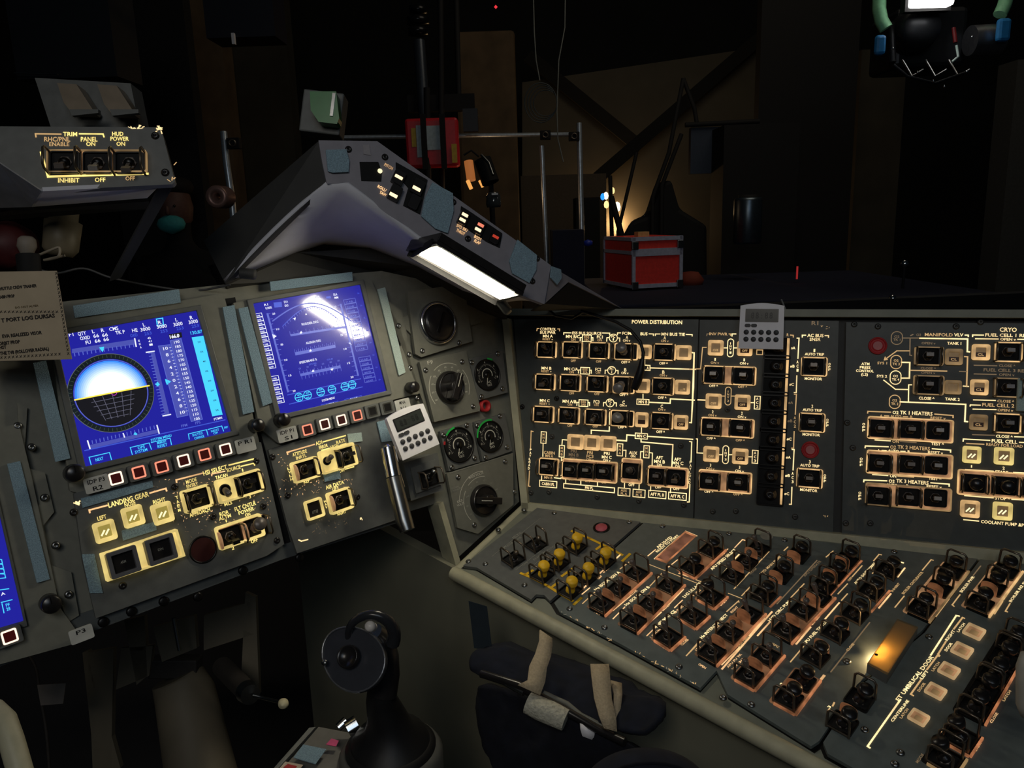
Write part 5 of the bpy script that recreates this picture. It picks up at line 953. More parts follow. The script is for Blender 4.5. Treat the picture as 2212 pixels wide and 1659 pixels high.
Le = [p for p in sorted(la, key=lambda p: p[0])][:2]; b = MB(); b.box(((Le[0][0]+Le[1][0])/2*1.06, (Le[0][1]+Le[1][1])/2, .003), (.003, abs(Le[0][1]-Le[1][1])*1.1, .011), BLKM); obj('end_lip', b, lamp)  # left end lip added to shade the hood underside from the tubes
Re = [Lp.loc(*pr(lq[0])), Lp.loc(*pr(lq[3]))]; a_, c_ = V(Re[0]), V(Re[1]); sg_ = -1 if a_.y < 0 else 1; b = MB(); b.prism([(a_.x*1.05, a_.y*1.14), (c_.x*1.05, c_.y*1.14), (c_.x*1.05, c_.y*1.14+sg_*.0015), (a_.x*1.05, a_.y*1.14+sg_*.0015)], -.002, .010, BLKM); obj('rear_lip', b, lamp)  # rear lip added to cut the lamp light above the right-hand screen
TUBE = emit('lamp_tube', (255, 244, 216), 40.0, base=(200, 200, 190), sample=True)
for q in ([(908, 545), (921, 541), (1094, 637), (1082, 641)], [(935, 541), (955, 537), (1112, 632), (1096, 637)]):
    b = MB(); pp = [Lp.loc(*p_) for p_ in q]; b.prism(pp, -.001, .0042, TUBE); obj('tube', b, lamp, bevel=.001)
b = MB(); b.prism([Lp.loc(*p_) for p_ in ((897, 541), (950, 529), (953, 533), (899, 546))], 0, .001, emit('lamp_edge', (255, 240, 200), 1.6)); obj('end_reflector', b, lamp)
b = MB(); u, v = Lp.loc(1083, 655); b.lathe([(.007, -.01), (.007, .014), (.005, .018), (0, .018)], STEEL, (u, v, 0), rot('Y', 1.2), n=16); obj('mount_stub', b, lamp)
# green guarded switch box standing on the hood's left corner
gb = thing('green_guard_box', 'small grey box with a green plastic guard, standing behind the hood corner', 'guard box', M=W @ Matrix.Translation(zz(700, 250, 1.04)) @ Matrix.Rotation(-.12, 4, 'Z'))
b = MB(); b.box((0, 0, 0), (.054, .056, .03), GREYD); obj('box', b, gb, bevel=.002); b = MB(); pts = [(-.012, .018), (.022, .022), (.03, -.012), (.028, -.02), (.004, -.02), (-.008, -.006)]; b.prism(pts, .015, .036, mat('green_plastic', (40, 120, 62), .3, spec=.6)); obj('guard', b, gb, bevel=.003); b = MB(); b.box((.02, .004, .037), (.004, .03, .002), CHR); obj('metal_edge', b, gb)
# ================================================================== trim unit, upper left
t0, t1, t3 = ray(-120, 272)*.80, ray(345, 275)*.84, ray(-120, 405)*.79
Tm = PL(t0, t1-t0, t0-t3)
U = Panel(Tm, 'trim_hood', 'dark overhead hood unit lettered TRIM and HUD POWER in yellow, its underside lit blue', 'hood', 220, 340)
U.plate('face_plate', [(-120, 272), (345, 275), (352, 292), (378, 392), (372, 398), (93, 412), (0, 352), (-120, 290)], GREYD, t=.010, z=-.010, bevel=.0015)
U.z(0, 130, 3.95)
U.t('TRIM', 600, 632, 120, 36, LITF); U.l([(308, 655), (304, 630), (520, 633)], LITM, .0013); U.l([(680, 630), (880, 632), (888, 655)], LITF, .0013); U.t('RHC/PNL', 490, 676, 222, 38, LITM); U.t('ENABLE', 508, 718, 170, 34, LITM); U.t('PANEL', 762, 676, 142, 38, LITF); U.t('ON', 776, 716, 78, 34, LITF)
U.t('HUD', 1006, 630, 95, 34, LITF); U.t('POWER', 1022, 672, 156, 34, LITF); U.t('ON', 1032, 715, 74, 34, LITF); U.t('INHIBIT', 588, 1026, 182, 38, LITF); U.t('OFF', 856, 1022, 90, 36, LITF); U.t('OFF', 1112, 1010, 80, 34, LITM)
U.l([(352, 790), (412, 995), (1260, 970)], LITF, .0022); U.bezel(410, 775, 1265, 965, m=BEZD, fill=TRN, w_=.0012)
U.put('toggle_switch', sw('tab', LEV, -.6, 'R', 'ww'), 560, 880); U.put('toggle_switch', sw('tab', LEVW, -.7, 'R', '--'), 840, 885); U.put('toggle_switch', sw('tab', LEV, -.8, 'R', 'ww'), 1110, 885)
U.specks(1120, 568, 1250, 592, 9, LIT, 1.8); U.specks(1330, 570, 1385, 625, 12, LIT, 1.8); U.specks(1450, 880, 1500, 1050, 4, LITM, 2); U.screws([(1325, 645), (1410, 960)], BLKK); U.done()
us = U.root
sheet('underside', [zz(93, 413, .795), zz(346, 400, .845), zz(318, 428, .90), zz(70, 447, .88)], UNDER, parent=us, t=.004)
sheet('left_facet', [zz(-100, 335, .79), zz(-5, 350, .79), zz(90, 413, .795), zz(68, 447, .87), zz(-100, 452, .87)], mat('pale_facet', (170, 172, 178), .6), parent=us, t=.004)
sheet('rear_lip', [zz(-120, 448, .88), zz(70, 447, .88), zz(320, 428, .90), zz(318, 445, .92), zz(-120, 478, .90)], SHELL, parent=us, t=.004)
sheet('right_strut', [zz(346, 402, .845), zz(378, 396, .845), zz(262, 600, .93), zz(236, 608, .93)], SHELL, parent=us, t=.012)
sheet('rear_box', [zz(75, 168, .98), zz(282, 180, .98), zz(306, 300, .98), zz(118, 300, .98)], GREYD, parent=us, t=.03)
for x in (163, 250):
    d = V((x-163, 3 if x > 163 else 0)); q = [(123, 179), (165, 182), (200, 236), (198, 242), (152, 240), (138, 222)]; sheet('switch_cover', [zz(px_+d.x, py_+d.y, .955) for px_, py_ in q], mat('amber_cover', (128, 116, 100), .35), parent=us, t=.02)
    sheet('cover_lip', [zz(150+d.x, 236, .945), zz(212+d.x, 236, .945), zz(212+d.x, 244, .945), zz(155+d.x, 250, .945)], GREYD, parent=us, t=.006)
# head-up display cables and connector bits hanging below the trim unit
def cable(name, pts, r, m, label, cat='cable', group=None, n=24):
    ps = [W @ zz(*p) for p in pts]; out = []
    for i in range(len(ps)-1):
        p0 = ps[max(i-1, 0)]; p1 = ps[i]; p2 = ps[i+1]; p3 = ps[min(i+2, len(ps)-1)]
        for k in range(6):
            t_ = k/6; out.append(.5*((2*p1)+(p2-p0)*t_+(2*p0-5*p1+4*p2-p3)*t_*t_+(3*p1-p0-3*p2+p3)*t_**3))
    out.append(ps[-1]); c = out[0].copy(); b = MB(); b.tube([p-c for p in out], r, m, n=8); o = obj(name, b, loc=c); return tag(o, label, cat, group)
RUB = mat('rubber_black', (16, 16, 17), .45, var=.2); WIREW = mat('wire_pale', (150, 140, 122), .5)
cable('wire', [(75, 555, .93), (110, 540, .92), (128, 535, .92), (125, 555, .92), (95, 562, .93), (140, 552, .93)], .0016, WIREW, 'thin pale looped wire hanging over the card below the TRIM panel')
cable('wire', [(60, 575, .93), (120, 590, .94), (180, 580, .95), (240, 600, .96), (330, 618, .98), (420, 628, 1.0), (497, 615, 1.0)], .0014, mat('wire_grey', (70, 70, 70), .5), 'thin grey wire drooping along the panel top towards the hood hinge')
kn = thing('white_knob_lever', 'small black lever with a dull white knob above the cream card', 'lever', M=W @ Matrix.Translation(zz(60, 550, .86)))
b = MB(); b.lathe([(.006, 0), (.010, .009), (.009, .017), (.006, .020), (0, .020)], mat('dull_white', (120, 112, 102), .6), (-.001, .0, .0), rot('X', -1.57), n=16); obj('knob', b, kn); b = MB(); b.tube([(0, 0, 0), (.002, -.02, .0), (-.003, -.035, 0), (-.005, -.045, 0)], [.012, .012, .008, .001], BLKM, n=10); obj('stem', b, kn)
cyl = thing('beige_cylinder', 'dim beige cylindrical fitting hanging under the TRIM unit', 'fitting', M=W @ Matrix.Translation(zz(135, 500, .95)))
b = MB(); b.lathe([(.016, .032), (.016, .014), (.021, .012), (.020, -.022), (.014, -.03), (0, -.03)], mat('beige_plastic', (110, 102, 84), .5), (0, 0, 0), rot('X', -1.5) @ rot('Y', .15), n=20); obj('body', b, cyl)
rdp = thing('red_fitting', 'dark red rounded fitting at the left edge above the card', 'fitting', M=W @ Matrix.Translation(zz(14, 530, .93)))
b = MB(); b.lathe([(.028, -.02), (.03, 0), (.022, .02), (0, .025)], mat('dark_red', (64, 14, 16), .6), n=20); obj('body', b, rdp)
# card with text
card = PL(zz(75, 690, .80), ray(155, 690)*.815-ray(0, 705)*.80, V((-.06, 1, .02)))
Kc = Panel(card, 'text_card', 'cream card with dark lettering and a dotted border hanging at the left edge', 'card', 75, 690)
CARDM = mat('card_cream', (176, 160, 134), .7, var=.1, scale=30)
Kc.plate('card_sheet', [(-90, 588), (122, 585), (155, 776), (-90, 782)], CARDM, t=.0015, z=-.0015, bevel=.0); Kc.h = 0; INK = mat('card_ink', (30, 22, 16), .7)
Kc.z(0, 550, 3.95)
for i in range(22): X = 480+i*4.9; Y = 160+i*32.5; Kc.t('X', X, Y, 22, 22, INK)
for i in range(17): Kc.t('X', -20+i*33, 880-i*2, 24, 20, INK)
for i in range(15): Kc.t('X', 10+i*34, 487, 26, 18, INK)
for s, x, y, w_, h_ in (('SHUTTLE CREW TRAINER', 150, 278, 330, 22), ('CABIN PROP', 55, 357, 140, 22), ('T PORT LOG DURSAS', 240, 540, 460, 28), ('EVA REALIZED VISOR', 190, 680, 340, 24), ('ORBIT PROP', 80, 750, 180, 24), ('HST', 25, 790, 60, 22), ('THE TV8 (ROLLOVER RADIAL)', 210, 822, 420, 24)): Kc.t(s, x, y, w_, h_*1.15, INK, bold=.035)
Kc.t('DO NOT ALTER', 230, 443, 200, 16, mat('card_ink_light', (110, 92, 60), .7)); Kc.done()
# ================================================================== timers
def timer(label, pl, quad, h, grp='white kitchen timers'):
    X = sum(q[0] for q in quad)/4; Y = sum(q[1] for q in quad)/4; Pn = Panel(pl, 'kitchen_timer', label, 'timer', X, Y, h)
    hw, hh = .031, .033
    b = MB(); pts = []
    for i in range(9): t_ = i/8; pts.append((-hw+2*hw*t_, hh-.002+.004*math.sin(math.pi*t_)))
    b.prism([(-hw*1.02, -hh), (hw*1.02, -hh)]+pts[::-1], -.014, 0, WHITE); obj('case', b, Pn.root, bevel=.004)
    b = MB(); b.prism(rr(.0235, .0098, .001), 0, .0006, BLKK); b.prism(rr(.022, .0083, .001), .0006, .0009, LCD); o = obj('screen', b, Pn.root, (0, .0165, 0))
    d_ = MB(); DG = mat('lcd_digit', (24, 26, 26), .4)
    for i, ch in enumerate('88:88'): d_.text(ch, -.013+i*.0065, 0, .0045 if ch != ':' else .001, .009, .001, DG)
    obj('digits', d_, o)
    b = MB(); b.lathe([(.0026, 0), (.0026, .001), (.0022, .0016), (0, .0018)], mat('button_dark', (58, 58, 60), .5), n=14); bm = b.mesh('button')
    for r_ in range(2):
        for c_ in range(5): obj('button', bm, Pn.root, (-.0212+c_*.0106, -.0085-r_*.0105, 0), scale=(1.45, 1.45, 1))
    b = MB(); b.prism(rr(.0042, .0024, .0022), 0, .0016, mat('button_dark', (58, 58, 60), .5)); m2 = b.mesh('button')
    for c_ in range(2): obj('button', m2, Pn.root, (-.0195+c_*.009, .0015, 0))
    tag(Pn.root, group=grp); return Pn
tiltF = PL(F.hit(890, 930, .055), F.u*.9+V((.0, .10, .1)), F.v*1.0+V((.02, 0, -.12)))
q_ = tiltF
timer('white kitchen timer standing on the dark lock box beside the right-hand screen', q_, [(836, 901), (916, 871), (943, 960), (874, 991)], 0)
timer('white kitchen timer hanging over the top edge of the INV PWR panel', R, [(1591, 655), (1700, 655), (1700, 757), (1588, 755)], .022)
# lock box with guarded switch, brake handle
lk = Panel(F, 'lock_box', 'dark grey box with a small guarded toggle under the warm lit timer', 'switch box', 916, 1028, .02)
lk.plate('box', [(872, 1000), (945, 978), (959, 1058), (888, 1082)], GREYD, t=.045, z=-.045, bevel=.004); lk.plate('step', [(884, 1010), (940, 992), (952, 1046), (896, 1066)], GREYD, t=.004, z=0, bevel=.002); lk.put('toggle_switch', sw('bat', STEEL, .5, 'R', 'ww'), 922, 1032, .004)
bh = thing('brake_handle', 'bright chrome tube handle hanging left of the dark lock box', 'handle', M=W @ Matrix.Translation(zz(830, 975, 1.06)))
iv = bh.matrix_world.inverted(); tp_ = lambda x, y, z: iv @ (W @ zz(x, y, z))
b = MB(); b.tube([tp_(838, 968, 1.08), tp_(850, 1030, 1.07)], [.0105, .0105], CHR, n=20); b.tube([tp_(828, 968, 1.10), tp_(838, 962, 1.08), tp_(848, 974, 1.075), tp_(872, 1052, 1.09)], .0022, CHR, n=8); obj('top_sleeve', b, bh)
b = MB(); b.tube([tp_(850, 1032, 1.07), tp_(873, 1125, 1.055), tp_(880, 1146, 1.052)], [.0108, .0115, .0105], STEEL, n=20); obj('grip_tube', b, bh, bevel=.001)
# boom mic cable over the power distribution panel
mc = thing('headset_boom', 'thick black cable with a rounded end drooping over the POWER DISTRIBUTION panel', 'cable', M=R.M(*R.loc(1370, 760)))
iv2 = mc.matrix_world.inverted(); h2 = lambda x, y, h: iv2 @ (W @ R.hit(x, y, h))
b = MB(); b.tube([h2(1255, 672, .03), h2(1290, 682, .035), h2(1330, 695, .04), h2(1362, 713, .042), h2(1383, 738, .042), h2(1390, 762, .042), h2(1387, 785, .042)], .0026, RUB, n=10); obj('cord', b, mc)
b = MB(); b.tube([h2(1388, 775, .042), h2(1384, 800, .042), h2(1376, 825, .04), h2(1370, 840, .038)], [.0035, .0062, .0072, .006], RUB, n=12); obj('boom_end', b, mc)
for x0, y0, x1, y1 in ((1170, 672, 1262, 676),): b = MB(); b.tube([h2(1185, 668, .02), h2(1200, 682, .025), h2(1235, 688, .03), h2(1262, 672, .03)], .002, RUB, n=8); obj('loop', b, mc)
# ================================================================== hand controller
hz = .95
hc = thing('hand_controller', 'black control stick with rounded plate on a rubber boot and grey box', 'control stick', M=W @ Matrix.Translation(zz(835, 1600, hz)))
iv3 = hc.matrix_world.inverted(); hp = lambda x, y, z: iv3 @ (W @ zz(x, y, z)); up3 = (iv3.to_3x3() @ V((0, 0, 1))).normalized()
def frame3(n_): 
    n_ = V(n_).normalized(); return n_.to_track_quat('Z', 'Y').to_matrix()
base = hp(845, 1625, .93); bx = MB()
Ru = frame3(up3)
bm = MB(); bm.lathe([(.062, -.05), (.062, 0), (.058, .006), (.05, .008)], mat('base_ring', (84, 84, 80), .5), base, Ru, n=36); obj('base_ring', bm, hc)
bm = MB(); RUBB = mat('rubber_boot', (22, 22, 23), .5, var=.2)
axis = (hp(815, 1440, .90)-base); prof = [(.053, .0), (.052, .012), (.046, .022), (.038, .045), (.030, .062), (.024, .082)]
Ra = frame3(axis); bm.lathe([(.054, -.004), (.054, .010), (.047, .014)], RUBB, base, Ru, n=36); 
ptsb = [base+up3*.008, base+up3*.02, base.lerp(hp(835, 1520, .91), .45), base.lerp(hp(832, 1520, .91), .75), hp(824, 1510, .905), hp(826, 1470, .90)]
bm.tube(ptsb, [.05, .044, .030, .023, .018, .016], RUBB, n=24); obj('rubber_boot', bm, hc)
gp = MB(); gp.tube([hp(828, 1500, .90), hp(836, 1455, .90), hp(834, 1420, .90), hp(826, 1395, .90), hp(812, 1378, .90), hp(804, 1366, .895)], [.016, .015, .015, .016, .016, .012], BLKK, n=20); obj('grip', gp, hc)
gp = MB(); pc = hp(766, 1424, .868); nrm3 = iv3.to_3x3() @ (W.to_3x3() @ V((-.28, .42, .86))); Rp = frame3(nrm3)
out = []
for i in range(40):
    a_ = 2*math.pi*i/40; out.append((.0425*math.cos(a_)*(1+.06*math.cos(a_-2.4)), .033*math.sin(a_)*(1+.05*math.cos(a_))))
q3 = MB(); q3.prism(out, -.003, .002, mat('stick_grey', (52, 54, 60), .35)); q3.ringpoly(out, [(p[0]*.95, p[1]*.94) for p in out], .002, .0045, mat('worn_rim', (110, 112, 116), .3, metal=.5)); 
ux = iv3.to_3x3() @ (W.to_3x3() @ (ray(850, 1490)-ray(700, 1400))); ux = (ux-nrm3*ux.dot(nrm3)).normalized(); M3 = Matrix((ux, nrm3.cross(ux).normalized(), nrm3.normalized())).transposed()
q3.xf(M3, pc); obj('guard_plate', q3, hc, bevel=.0012)
q3 = MB(); q3.lathe([(.013, .003), (.0125, .008), (.011, .009), (.0105, .006), (0, .006)], STEEL if 0 else BLKK, n=28); q3.xf(M3, hp(757, 1420, .864)); obj('round_boss', q3, hc)
for x, y in ((704, 1432), (758, 1472), (792, 1474)): q3 = MB(); q3.lathe([(.0035, .003), (.003, .005), (0, .005)], STEEL, n=10); q3.xf(M3, hp(x, y, .866)); obj('screw', q3, hc)
q3 = MB(); arc_ = []
for i in range(17):
    a_ = math.radians(200-i*14); arc_.append(hp(802+50*math.cos(a_)*1.0, 1372-44*math.sin(a_), .88-.012*math.sin(a_)))
q3.tube(arc_, [.0035+.0003*i for i in range(17)], mat('bow_black', (44, 45, 48), .22), n=10); obj('top_bow', q3, hc)
q3 = MB(); q3.lathe([(.005, -.004), (.006, .002), (.0062, .006), (.004, .009), (0, .0095)], mat('pale_button', (214, 208, 200), .35), hp(803, 1354, .872), Rp, n=16); obj('trim_button', q3, hc)
# grey box of the controller
bq = [zz(560, 1720, .85), zz(688, 1570, .98), zz(900, 1610, .99), zz(1000, 1760, .86)]
sheet('box_top', bq, mat('box_grey', (112, 110, 104), .55, var=.1), parent=hc, t=.06)
sheet('edge_rail', [zz(668, 1572, .97), zz(682, 1570, .975), zz(560, 1705, .85), zz(545, 1712, .845)], mat('edge_grey', (128, 130, 126), .5), parent=hc, t=.03)
sheet('blue_pad', [zz(655, 1608, .925), zz(705, 1618, .93), zz(682, 1650, .905), zz(634, 1636, .90)], VEL, parent=hc, t=-.0 or .001)
sheet('pink_sticker', [zz(716, 1595, .945), zz(732, 1600, .947), zz(726, 1612, .94), zz(704, 1608, .938)], mat('pink_tape', (220, 84, 130), .6), parent=hc, t=.001)
sheet('label_tag', [zz(616, 1645, .89), zz(655, 1652, .90), zz(640, 1672, .88), zz(600, 1664, .875)], mat('tag_cream', (210, 192, 170), .6), parent=hc, t=.001)
sheet('tag_stripe', [zz(622, 1650, .885), zz(642, 1655, .89), zz(636, 1661, .885), zz(612, 1657, .88)], mat('tag_red', (200, 60, 60), .6), parent=hc, t=.001)
b = MB(); p0 = hp(733, 1580, .965); p1 = hp(772, 1560, .975)
b.tube([hp(731, 1572, .96), hp(748, 1556, .965)], .006, CHR, n=8); b.tube([hp(750, 1576, .96), hp(772, 1562, .965)], [.011, .011], CHR, n=8); obj('chrome_bolts', b, hc, bevel=.001)
# ================================================================== lower left: grab handle, pedals, column
gh = thing('grab_handle', 'cream painted grab tube at the bottom left corner', 'handle', M=W @ Matrix.Translation(zz(20, 1600, .72)))
iv4 = gh.matrix_world.inverted(); b = MB(); b.tube([iv4 @ (W @ zz(*p)) for p in ((-60, 1530, .74), (-12, 1535, .735), (10, 1556, .73), (25, 1600, .72), (48, 1680, .71), (70, 1760, .70))], .0105, CREAM, n=16); obj('tube', b, gh)
FW = mat('footwell_paint', (104, 96, 80), .65, var=.15, scale=10); FWD = mat('footwell_dark', (46, 42, 38), .7)
pd = thing('rudder_pedal_frame', 'dim brown metal pedal frame with cut-outs in the dark footwell', 'pedal frame', M=W @ Matrix.Translation(zz(380, 1450, 1.15)))
for q in ([(262, 1400), (330, 1395), (322, 1460), (250, 1490)], [(268, 1340), (312, 1330), (318, 1460), (295, 1480)], [(440, 1330), (540, 1300), (548, 1370), (440, 1405)], [(530, 1280), (552, 1290), (560, 1500), (520, 1480)], [(178, 1410), (190, 1405), (260, 1659), (205, 1659)], [(330, 1355), (420, 1330), (425, 1400), (350, 1430)], [(190, 1410), (245, 1400), (240, 1659), (200, 1659)]):
    sheet('plate', [zz(x, y, 1.18) for x, y in q], FW, parent=pd, t=.01)
b = MB(); ivp = pd.matrix_world.inverted(); b.tube([ivp @ (W @ zz(375, 1335, 1.12)), ivp @ (W @ zz(388, 1405, 1.12))], .003, STEEL, n=8); obj('rod', b, pd)
cy_ = thing('control_column', 'dim olive cylinder standing in the footwell below the LANDING GEAR panel', 'column', M=W @ Matrix.Translation(zz(420, 1600, 1.12)))
ivp = cy_.matrix_world.inverted(); b = MB(); b.tube([ivp @ (W @ zz(382, 1460, 1.2)), ivp @ (W @ zz(400, 1500, 1.2)), ivp @ (W @ zz(460, 1800, 1.05))], [.038, .044, .05], FW, n=28); obj('tube', b, cy_); b = MB(); b.box(ivp @ (W @ zz(380, 1440, 1.2)), (.075, .03, .03), FWD); obj('cap_block', b, cy_, bevel=.003)
lv_ = thing('pedal_lever', 'thin steel rod with a cream ball knob and a cylinder pivot in the footwell', 'lever', M=W @ Matrix.Translation(zz(545, 1505, 1.02)))
ivp = lv_.matrix_world.inverted(); L3 = lambda x, y, z: ivp @ (W @ zz(x, y, z)); b = MB(); b.tube([L3(548, 1503, 1.02), L3(585, 1512, 1.0), L3(605, 1517, .99)], .0022, STEEL, n=8); obj('rod', b, lv_)
b = MB(); k_ = L3(612, 1520, .985); b.lathe([(0, -.007), (.005, -.005), (.007, 0), (.005, .005), (0, .007)], mat('ball_cream', (214, 204, 166), .4), k_, n=16); obj('ball_knob', b, lv_)
b = MB(); b.tube([L3(480, 1440, 1.12), L3(535, 1495, 1.03)], [.014, .0135], FWD, n=16); b.tube([L3(533, 1493, 1.032), L3(541, 1501, 1.02)], [.015, .013], STEEL, n=20); obj('pivot_tube', b, lv_)
sheet('paper_tag', [zz(80, 1480, 1.05), zz(142, 1476, 1.05), zz(136, 1520, 1.05), zz(88, 1524, 1.05)], mat('tag_grey', (120, 112, 104), .7), t=.001, label='small grey paper tag hanging on a cord in the footwell', cat='tag')
cable('cord', [(62, 1415, 1.06), (78, 1445, 1.06), (86, 1500, 1.055), (100, 1580, 1.05), (108, 1680, 1.05)], .002, FWD, 'thin dark cord hanging in the footwell behind the grey paper tag', 'cord')
# ================================================================== pouch hanging on the side wall
NAVY = mat('navy_cloth', (22, 26, 38), .95, var=.35, scale=60, bump=.4); NAVYD = mat('navy_cloth_dark', (12, 14, 24), .95, var=.3, scale=80, bump=.3); STRAP = mat('cream_webbing', (186, 168, 138), .9, var=.12, scale=400, bump=.4); FLE = mat('white_fleece', (190, 186, 168), 1., var=.2, scale=300, bump=1.)
po = thing('stowage_pouch', 'dark navy cloth pouch strapped to the side wall under the console lip', 'pouch', M=W @ Matrix.Translation(zz(1200, 1560, .90)))
ivq = po.matrix_world.inverted(); Q3 = lambda x, y, z: ivq @ (W @ zz(x, y, z))
def quilt(name, rows, m, t=.02, parent=po):
    b = MB(); nr = len(rows); nc = len(rows[0]); vs_ = [Q3(*p) for r in rows for p in r]
    b.add(vs_, [(i*nc+j, i*nc+j+1, (i+1)*nc+j+1, (i+1)*nc+j) for i in range(nr-1) for j in range(nc-1)], m, True); o = obj(name, b, parent, sub=3); s = o.modifiers.new('s', 'SOLIDIFY'); s.thickness = t*.4; s.offset = -1
    if True:
        tx = bpy.data.textures.new(name, 'CLOUDS'); tx.noise_scale = .03; d_ = o.modifiers.new('d', 'DISPLACE'); d_.texture = tx; d_.strength = .014; d_.texture_coords = 'LOCAL'
    return o
quilt('flap', [[(1040, 1400, 1.0), (1090, 1398, 1.02), (1160, 1418, 1.0), (1250, 1445, .98), (1340, 1475, .95), (1430, 1520, .90)], [(1018, 1430, .985), (1080, 1428, .96), (1160, 1450, .94), (1250, 1480, .92), (1340, 1512, .89), (1440, 1545, .86)], [(1025, 1455, .98), (1085, 1468, .95), (1160, 1505, .92), (1240, 1545, .89), (1330, 1585, .86), (1400, 1600, .83)]], NAVY)
quilt('pocket', [[(1030, 1465, .96), (1110, 1490, .93), (1200, 1530, .90), (1290, 1575, .87), (1400, 1615, .84)], [(1040, 1540, .95), (1120, 1570, .92), (1210, 1600, .89), (1300, 1635, .86), (1410, 1665, .83)], [(1060, 1680, .93), (1140, 1700, .90), (1230, 1720, .87), (1320, 1740, .84), (1430, 1760, .81)]], NAVYD)
def ribbon(name, pts, wpx, m, parent=po, t=.003):
    b = MB(); vs_ = []
    for i, p in enumerate(pts):
        dx = wpx if not isinstance(wpx, list) else wpx[i]; vs_ += [Q3(p[0]-dx, p[1], p[2]), Q3(p[0]+dx, p[1]+p[3], p[2])]
    b.add(vs_, [(2*i, 2*i+1, 2*i+3, 2*i+2) for i in range(len(pts)-1)], m, True); o = obj(name, b, parent); s = o.modifiers.new('s', 'SOLIDIFY'); s.thickness = t; return o
ribbon('strap', [(1178, 1362, .925, 18), (1178, 1385, .918, 12), (1172, 1415, .905, 6), (1162, 1440, .895, 4), (1158, 1470, .885, 4), (1142, 1480, .88, 22)], [13, 14, 17, 19, 19, 24], STRAP)
ribbon('strap', [(1295, 1437, .90, 0), (1298, 1470, .885, 2), (1302, 1510, .87, 2), (1312, 1550, .855, 2), (1318, 1573, .85, 8)], [20, 20, 19, 18, 14], STRAP); ribbon('strap_tail', [(1330, 1473, .90, 6), (1334, 1500, .885, 4), (1330, 1560, .865, 2)], [12, 9, 6], STRAP)
b = MB(); b.tube([Q3(1140, 1518, .885), Q3(1165, 1530, .88), Q3(1195, 1543, .875), Q3(1222, 1556, .87)], [.012, .013, .013, .012], FLE, n=16); obj('fleece_roll', b, po)
b = MB(); b.tube([Q3(1092, 1474, .91), Q3(1132, 1497, .895)], .004, STEEL, n=8); obj('buckle', b, po)
b = MB(); b.tube([Q3(1040, 1455, .93), Q3(1120, 1480, .90), Q3(1230, 1540, .875), Q3(1300, 1580, .86), Q3(1350, 1603, .84)], .005, BLKK, n=8); obj('rail', b, po)
b = MB(); b.tube([Q3(1175, 1497, .9), Q3(1225, 1520, .885), Q3(1255, 1545, .875), Q3(1310, 1572, .865)], .003, GREY, n=8); obj('grey_strap', b, po)
ribbon('white_tab', [(1267, 1562, .868, 8), (1268, 1575, .866, 8), (1270, 1588, .865, 10)], [15, 15, 13], WHITE, t=.004)
sheet('blue_patch', [W.inverted() @ p for p in [at(1012, 1298, 1.0), at(1052, 1310, 1.0), at(1064, 1408, 1.0), at(1024, 1400, 1.0)]], mat('blue_patch', (32, 42, 48), .8), t=.001, label='faint dark blue patch on the side wall under the console lip', cat='patch')
pc2 = thing('grey_fitting', 'pale grey rounded object cut by the right edge in front of the shelf', 'cap', M=W @ Matrix.Translation(zz(2232, 1478, .70)))
b = MB(); b.lathe([(0, .03), (.010, .027), (.0135, .015), (.0135, -.02), (.010, -.03), (0, -.033)], mat('pale_cap', (170, 168, 160), .5), (0, 0, 0), rot('X', -1.57), n=24); obj('cap_body', b, pc2)
kb = thing('seat_cushion', 'rounded dark navy cushion at the bottom edge in front of the pouch', 'cushion', M=W @ Matrix.Translation(zz(1400, 1740, .72)))
b = MB(); b.lathe([(0, .045), (.035, .04), (.06, .025), (.07, 0), (.06, -.03), (0, -.04)], NAVY, n=32); b.xf(Matrix.Diagonal((1.0, .75, 1)).to_3x3()); obj('cushion_body', b, kb, sub=1)
b = MB(); b.tube([(.0635*math.cos(a_/32*2*math.pi), .0477*math.sin(a_/32*2*math.pi), .016) for a_ in range(32)], .0016, NAVYD, n=6, closed=True); obj('seam', b, kb)
# ================================================================== workshop behind the cockpit
RGT = W.to_3x3() @ V((1, 0, 0)); RGT = V((RGT.x, RGT.y, 0)).normalized(); FWD_ = V((-RGT.y, RGT.x, 0)); UP = V((0, 0, 1)); SF = -.4
WOOD = mat('old_wood', (92, 74, 52), .8, var=.3, scale=5); WOODD = mat('dark_wood', (50, 46, 36), .85, var=.25, scale=4); PLY = mat('dull_plywood', (84, 78, 66), .9, var=.12, scale=3); WALL = mat('soot_wall', (26, 27, 26), .95, var=.2, scale=2)
BM = mat('stage_black', (12, 12, 13), .8); PIPE = mat('galvanised_pipe', (196, 206, 214), .35, metal=.75, var=.15); CLOTHB = mat('dark_blue_cloth', (24, 28, 48), .9, scale=10)
b = MB(); b.box((0, 0, 0), (18, .1, 8), WALL); tag(obj('wall_back', b, loc=FWD_*9.0+UP*2.6, rz=math.atan2(RGT.y, RGT.x)), kind='structure')
b = MB(); b.box((0, 0, 0), (18, 12, .1), mat('stage_floor', (34, 34, 36), .8, scale=3)); tag(obj('floor_stage', b, loc=FWD_*6.6+UP*(SF-.05)+RGT*0, rz=math.atan2(RGT.y, RGT.x)), kind='structure')
YAW = math.atan2(RGT.y, RGT.x)
def tb(name, pts, r, m, label=None, cat=None, group=None, parent=None, n=10, fl=False):
    ps = [at(*p) for p in pts]
    if fl: ps.append(V((ps[-1].x, ps[-1].y, SF)))
    ps = ps; c = ps[0].copy(); b = MB()
    if parent: iv = parent.matrix_world.inverted(); b.tube([iv @ p for p in ps], r, m, n=n); return obj(name, b, parent)
    b.tube([p-c for p in ps], r, m, n=n); return tag(obj(name, b, loc=c), label, cat, group)
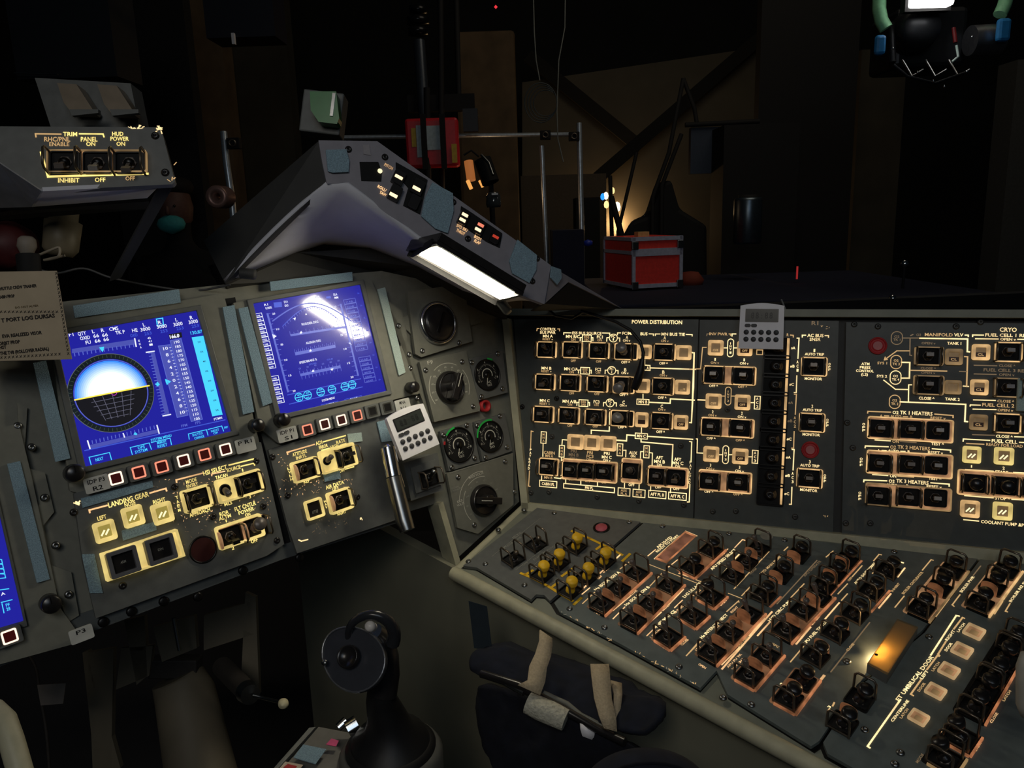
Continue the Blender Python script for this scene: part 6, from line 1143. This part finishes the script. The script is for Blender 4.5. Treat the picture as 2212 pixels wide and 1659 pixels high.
def bx(name, x0, y0, x1, y1, z, dep, m, label=None, cat=None, group=None, parent=None, yaw=0, bevel=.0, fl=False):
    """upright box whose front face covers these photo pixels at depth z"""
    c = at((x0+x1)/2, (y0+y1)/2, z); w_ = abs(x1-x0)*z/FPX; h_ = abs(y1-y0)*z/FPX/.978; b = MB()
    if fl: top = c.z+h_/2; h_ = top-SF; c.z = (top+SF)/2
    if parent:
        lc = parent.matrix_world.inverted() @ (c+FWD_*dep/2); o = None
        b.box((0, 0, 0), (w_, dep, h_), m); o = obj(name, b, parent, bevel=bevel); o.location = lc; return o
    b.box((0, dep/2, 0), (w_, dep, h_), m); o = obj(name, b, loc=c, rz=YAW+yaw, bevel=bevel); return tag(o, label, cat, group)
def th(name, label, cat, x, y, z, group=None, yaw=0): return thing(name, label, cat, loc=at(x, y, z), rz=YAW+yaw, group=group)
# plywood partition with crossed battens
b = MB(); q = [at(1128, 178, 7.6), at(1600, 108, 7.6), at(1720, 92, 7.6), at(1720, 660, 7.6), at(1128, 660, 7.6)]; c = q[0].copy(); b.add([p-c for p in q]+[p-c+FWD_*.03 for p in q], [(4, 3, 2, 1, 0), (5, 6, 7, 8, 9)]+[(i, (i+1) % 5, 5+(i+1) % 5, 5+i) for i in range(5)], PLY)
tag(obj('plywood_partition', b, loc=c), 'tall dull plywood partition behind the scaffold pipes', 'partition')
for p0, p1, lb in (((1140, 120), (1385, 320), 'dark diagonal timber batten sloping down to the right across the plywood'), ((1690, 40), (1290, 385), 'dark diagonal timber batten sloping down to the left across the plywood')):
    zb = 7.5 if p0[0] < 1500 else 7.42; a_ = at(p0[0], p0[1], zb); d_ = at(p1[0], p1[1], zb)-a_; b = MB(); L_ = d_.length; ex = d_.normalized(); ey = FWD_; ez = ex.cross(ey).normalized(); M3 = Matrix((ex, ey, ez)).transposed(); b.box((L_/2, 0, 0), (L_, .05, .12), mat('black_timber', (26, 24, 20), .9), None); b.xf(M3); tag(obj('timber_batten', b, loc=a_), lb, 'timber')
bx('wooden_post', 992, 92, 1120, 640, 6.4, .2, WOOD, 'wide brown wooden post standing behind the red case', 'post', bevel=.03, fl=True)
bx('wooden_post', 1845, 130, 1940, 660, 5.6, .2, WOODD, 'pale grey-brown post with a dark streak below the film camera', 'post', fl=True); 
bx('wooden_post', 430, -30, 500, 620, 5.5, .2, WOOD, 'brown plank post left of the black stand, nearest the round pipe end', 'post', fl=True); bx('wooden_post', 505, -30, 635, 620, 5.8, .2, WOODD, 'wide dark olive post behind the hood, right of the brown plank post', 'post', fl=True)
bx('wooden_post', 2172, 150, 2260, 660, 5.0, .2, mat('grey_post', (62, 62, 60), .8), 'dark grey post at the right edge of the picture', 'post', fl=True)
bx('wall_panel', 1128, 384, 1310, 620, 7.4, .02, mat('tan_board', (84, 74, 62), .9), 'tan board leaning low on the plywood behind the two upright pipes', 'board', fl=True)
bx('dark_cloth_drape', 1640, -20, 1850, 420, 5.2, .1, BM, 'black drape hanging left of the tall post under the film camera', 'drape', fl=True)
bx('dark_cloth_drape', 240, -40, 428, 660, 4.2, .1, BM, 'black drape hanging behind the TRIM unit', 'drape', fl=True)
# scaffold
PG = 'galvanised scaffold pipes'
tb('scaffold_pipe', [(1170, 315, 4.4), (1181, 560, 4.5)], .014, PIPE, 'thin upright grey pipe, left one of the upright pair by the plywood', 'pipe', PG, fl=True)
tb('scaffold_pipe', [(1251, 266, 4.4), (1256, 480, 4.45)], .016, PIPE, 'taller upright grey pipe, right one of the upright pair by the plywood', 'pipe', PG, fl=True)
bx('blue_crate', 1195, 500, 1262, 640, 4.3, .3, CLOTHB, 'dark blue cloth covered crate hiding the foot of the taller upright pipe', 'crate', fl=True)
tb('scaffold_pipe', [(740, 297, 4.5), (1172, 291, 4.5), (1245, 290, 4.45)], .013, PIPE, 'horizontal grey pipe passing behind the red case', 'pipe', PG)
tb('scaffold_pipe', [(483, 285, 3.6), (489, 350, 3.6), (499, 418, 3.62)], .016, PIPE, 'upright grey pipe beside the round pipe end on the left', 'pipe', PG, fl=True)
for x, y, z, lb in ((1178, 292, 4.4, 'black pipe clamp at the meeting of the horizontal pipe and left upright'), (1240, 295, 4.38, 'black pipe clamp with a round ring on the taller upright pipe'), (506, 310, 3.6, 'dark grey pipe clamp on the left upright pipe')):
    t_ = th('pipe_clamp', lb, 'clamp', x, y, z); b = MB(); b.box((0, 0, 0), (.06, .04, .05), BM); obj('jaw', b, t_, bevel=.004); b = MB(); b.lathe([(.017, -.025), (.017, .0), (.012, 0), (.012, -.02)], GUN, (.0, -.03, 0), rot('X', 1.57), n=20); obj('ring', b, t_)
t_ = th('pipe_end', 'round reddish grey pipe end with a hollow centre above the hood flank', 'pipe', 467, 425, 2.6); b = MB(); b.lathe([(.014, -.08), (.014, 0), (.034, .004), (.038, -.005), (.038, -.08)], mat('dull_copper', (150, 118, 108), .4, metal=.5), (0, 0, 0), rot('X', 1.57), n=28); obj('pipe_body', b, t_)
# stand with red case
st = th('equipment_stand', 'black vertical stand with a dull steel column behind the red case', 'stand', 905, 250, 4.3)
tb('column', [(905, 88, 4.3), (920, 300, 4.35)], .033, mat('smoked_column', (70, 76, 84), .3, metal=.6), parent=st, n=16); tb('rail', [(951, -20, 4.3), (955, 420, 4.35)], .016, BM, parent=st); tb('rail', [(922, 190, 4.2), (925, 420, 4.25)], .018, BM, parent=st); tb('rail', [(985, -20, 4.4), (992, 240, 4.4)], .016, BM, parent=st)
for y, r_ in ((22, .05), (45, .062), (68, .055)): b = MB(); b.lathe([(0, -.02), (r_, -.018), (r_, .018), (0, .02)], mat('lens_black', (24, 25, 27), .25, metal=.4), n=24); o = obj('lens_ring', b, st); o.location = st.matrix_world.inverted() @ at(903, y, 4.3)
bx('cross_plate', 880, 205, 1025, 238, 4.35, .06, BM, parent=st)
rc = th('red_case', 'bright red plastic case with white labels held by black straps', 'case', 933, 305, 4.2)
bx('shell', 876, 258, 990, 358, 4.2, .1, mat('red_plastic', (196, 34, 46), .45, var=.1), parent=rc, bevel=.015)
for q in ((922, 273, 955, 322), (900, 273, 914, 338)): bx('label', *q, 4.19, .01, mat('label_grey', (170, 186, 192), .6), parent=rc)
for q in ((889, 278, 899, 316), (976, 312, 987, 350)): bx('yellow_label', *q, 4.19, .01, mat('label_yellow', (190, 160, 60), .6), parent=rc)
for x in (916, 957): bx('strap', x-6, 250, x+6, 362, 4.17, .01, BM, parent=rc)
bx('battery_box', 1000, 236, 1032, 282, 4.3, .06, mat('dark_box', (30, 32, 36), .5), 'small dark box with a pale printed front at the right end of the cross plate', 'box')
# practical lamp cluster by the post
t_ = th('work_lamp', 'dark clamp lamp with a warm glow on tubing beside the wooden post', 'lamp', 1035, 380, 3.9)
AMB = emit('warm_glow', (255, 178, 92), .9, sample=False); AMBS = emit('warm_glow_soft', (214, 128, 66), .42, base=(120, 80, 50))
tb('hood_rim', [(1040, 335, 3.9), (1056, 352, 3.88), (1065, 378, 3.86)], .008, STEEL, parent=t_); tb('body', [(1042, 345, 3.95), (1060, 395, 3.95)], .045, BLKM, parent=t_, n=16); tb('bulb', [(1010, 390, 4.0), (1018, 408, 4.0)], .010, AMB, parent=t_); tb('bulb', [(1036, 390, 4.0), (1043, 404, 4.0)], .008, AMB, parent=t_); tb('reflector', [(1012, 348, 4.05), (1018, 390, 4.05)], .024, AMBS, parent=t_, n=14); tb('cord', [(1002, 335, 3.9), (1018, 325, 3.9), (1034, 338, 3.9)], .005, BM, parent=t_)
tb('lamp_stand', [(1060, 395, 4.0), (1064, 470, 4.0)], .014, BM, 'black pole rising behind the hood under the warm clamp lamp', 'pole', fl=True)
t_ = th('glass_jar', 'small clear jar with a white highlight below the warm clamp lamp', 'jar', 1066, 432, 3.7); b = MB(); b.lathe([(0, -.035), (.032, -.034), (.036, -.02), (.034, .02), (.026, .03), (.026, .036), (0, .037)], mat('jar_glass', (60, 64, 66), .1, spec=.8), n=20); obj('jar_body', b, t_); b = MB(); b.box((.008, -.028, .026), (.03, .02, .008), mat('jar_highlight', (220, 224, 228), .3)); obj('painted_highlight', b, t_)  # the jar's white highlight is painted as a pale box
# warm nook with lamps on the right of the plywood
t_ = th('warm_lamp_string', 'cluster of small warm bulbs with one blue light glowing behind the road case', 'lamps', 1318, 440, 6.6)
for x, y, r_, m_ in ((1309, 423, .022, emit('bulb_hot', (255, 240, 200), 2.2)), (1323, 412, .020, emit('bulb_warm', (255, 214, 140), 1.6)), (1310, 442, .022, emit('bulb_warm', (255, 214, 140), 1.6)), (1333, 447, .03, emit('bulb_hot', (255, 240, 200), 2.2)), (1302, 425, .020, emit('bulb_blue', (40, 140, 255), 1.5)), (1334, 498, .026, emit('bulb_warm', (255, 214, 140), 1.6)), (1323, 482, .014, emit('bulb_warm', (255, 214, 140), 1.6))):
    b = MB(); b.lathe([(0, -r_*1.5), (r_*.8, -r_), (r_, 0), (r_*.7, r_*1.1), (0, r_*1.5)], m_, n=14); o = obj('bulb', b, t_); o.location = t_.matrix_world.inverted() @ at(x, y, 6.6)
pl_ = bpy.data.lights.new('warm_lamp', 'POINT'); pl_.energy = 11; pl_.color = (1, .62, .28); pl_.shadow_soft_size = .06; po_ = bpy.data.objects.new('warm_lamp', pl_); COL.objects.link(po_); po_.location = at(1334, 480, 7.5)
pl_ = bpy.data.lights.new('clamp_lamp', 'POINT'); pl_.energy = .5; pl_.color = (1, .6, .3); pl_.shadow_soft_size = .04; po_ = bpy.data.objects.new('clamp_lamp', pl_); COL.objects.link(po_); po_.location = at(1035, 420, 4.4)
bx('dark_crate_stack', 1245, 430, 1296, 560, 6.2, .3, BM, 'dark stacked crate silhouetted left of the warm bulbs', 'crate', fl=True)
# stands silhouetted against the glow
SG = 'black stand poles against the glow'
tb('stand_pole', [(1318, 380, 5.0), (1322, 520, 5.0)], .014, BM, 'upright black pole directly in front of the warm bulbs', 'pole', SG, fl=True); tb('stand_pole', [(1375, 330, 5.0), (1360, 395, 5.0), (1335, 500, 5.0)], .012, BM, 'slanted black pole right of the warm bulbs', 'pole', SG, fl=True); tb('stand_pole', [(1320, 425, 4.9), (1342, 505, 4.9)], .02, BM, 'short thick black brace crossing the warm bulbs', 'pole', SG, fl=True)
tb('microphone_boom', [(1476, 170, 4.95), (1445, 330, 4.95), (1410, 425, 4.95)], .014, BM, 'long black boom arm rising to a peak, its left leg', 'stand', fl=True); tb('microphone_boom', [(1476, 170, 4.95), (1500, 235, 4.95), (1505, 265, 4.95)], .014, BM, 'short right leg of the peaked black boom', 'stand'); tb('microphone_boom', [(1472, 290, 4.92), (1430, 400, 4.92)], .014, BM, 'black arm parallel to and right of the long boom leg', 'stand', fl=True)
t_ = th('draped_equipment', 'black cloth covered equipment heap behind the road case', 'equipment', 1430, 470, 5.0)
b = MB(); vs_ = [(-.27, .46*-.3), (-.2, -.02), (-.08, .02), (0, .22), (.06, .24), (.12, .05), (.3, -.06), (.34, -1.5), (-.3, -1.5)]; b.add([(x, 0, z) for x, z in vs_]+[(x*.8, .3, z) for x, z in vs_], [tuple(range(9))[::-1], tuple(range(9, 18))]+[(i, (i+1) % 9, 9+(i+1) % 9, 9+i) for i in range(9)], BM); obj('cloth', b, t_, bevel=.03)
bx('blue_grey_monitor', 1492, 278, 1556, 372, 5.0, .06, mat('monitor_back', (40, 50, 66), .5), 'dim blue-grey flat panel hanging beside the boom peak', 'monitor'); tb('support_arm', [(1480, 270, 4.95), (1640, 262, 4.95)], .016, BM, 'black horizontal arm over the blue-grey flat panel', 'arm')
bx('equipment_rack', 1560, 280, 1720, 640, 4.8, .3, BM, 'tall black equipment rack left of the pale post', 'rack', fl=True)
t_ = th('steel_canister', 'dark steel canister with a soft vertical highlight in front of the black rack', 'canister', 1615, 478, 4.2)
b = MB(); b.lathe([(0, -.12), (.07, -.12), (.075, -.11), (.075, .11), (.07, .125), (0, .125)], mat('canister_steel', (96, 108, 118), .32, metal=.9), n=32); obj('canister_body', b, t_); b = MB(); b.lathe([(.055, .12), (.05, .14), (0, .14)], BLKM, n=24); obj('lid', b, t_)
GLO = emit('tiny_green_light', (150, 230, 30), 1.3); t_ = th('status_light', 'tiny green status light on the black rack', 'light', 1564, 401, 4.79); b = MB(); b.lathe([(0, -.006), (.006, 0), (0, .006)], GLO, n=10); obj('led', b, t_)
t_ = th('status_light', 'tiny red status light high above the wooden post', 'light', 1071, 15, 5.5); b = MB(); b.lathe([(0, -.014), (.013, 0), (0, .014)], emit('tiny_red_light', (220, 50, 60), 1.2), n=10); obj('led', b, t_)
t_ = th('status_light', 'small dull red upright rod light right of the road case', 'light', 1722, 588, 4.0); b = MB(); b.tube([(0, 0, -.035), (0, 0, .03)], .005, emit('rod_red', (170, 44, 44), .7), n=8); obj('rod', b, t_)
t_ = th('blue_button', 'small dim blue round button on the dark table left of the road case', 'button', 1270, 525, 4.3); b = MB(); b.lathe([(0, -.02), (.026, -.01), (.026, .01), (0, .02)], mat('blue_ball', (40, 60, 170), .4), n=16); obj('button_face', b, t_)
# table and road case
TB = at(1390, 622, 4.0); tz = TB.z
t_ = thing('work_table', 'dark blue cloth covered table carrying the red road case', 'table', loc=V((TB.x, TB.y, 0)), rz=YAW)
b = MB(); b.box((.56, .0, tz-.02), (1.68, 1.5, .04), CLOTHB); obj('table_top', b, t_, bevel=.01); b = MB(); b.box((.56, -.74, tz-.25), (1.66, .02, .46), CLOTHB); obj('skirt', b, t_)
for sx in (-.24, 1.35):
    for sy in (-.68, .68): b = MB(); b.box((sx, sy, (tz+SF)/2), (.05, .05, tz-SF-.04), BM); obj('leg', b, t_)
rcs = thing('road_case', 'red flight case with silver edges standing on the dark table', 'case', loc=at(1366, 623, 3.85), rz=YAW+.24)
sc_ = 3.85/FPX; dv = rcs.matrix_world.inverted
W_, Hh = 110*sc_, 108*sc_; RED = mat('case_red', (236, 66, 58), .5, var=.1); REDD = mat('case_red_side', (150, 36, 30), .5); ALU = mat('case_aluminium', (176, 180, 200), .5)

Wf, Df = .265, .40
b = MB(); b.box((Wf/2, Df/2, Hh/2), (Wf, Df, Hh), RED); obj('body', b, rcs, bevel=.003)
e_ = .017; b = MB()
for x in (e_/2-.003, Wf-e_/2+.003):
    b.box((x, 0-.001, Hh/2), (e_, .012, Hh), ALU)
for z_ in (e_/2, Hh-e_/2): b.box((Wf/2, -.001, z_), (Wf, .012, e_*1.15), ALU)
b.box((Wf/2, -.001, Hh*.70), (Wf, .012, .036), ALU); 
for z_ in (e_/2, Hh-e_/2, Hh*.70): b.box((-.001, Df/2, z_), (.012, Df, e_), ALU)
b.box((-.001, Df-.01, Hh/2), (.012, e_, Hh), ALU); obj('edging', b, rcs)
for x in (.012, Wf-.012):
    for z_ in (.012, Hh-.04): b = MB(); b.box((x, -.005, z_), (.034, .014, .04), STEEL); obj('corner', b, rcs, bevel=.003)
b = MB(); b.box((.1, .12, Hh+.012), (.06, .05, .024), mat('yellow_block', (200, 170, 110), .6)); tag(obj('tan_block', b, M=rcs.matrix_world), 'small tan block lying on top of the red road case', 'block')
t_ = th('orange_bundle', 'dim orange cloth bundle at the right foot of the road case', 'bundle', 1492, 600, 4.1); b = MB(); b.lathe([(0, -.05), (.06, -.045), (.07, -.01), (.04, .03), (0, .035)], mat('dull_orange', (120, 50, 34), .8, bump=.5, scale=20), n=16); obj('cloth', b, t_)
# wires hanging from above
WG = 'thin strings hanging from above'
STR = mat('pale_string', (120, 122, 116), .7)
tb('hanging_string', [(1152, -20, 3.6), (1154, 70, 3.6), (1158, 130, 3.6), (1166, 174, 3.6)], .0028, STR, 'short pale string hanging above the coiled wire', 'string', WG); tb('hanging_string', [(1221, -10, 3.6), (1220, 60, 3.6), (1207, 130, 3.6), (1203, 240, 3.6), (1205, 300, 3.6), (1217, 350, 3.6)], .0028, STR, 'long pale string hanging past the horizontal pipe end', 'string', WG)
t_ = th('coiled_wire', 'loose coil of dark wire hanging below the short string', 'coil', 1168, 222, 3.6)
for k in range(4): b = MB(); b.tube([((.075-.006*k)*math.cos(a_/24*2*math.pi)+.008*k, .006*k, (.088-.01*k)*math.sin(a_/24*2*math.pi)) for a_ in range(24)], .0022, mat('coil_wire', (64, 72, 74), .5), n=6, closed=True); obj('loop', b, t_)
# film camera rig top right
cr = th('film_camera_rig', 'black film camera rig hanging at the top right with steel cylinder and blue clips', 'camera', 2010, 90, 3.2)
RIG = mat('rig_black', (40, 42, 46), .4, metal=.5)
bx('body', 1935, 20, 2090, 140, 3.2, .25, RIG, parent=cr, bevel=.02); b = MB(); b.lathe([(0, -.02), (.07, -.02), (.085, .02), (.085, .1), (0, .1)], RIG, (0, 0, 0), rot('X', -1.57), n=28); o = obj('lens', b, cr); o.location = cr.matrix_world.inverted() @ at(1990, 60, 3.1)
tb('steel_cylinder', [(2095, 88, 3.15), (2160, 84, 3.15)], .058, mat('rig_steel', (150, 152, 158), .3, metal=.9), parent=cr, n=28)
for x in (1950, 2000, 2050): tb('lower_rod', [(x, 130, 3.15), (x+20, 165, 3.12), (x+45, 150, 3.1)], .005, STEEL, parent=cr)
tb('cable_loop', [(1930, 140, 3.1), (1960, 165, 3.1), (2020, 180, 3.1), (2090, 155, 3.1)], .006, RIG, parent=cr); tb('side_bar', [(1925, 50, 3.15), (1928, 135, 3.15)], .014, RIG, parent=cr); tb('red_cable', [(2060, 60, 3.1), (2064, 92, 3.1)], .008, mat('rig_red', (110, 20, 26), .5), parent=cr); tb('white_hook', [(2066, 98, 3.08), (2070, 122, 3.08), (2056, 134, 3.08)], .005, mat('hook_white', (200, 224, 220), .4), parent=cr)
for p_ in ([(1900, -30, 3.1), (1899, 20, 3.1), (1904, 45, 3.1), (1914, 62, 3.1)], [(2180, -30, 3.1), (2170, 10, 3.1), (2160, 32, 3.1)]): tb('green_band', p_, [.026]*len(p_), mat('mint_band', (140, 206, 160), .5), parent=cr, n=10)
for q in ((1893, 76, 1916, 116), (2158, 40, 2186, 86)): bx('blue_clip', *q, 3.05, .03, mat('clip_blue', (40, 130, 196), .5), parent=cr, bevel=.012)
for x, y in ((1982, 157), (2016, 175), (2040, 187), (2088, 155), (2100, 80), (1929, 105)): b = MB(); b.lathe([(0, -.006), (.006, 0), (0, .006)], CHR, n=8); o = obj('screw_head', b, cr); o.location = cr.matrix_world.inverted() @ at(x, y, 3.02)
ll = th('led_light_bar', 'glowing white light bar at the top edge above the film camera', 'lamp', 2012, -6, 3.0); b = MB(); b.box((0, 0, 0), (.16, .05, .07), emit('led_white', (255, 252, 246), 9, sample=True)); obj('light_face', b, ll, bevel=.01); b = MB(); b.box((0, .04, .0), (.18, .04, .09), BLKM); obj('housing', b, ll)
for x0, y0, x1, y1, lb in ((1690, 157, 1750, 152, 'thin steel rod glinting on the black drape'), (1775, 12, 1828, 8, 'thin steel rod glinting near the top edge left of the film camera')): tb('steel_rod', [(x0, y0, 5.19), (x1, y1, 5.19)], .006, CHR, lb, 'rod')
for x, y, lb in ((1954, 570, 'small pale knob standing up behind the console, below the tall post'), (1928, 645, 'round chrome knob at the console top edge right of the hanging timer')):
    t_ = th('small_knob', lb, 'knob', x, y, 2.2); b = MB(); b.lathe([(0, -.012), (.009, -.006), (.011, 0), (.008, .008), (0, .011)], CHR, n=16); obj('knob_head', b, t_); b = MB(); b.tube([(0, 0, -.01), (0, 0, -.07)], .004, BLKM, n=8); obj('stem', b, t_)  # knob heads on short stems
tb('white_wire', [(1700, 690, 1.2), (1697, 670, 1.22), (1688, 648, 1.25)], .0016, mat('wire_white', (120, 122, 122), .5), 'short white wire sticking up behind the hanging timer', 'wire')
b = MB(); b.box((0, 0, 0), (3.4, .05, .5), BM); tag(obj('black_bench', b, loc=at(1750, 700, 2.2)+UP*-.185, rz=YAW+.1), 'long black bench front standing right behind the side console', 'bench')
# grey rack bits on the upper left
bx('dark_shelf', 20, -40, 240, 160, 2.8, .2, mat('rack_dark', (20, 24, 30), .6), 'dark bluish shelf box at the top left above the TRIM unit', 'shelf'); tb('steel_rod', [(30, 158, 2.79), (125, 160, 2.79)], .003, STEEL, 'thin glinting rod under the top left shelf box', 'rod')
bx('hanging_fixture', 440, -30, 590, 75, 3.6, .2, mat('fixture_navy', (22, 24, 36), .5), 'dark navy fixture box hanging from the top edge over the plank posts', 'fixture'); bx('white_plug', 500, 72, 506, 94, 3.6, .02, WHITE, 'tiny white plug hanging under the navy fixture box', 'plug')
# masked person standing far behind
PX, PY, PZ = 382, 462, 4.0
hd = at(PX, PY, PZ); pe = thing('person', 'person in dark clothes with a teal face mask standing in the dark', 'person', loc=V((hd.x, hd.y, SF)), rz=YAW)
ht = hd.z-SF; k_ = ht/1.60
sk = bpy.data.meshes.new('body'); P_ = [(0, 0, .92), (0, 0, 1.12), (0, 0, 1.34), (0, 0, 1.44), (0, 0, 1.52), (0, -.01, 1.62), (.17, 0, 1.36), (.22, .0, 1.10), (.20, -.08, .88), (-.17, 0, 1.36), (-.22, 0, 1.10), (-.20, -.08, .88), (.09, 0, .86), (.10, 0, .48), (.10, .02, .06), (.10, -.12, .03), (-.09, 0, .86), (-.10, 0, .48), (-.10, .02, .06), (-.10, -.12, .03)]
E2 = [(0, 1), (1, 2), (2, 3), (3, 4), (4, 5), (2, 6), (6, 7), (7, 8), (2, 9), (9, 10), (10, 11), (0, 12), (12, 13), (13, 14), (14, 15), (0, 16), (16, 17), (17, 18), (18, 19)]
RD = [.15, .14, .15, .06, .055, .085, .065, .05, .035, .065, .05, .035, .09, .065, .045, .035, .09, .065, .045, .035]
sk.from_pydata([tuple(c_*k_ for c_ in p) for p in P_], E2, []); so = obj('body', sk, pe); sm = so.modifiers.new('skin', 'SKIN')
for i, v_ in enumerate(sk.skin_vertices[0].data if sk.skin_vertices else []): v_.radius = (RD[i]*k_, RD[i]*k_)
if not sk.skin_vertices:
    bpy.context.view_layer.objects.active = so; so.modifiers.remove(sm)
    bm_ = __import__('bmesh').new(); bm_.from_mesh(sk); lay = bm_.verts.layers.skin.verify()
    for i, v_ in enumerate(bm_.verts): v_[lay].radius = (RD[i]*k_*.9, RD[i]*k_*.9); v_[lay].use_root = (i == 0)
    bm_.to_mesh(sk); bm_.free(); sm = so.modifiers.new('skin', 'SKIN')
sm.use_smooth_shade = True; ss = so.modifiers.new('sub', 'SUBSURF'); ss.levels = 2; ss.render_levels = 2
mat('skin', (92, 64, 56), .6); sk.materials.append(mat('dark_jacket', (12, 12, 14), .9))
def pb(name, z0, z1, rx, ry, m, y=0, x=0, n=20):
    b = MB(); b.lathe([(0, z0*k_), (1, (z0*.8+z1*.2)*k_), (1, (z0*.2+z1*.8)*k_), (0, z1*k_)], m, n=n); b.v = [(v[0]*rx*k_+x*k_, v[1]*ry*k_+y*k_, v[2]) for v in b.v]; return obj(name, b, pe, sub=1)
DK = MATS['dark_jacket']
pb('head', 1.50, 1.755, .082, .10, MATS['skin'], y=-.005)
pb('jacket', .80, 1.47, .245, .155, DK); pb('trousers', .05, .95, .2, .13, mat('dark_trousers', (12, 12, 14), .9))
for sx in (-1, 1): b = MB(); b.tube([(sx*.18*k_, 0, 1.36*k_), (sx*.23*k_, 0, 1.1*k_), (sx*.21*k_, -.08*k_, .9*k_)], [.075, .065, .05], DK, n=12); obj('sleeve', b, pe)
pb('face_mask', 1.505, 1.60, .07, .05, mat('teal_mask', (60, 150, 150), .7), y=-.075); pb('hair', 1.67, 1.78, .09, .108, mat('dark_hair', (18, 14, 12), .8), y=.01)
b = MB()
for sx in (-1, 1): b.lathe([(0, -.008), (.009, 0), (0, .008)], BLK, (sx*.032*k_, -.092*k_, 1.635*k_), n=8)
obj('eyes', b, pe); b = MB(); b.lathe([(0, -.02), (.012, -.01), (.008, .02), (0, .03)], MATS['skin'], (0, -.1*k_, 1.61*k_), n=8); obj('nose', b, pe)
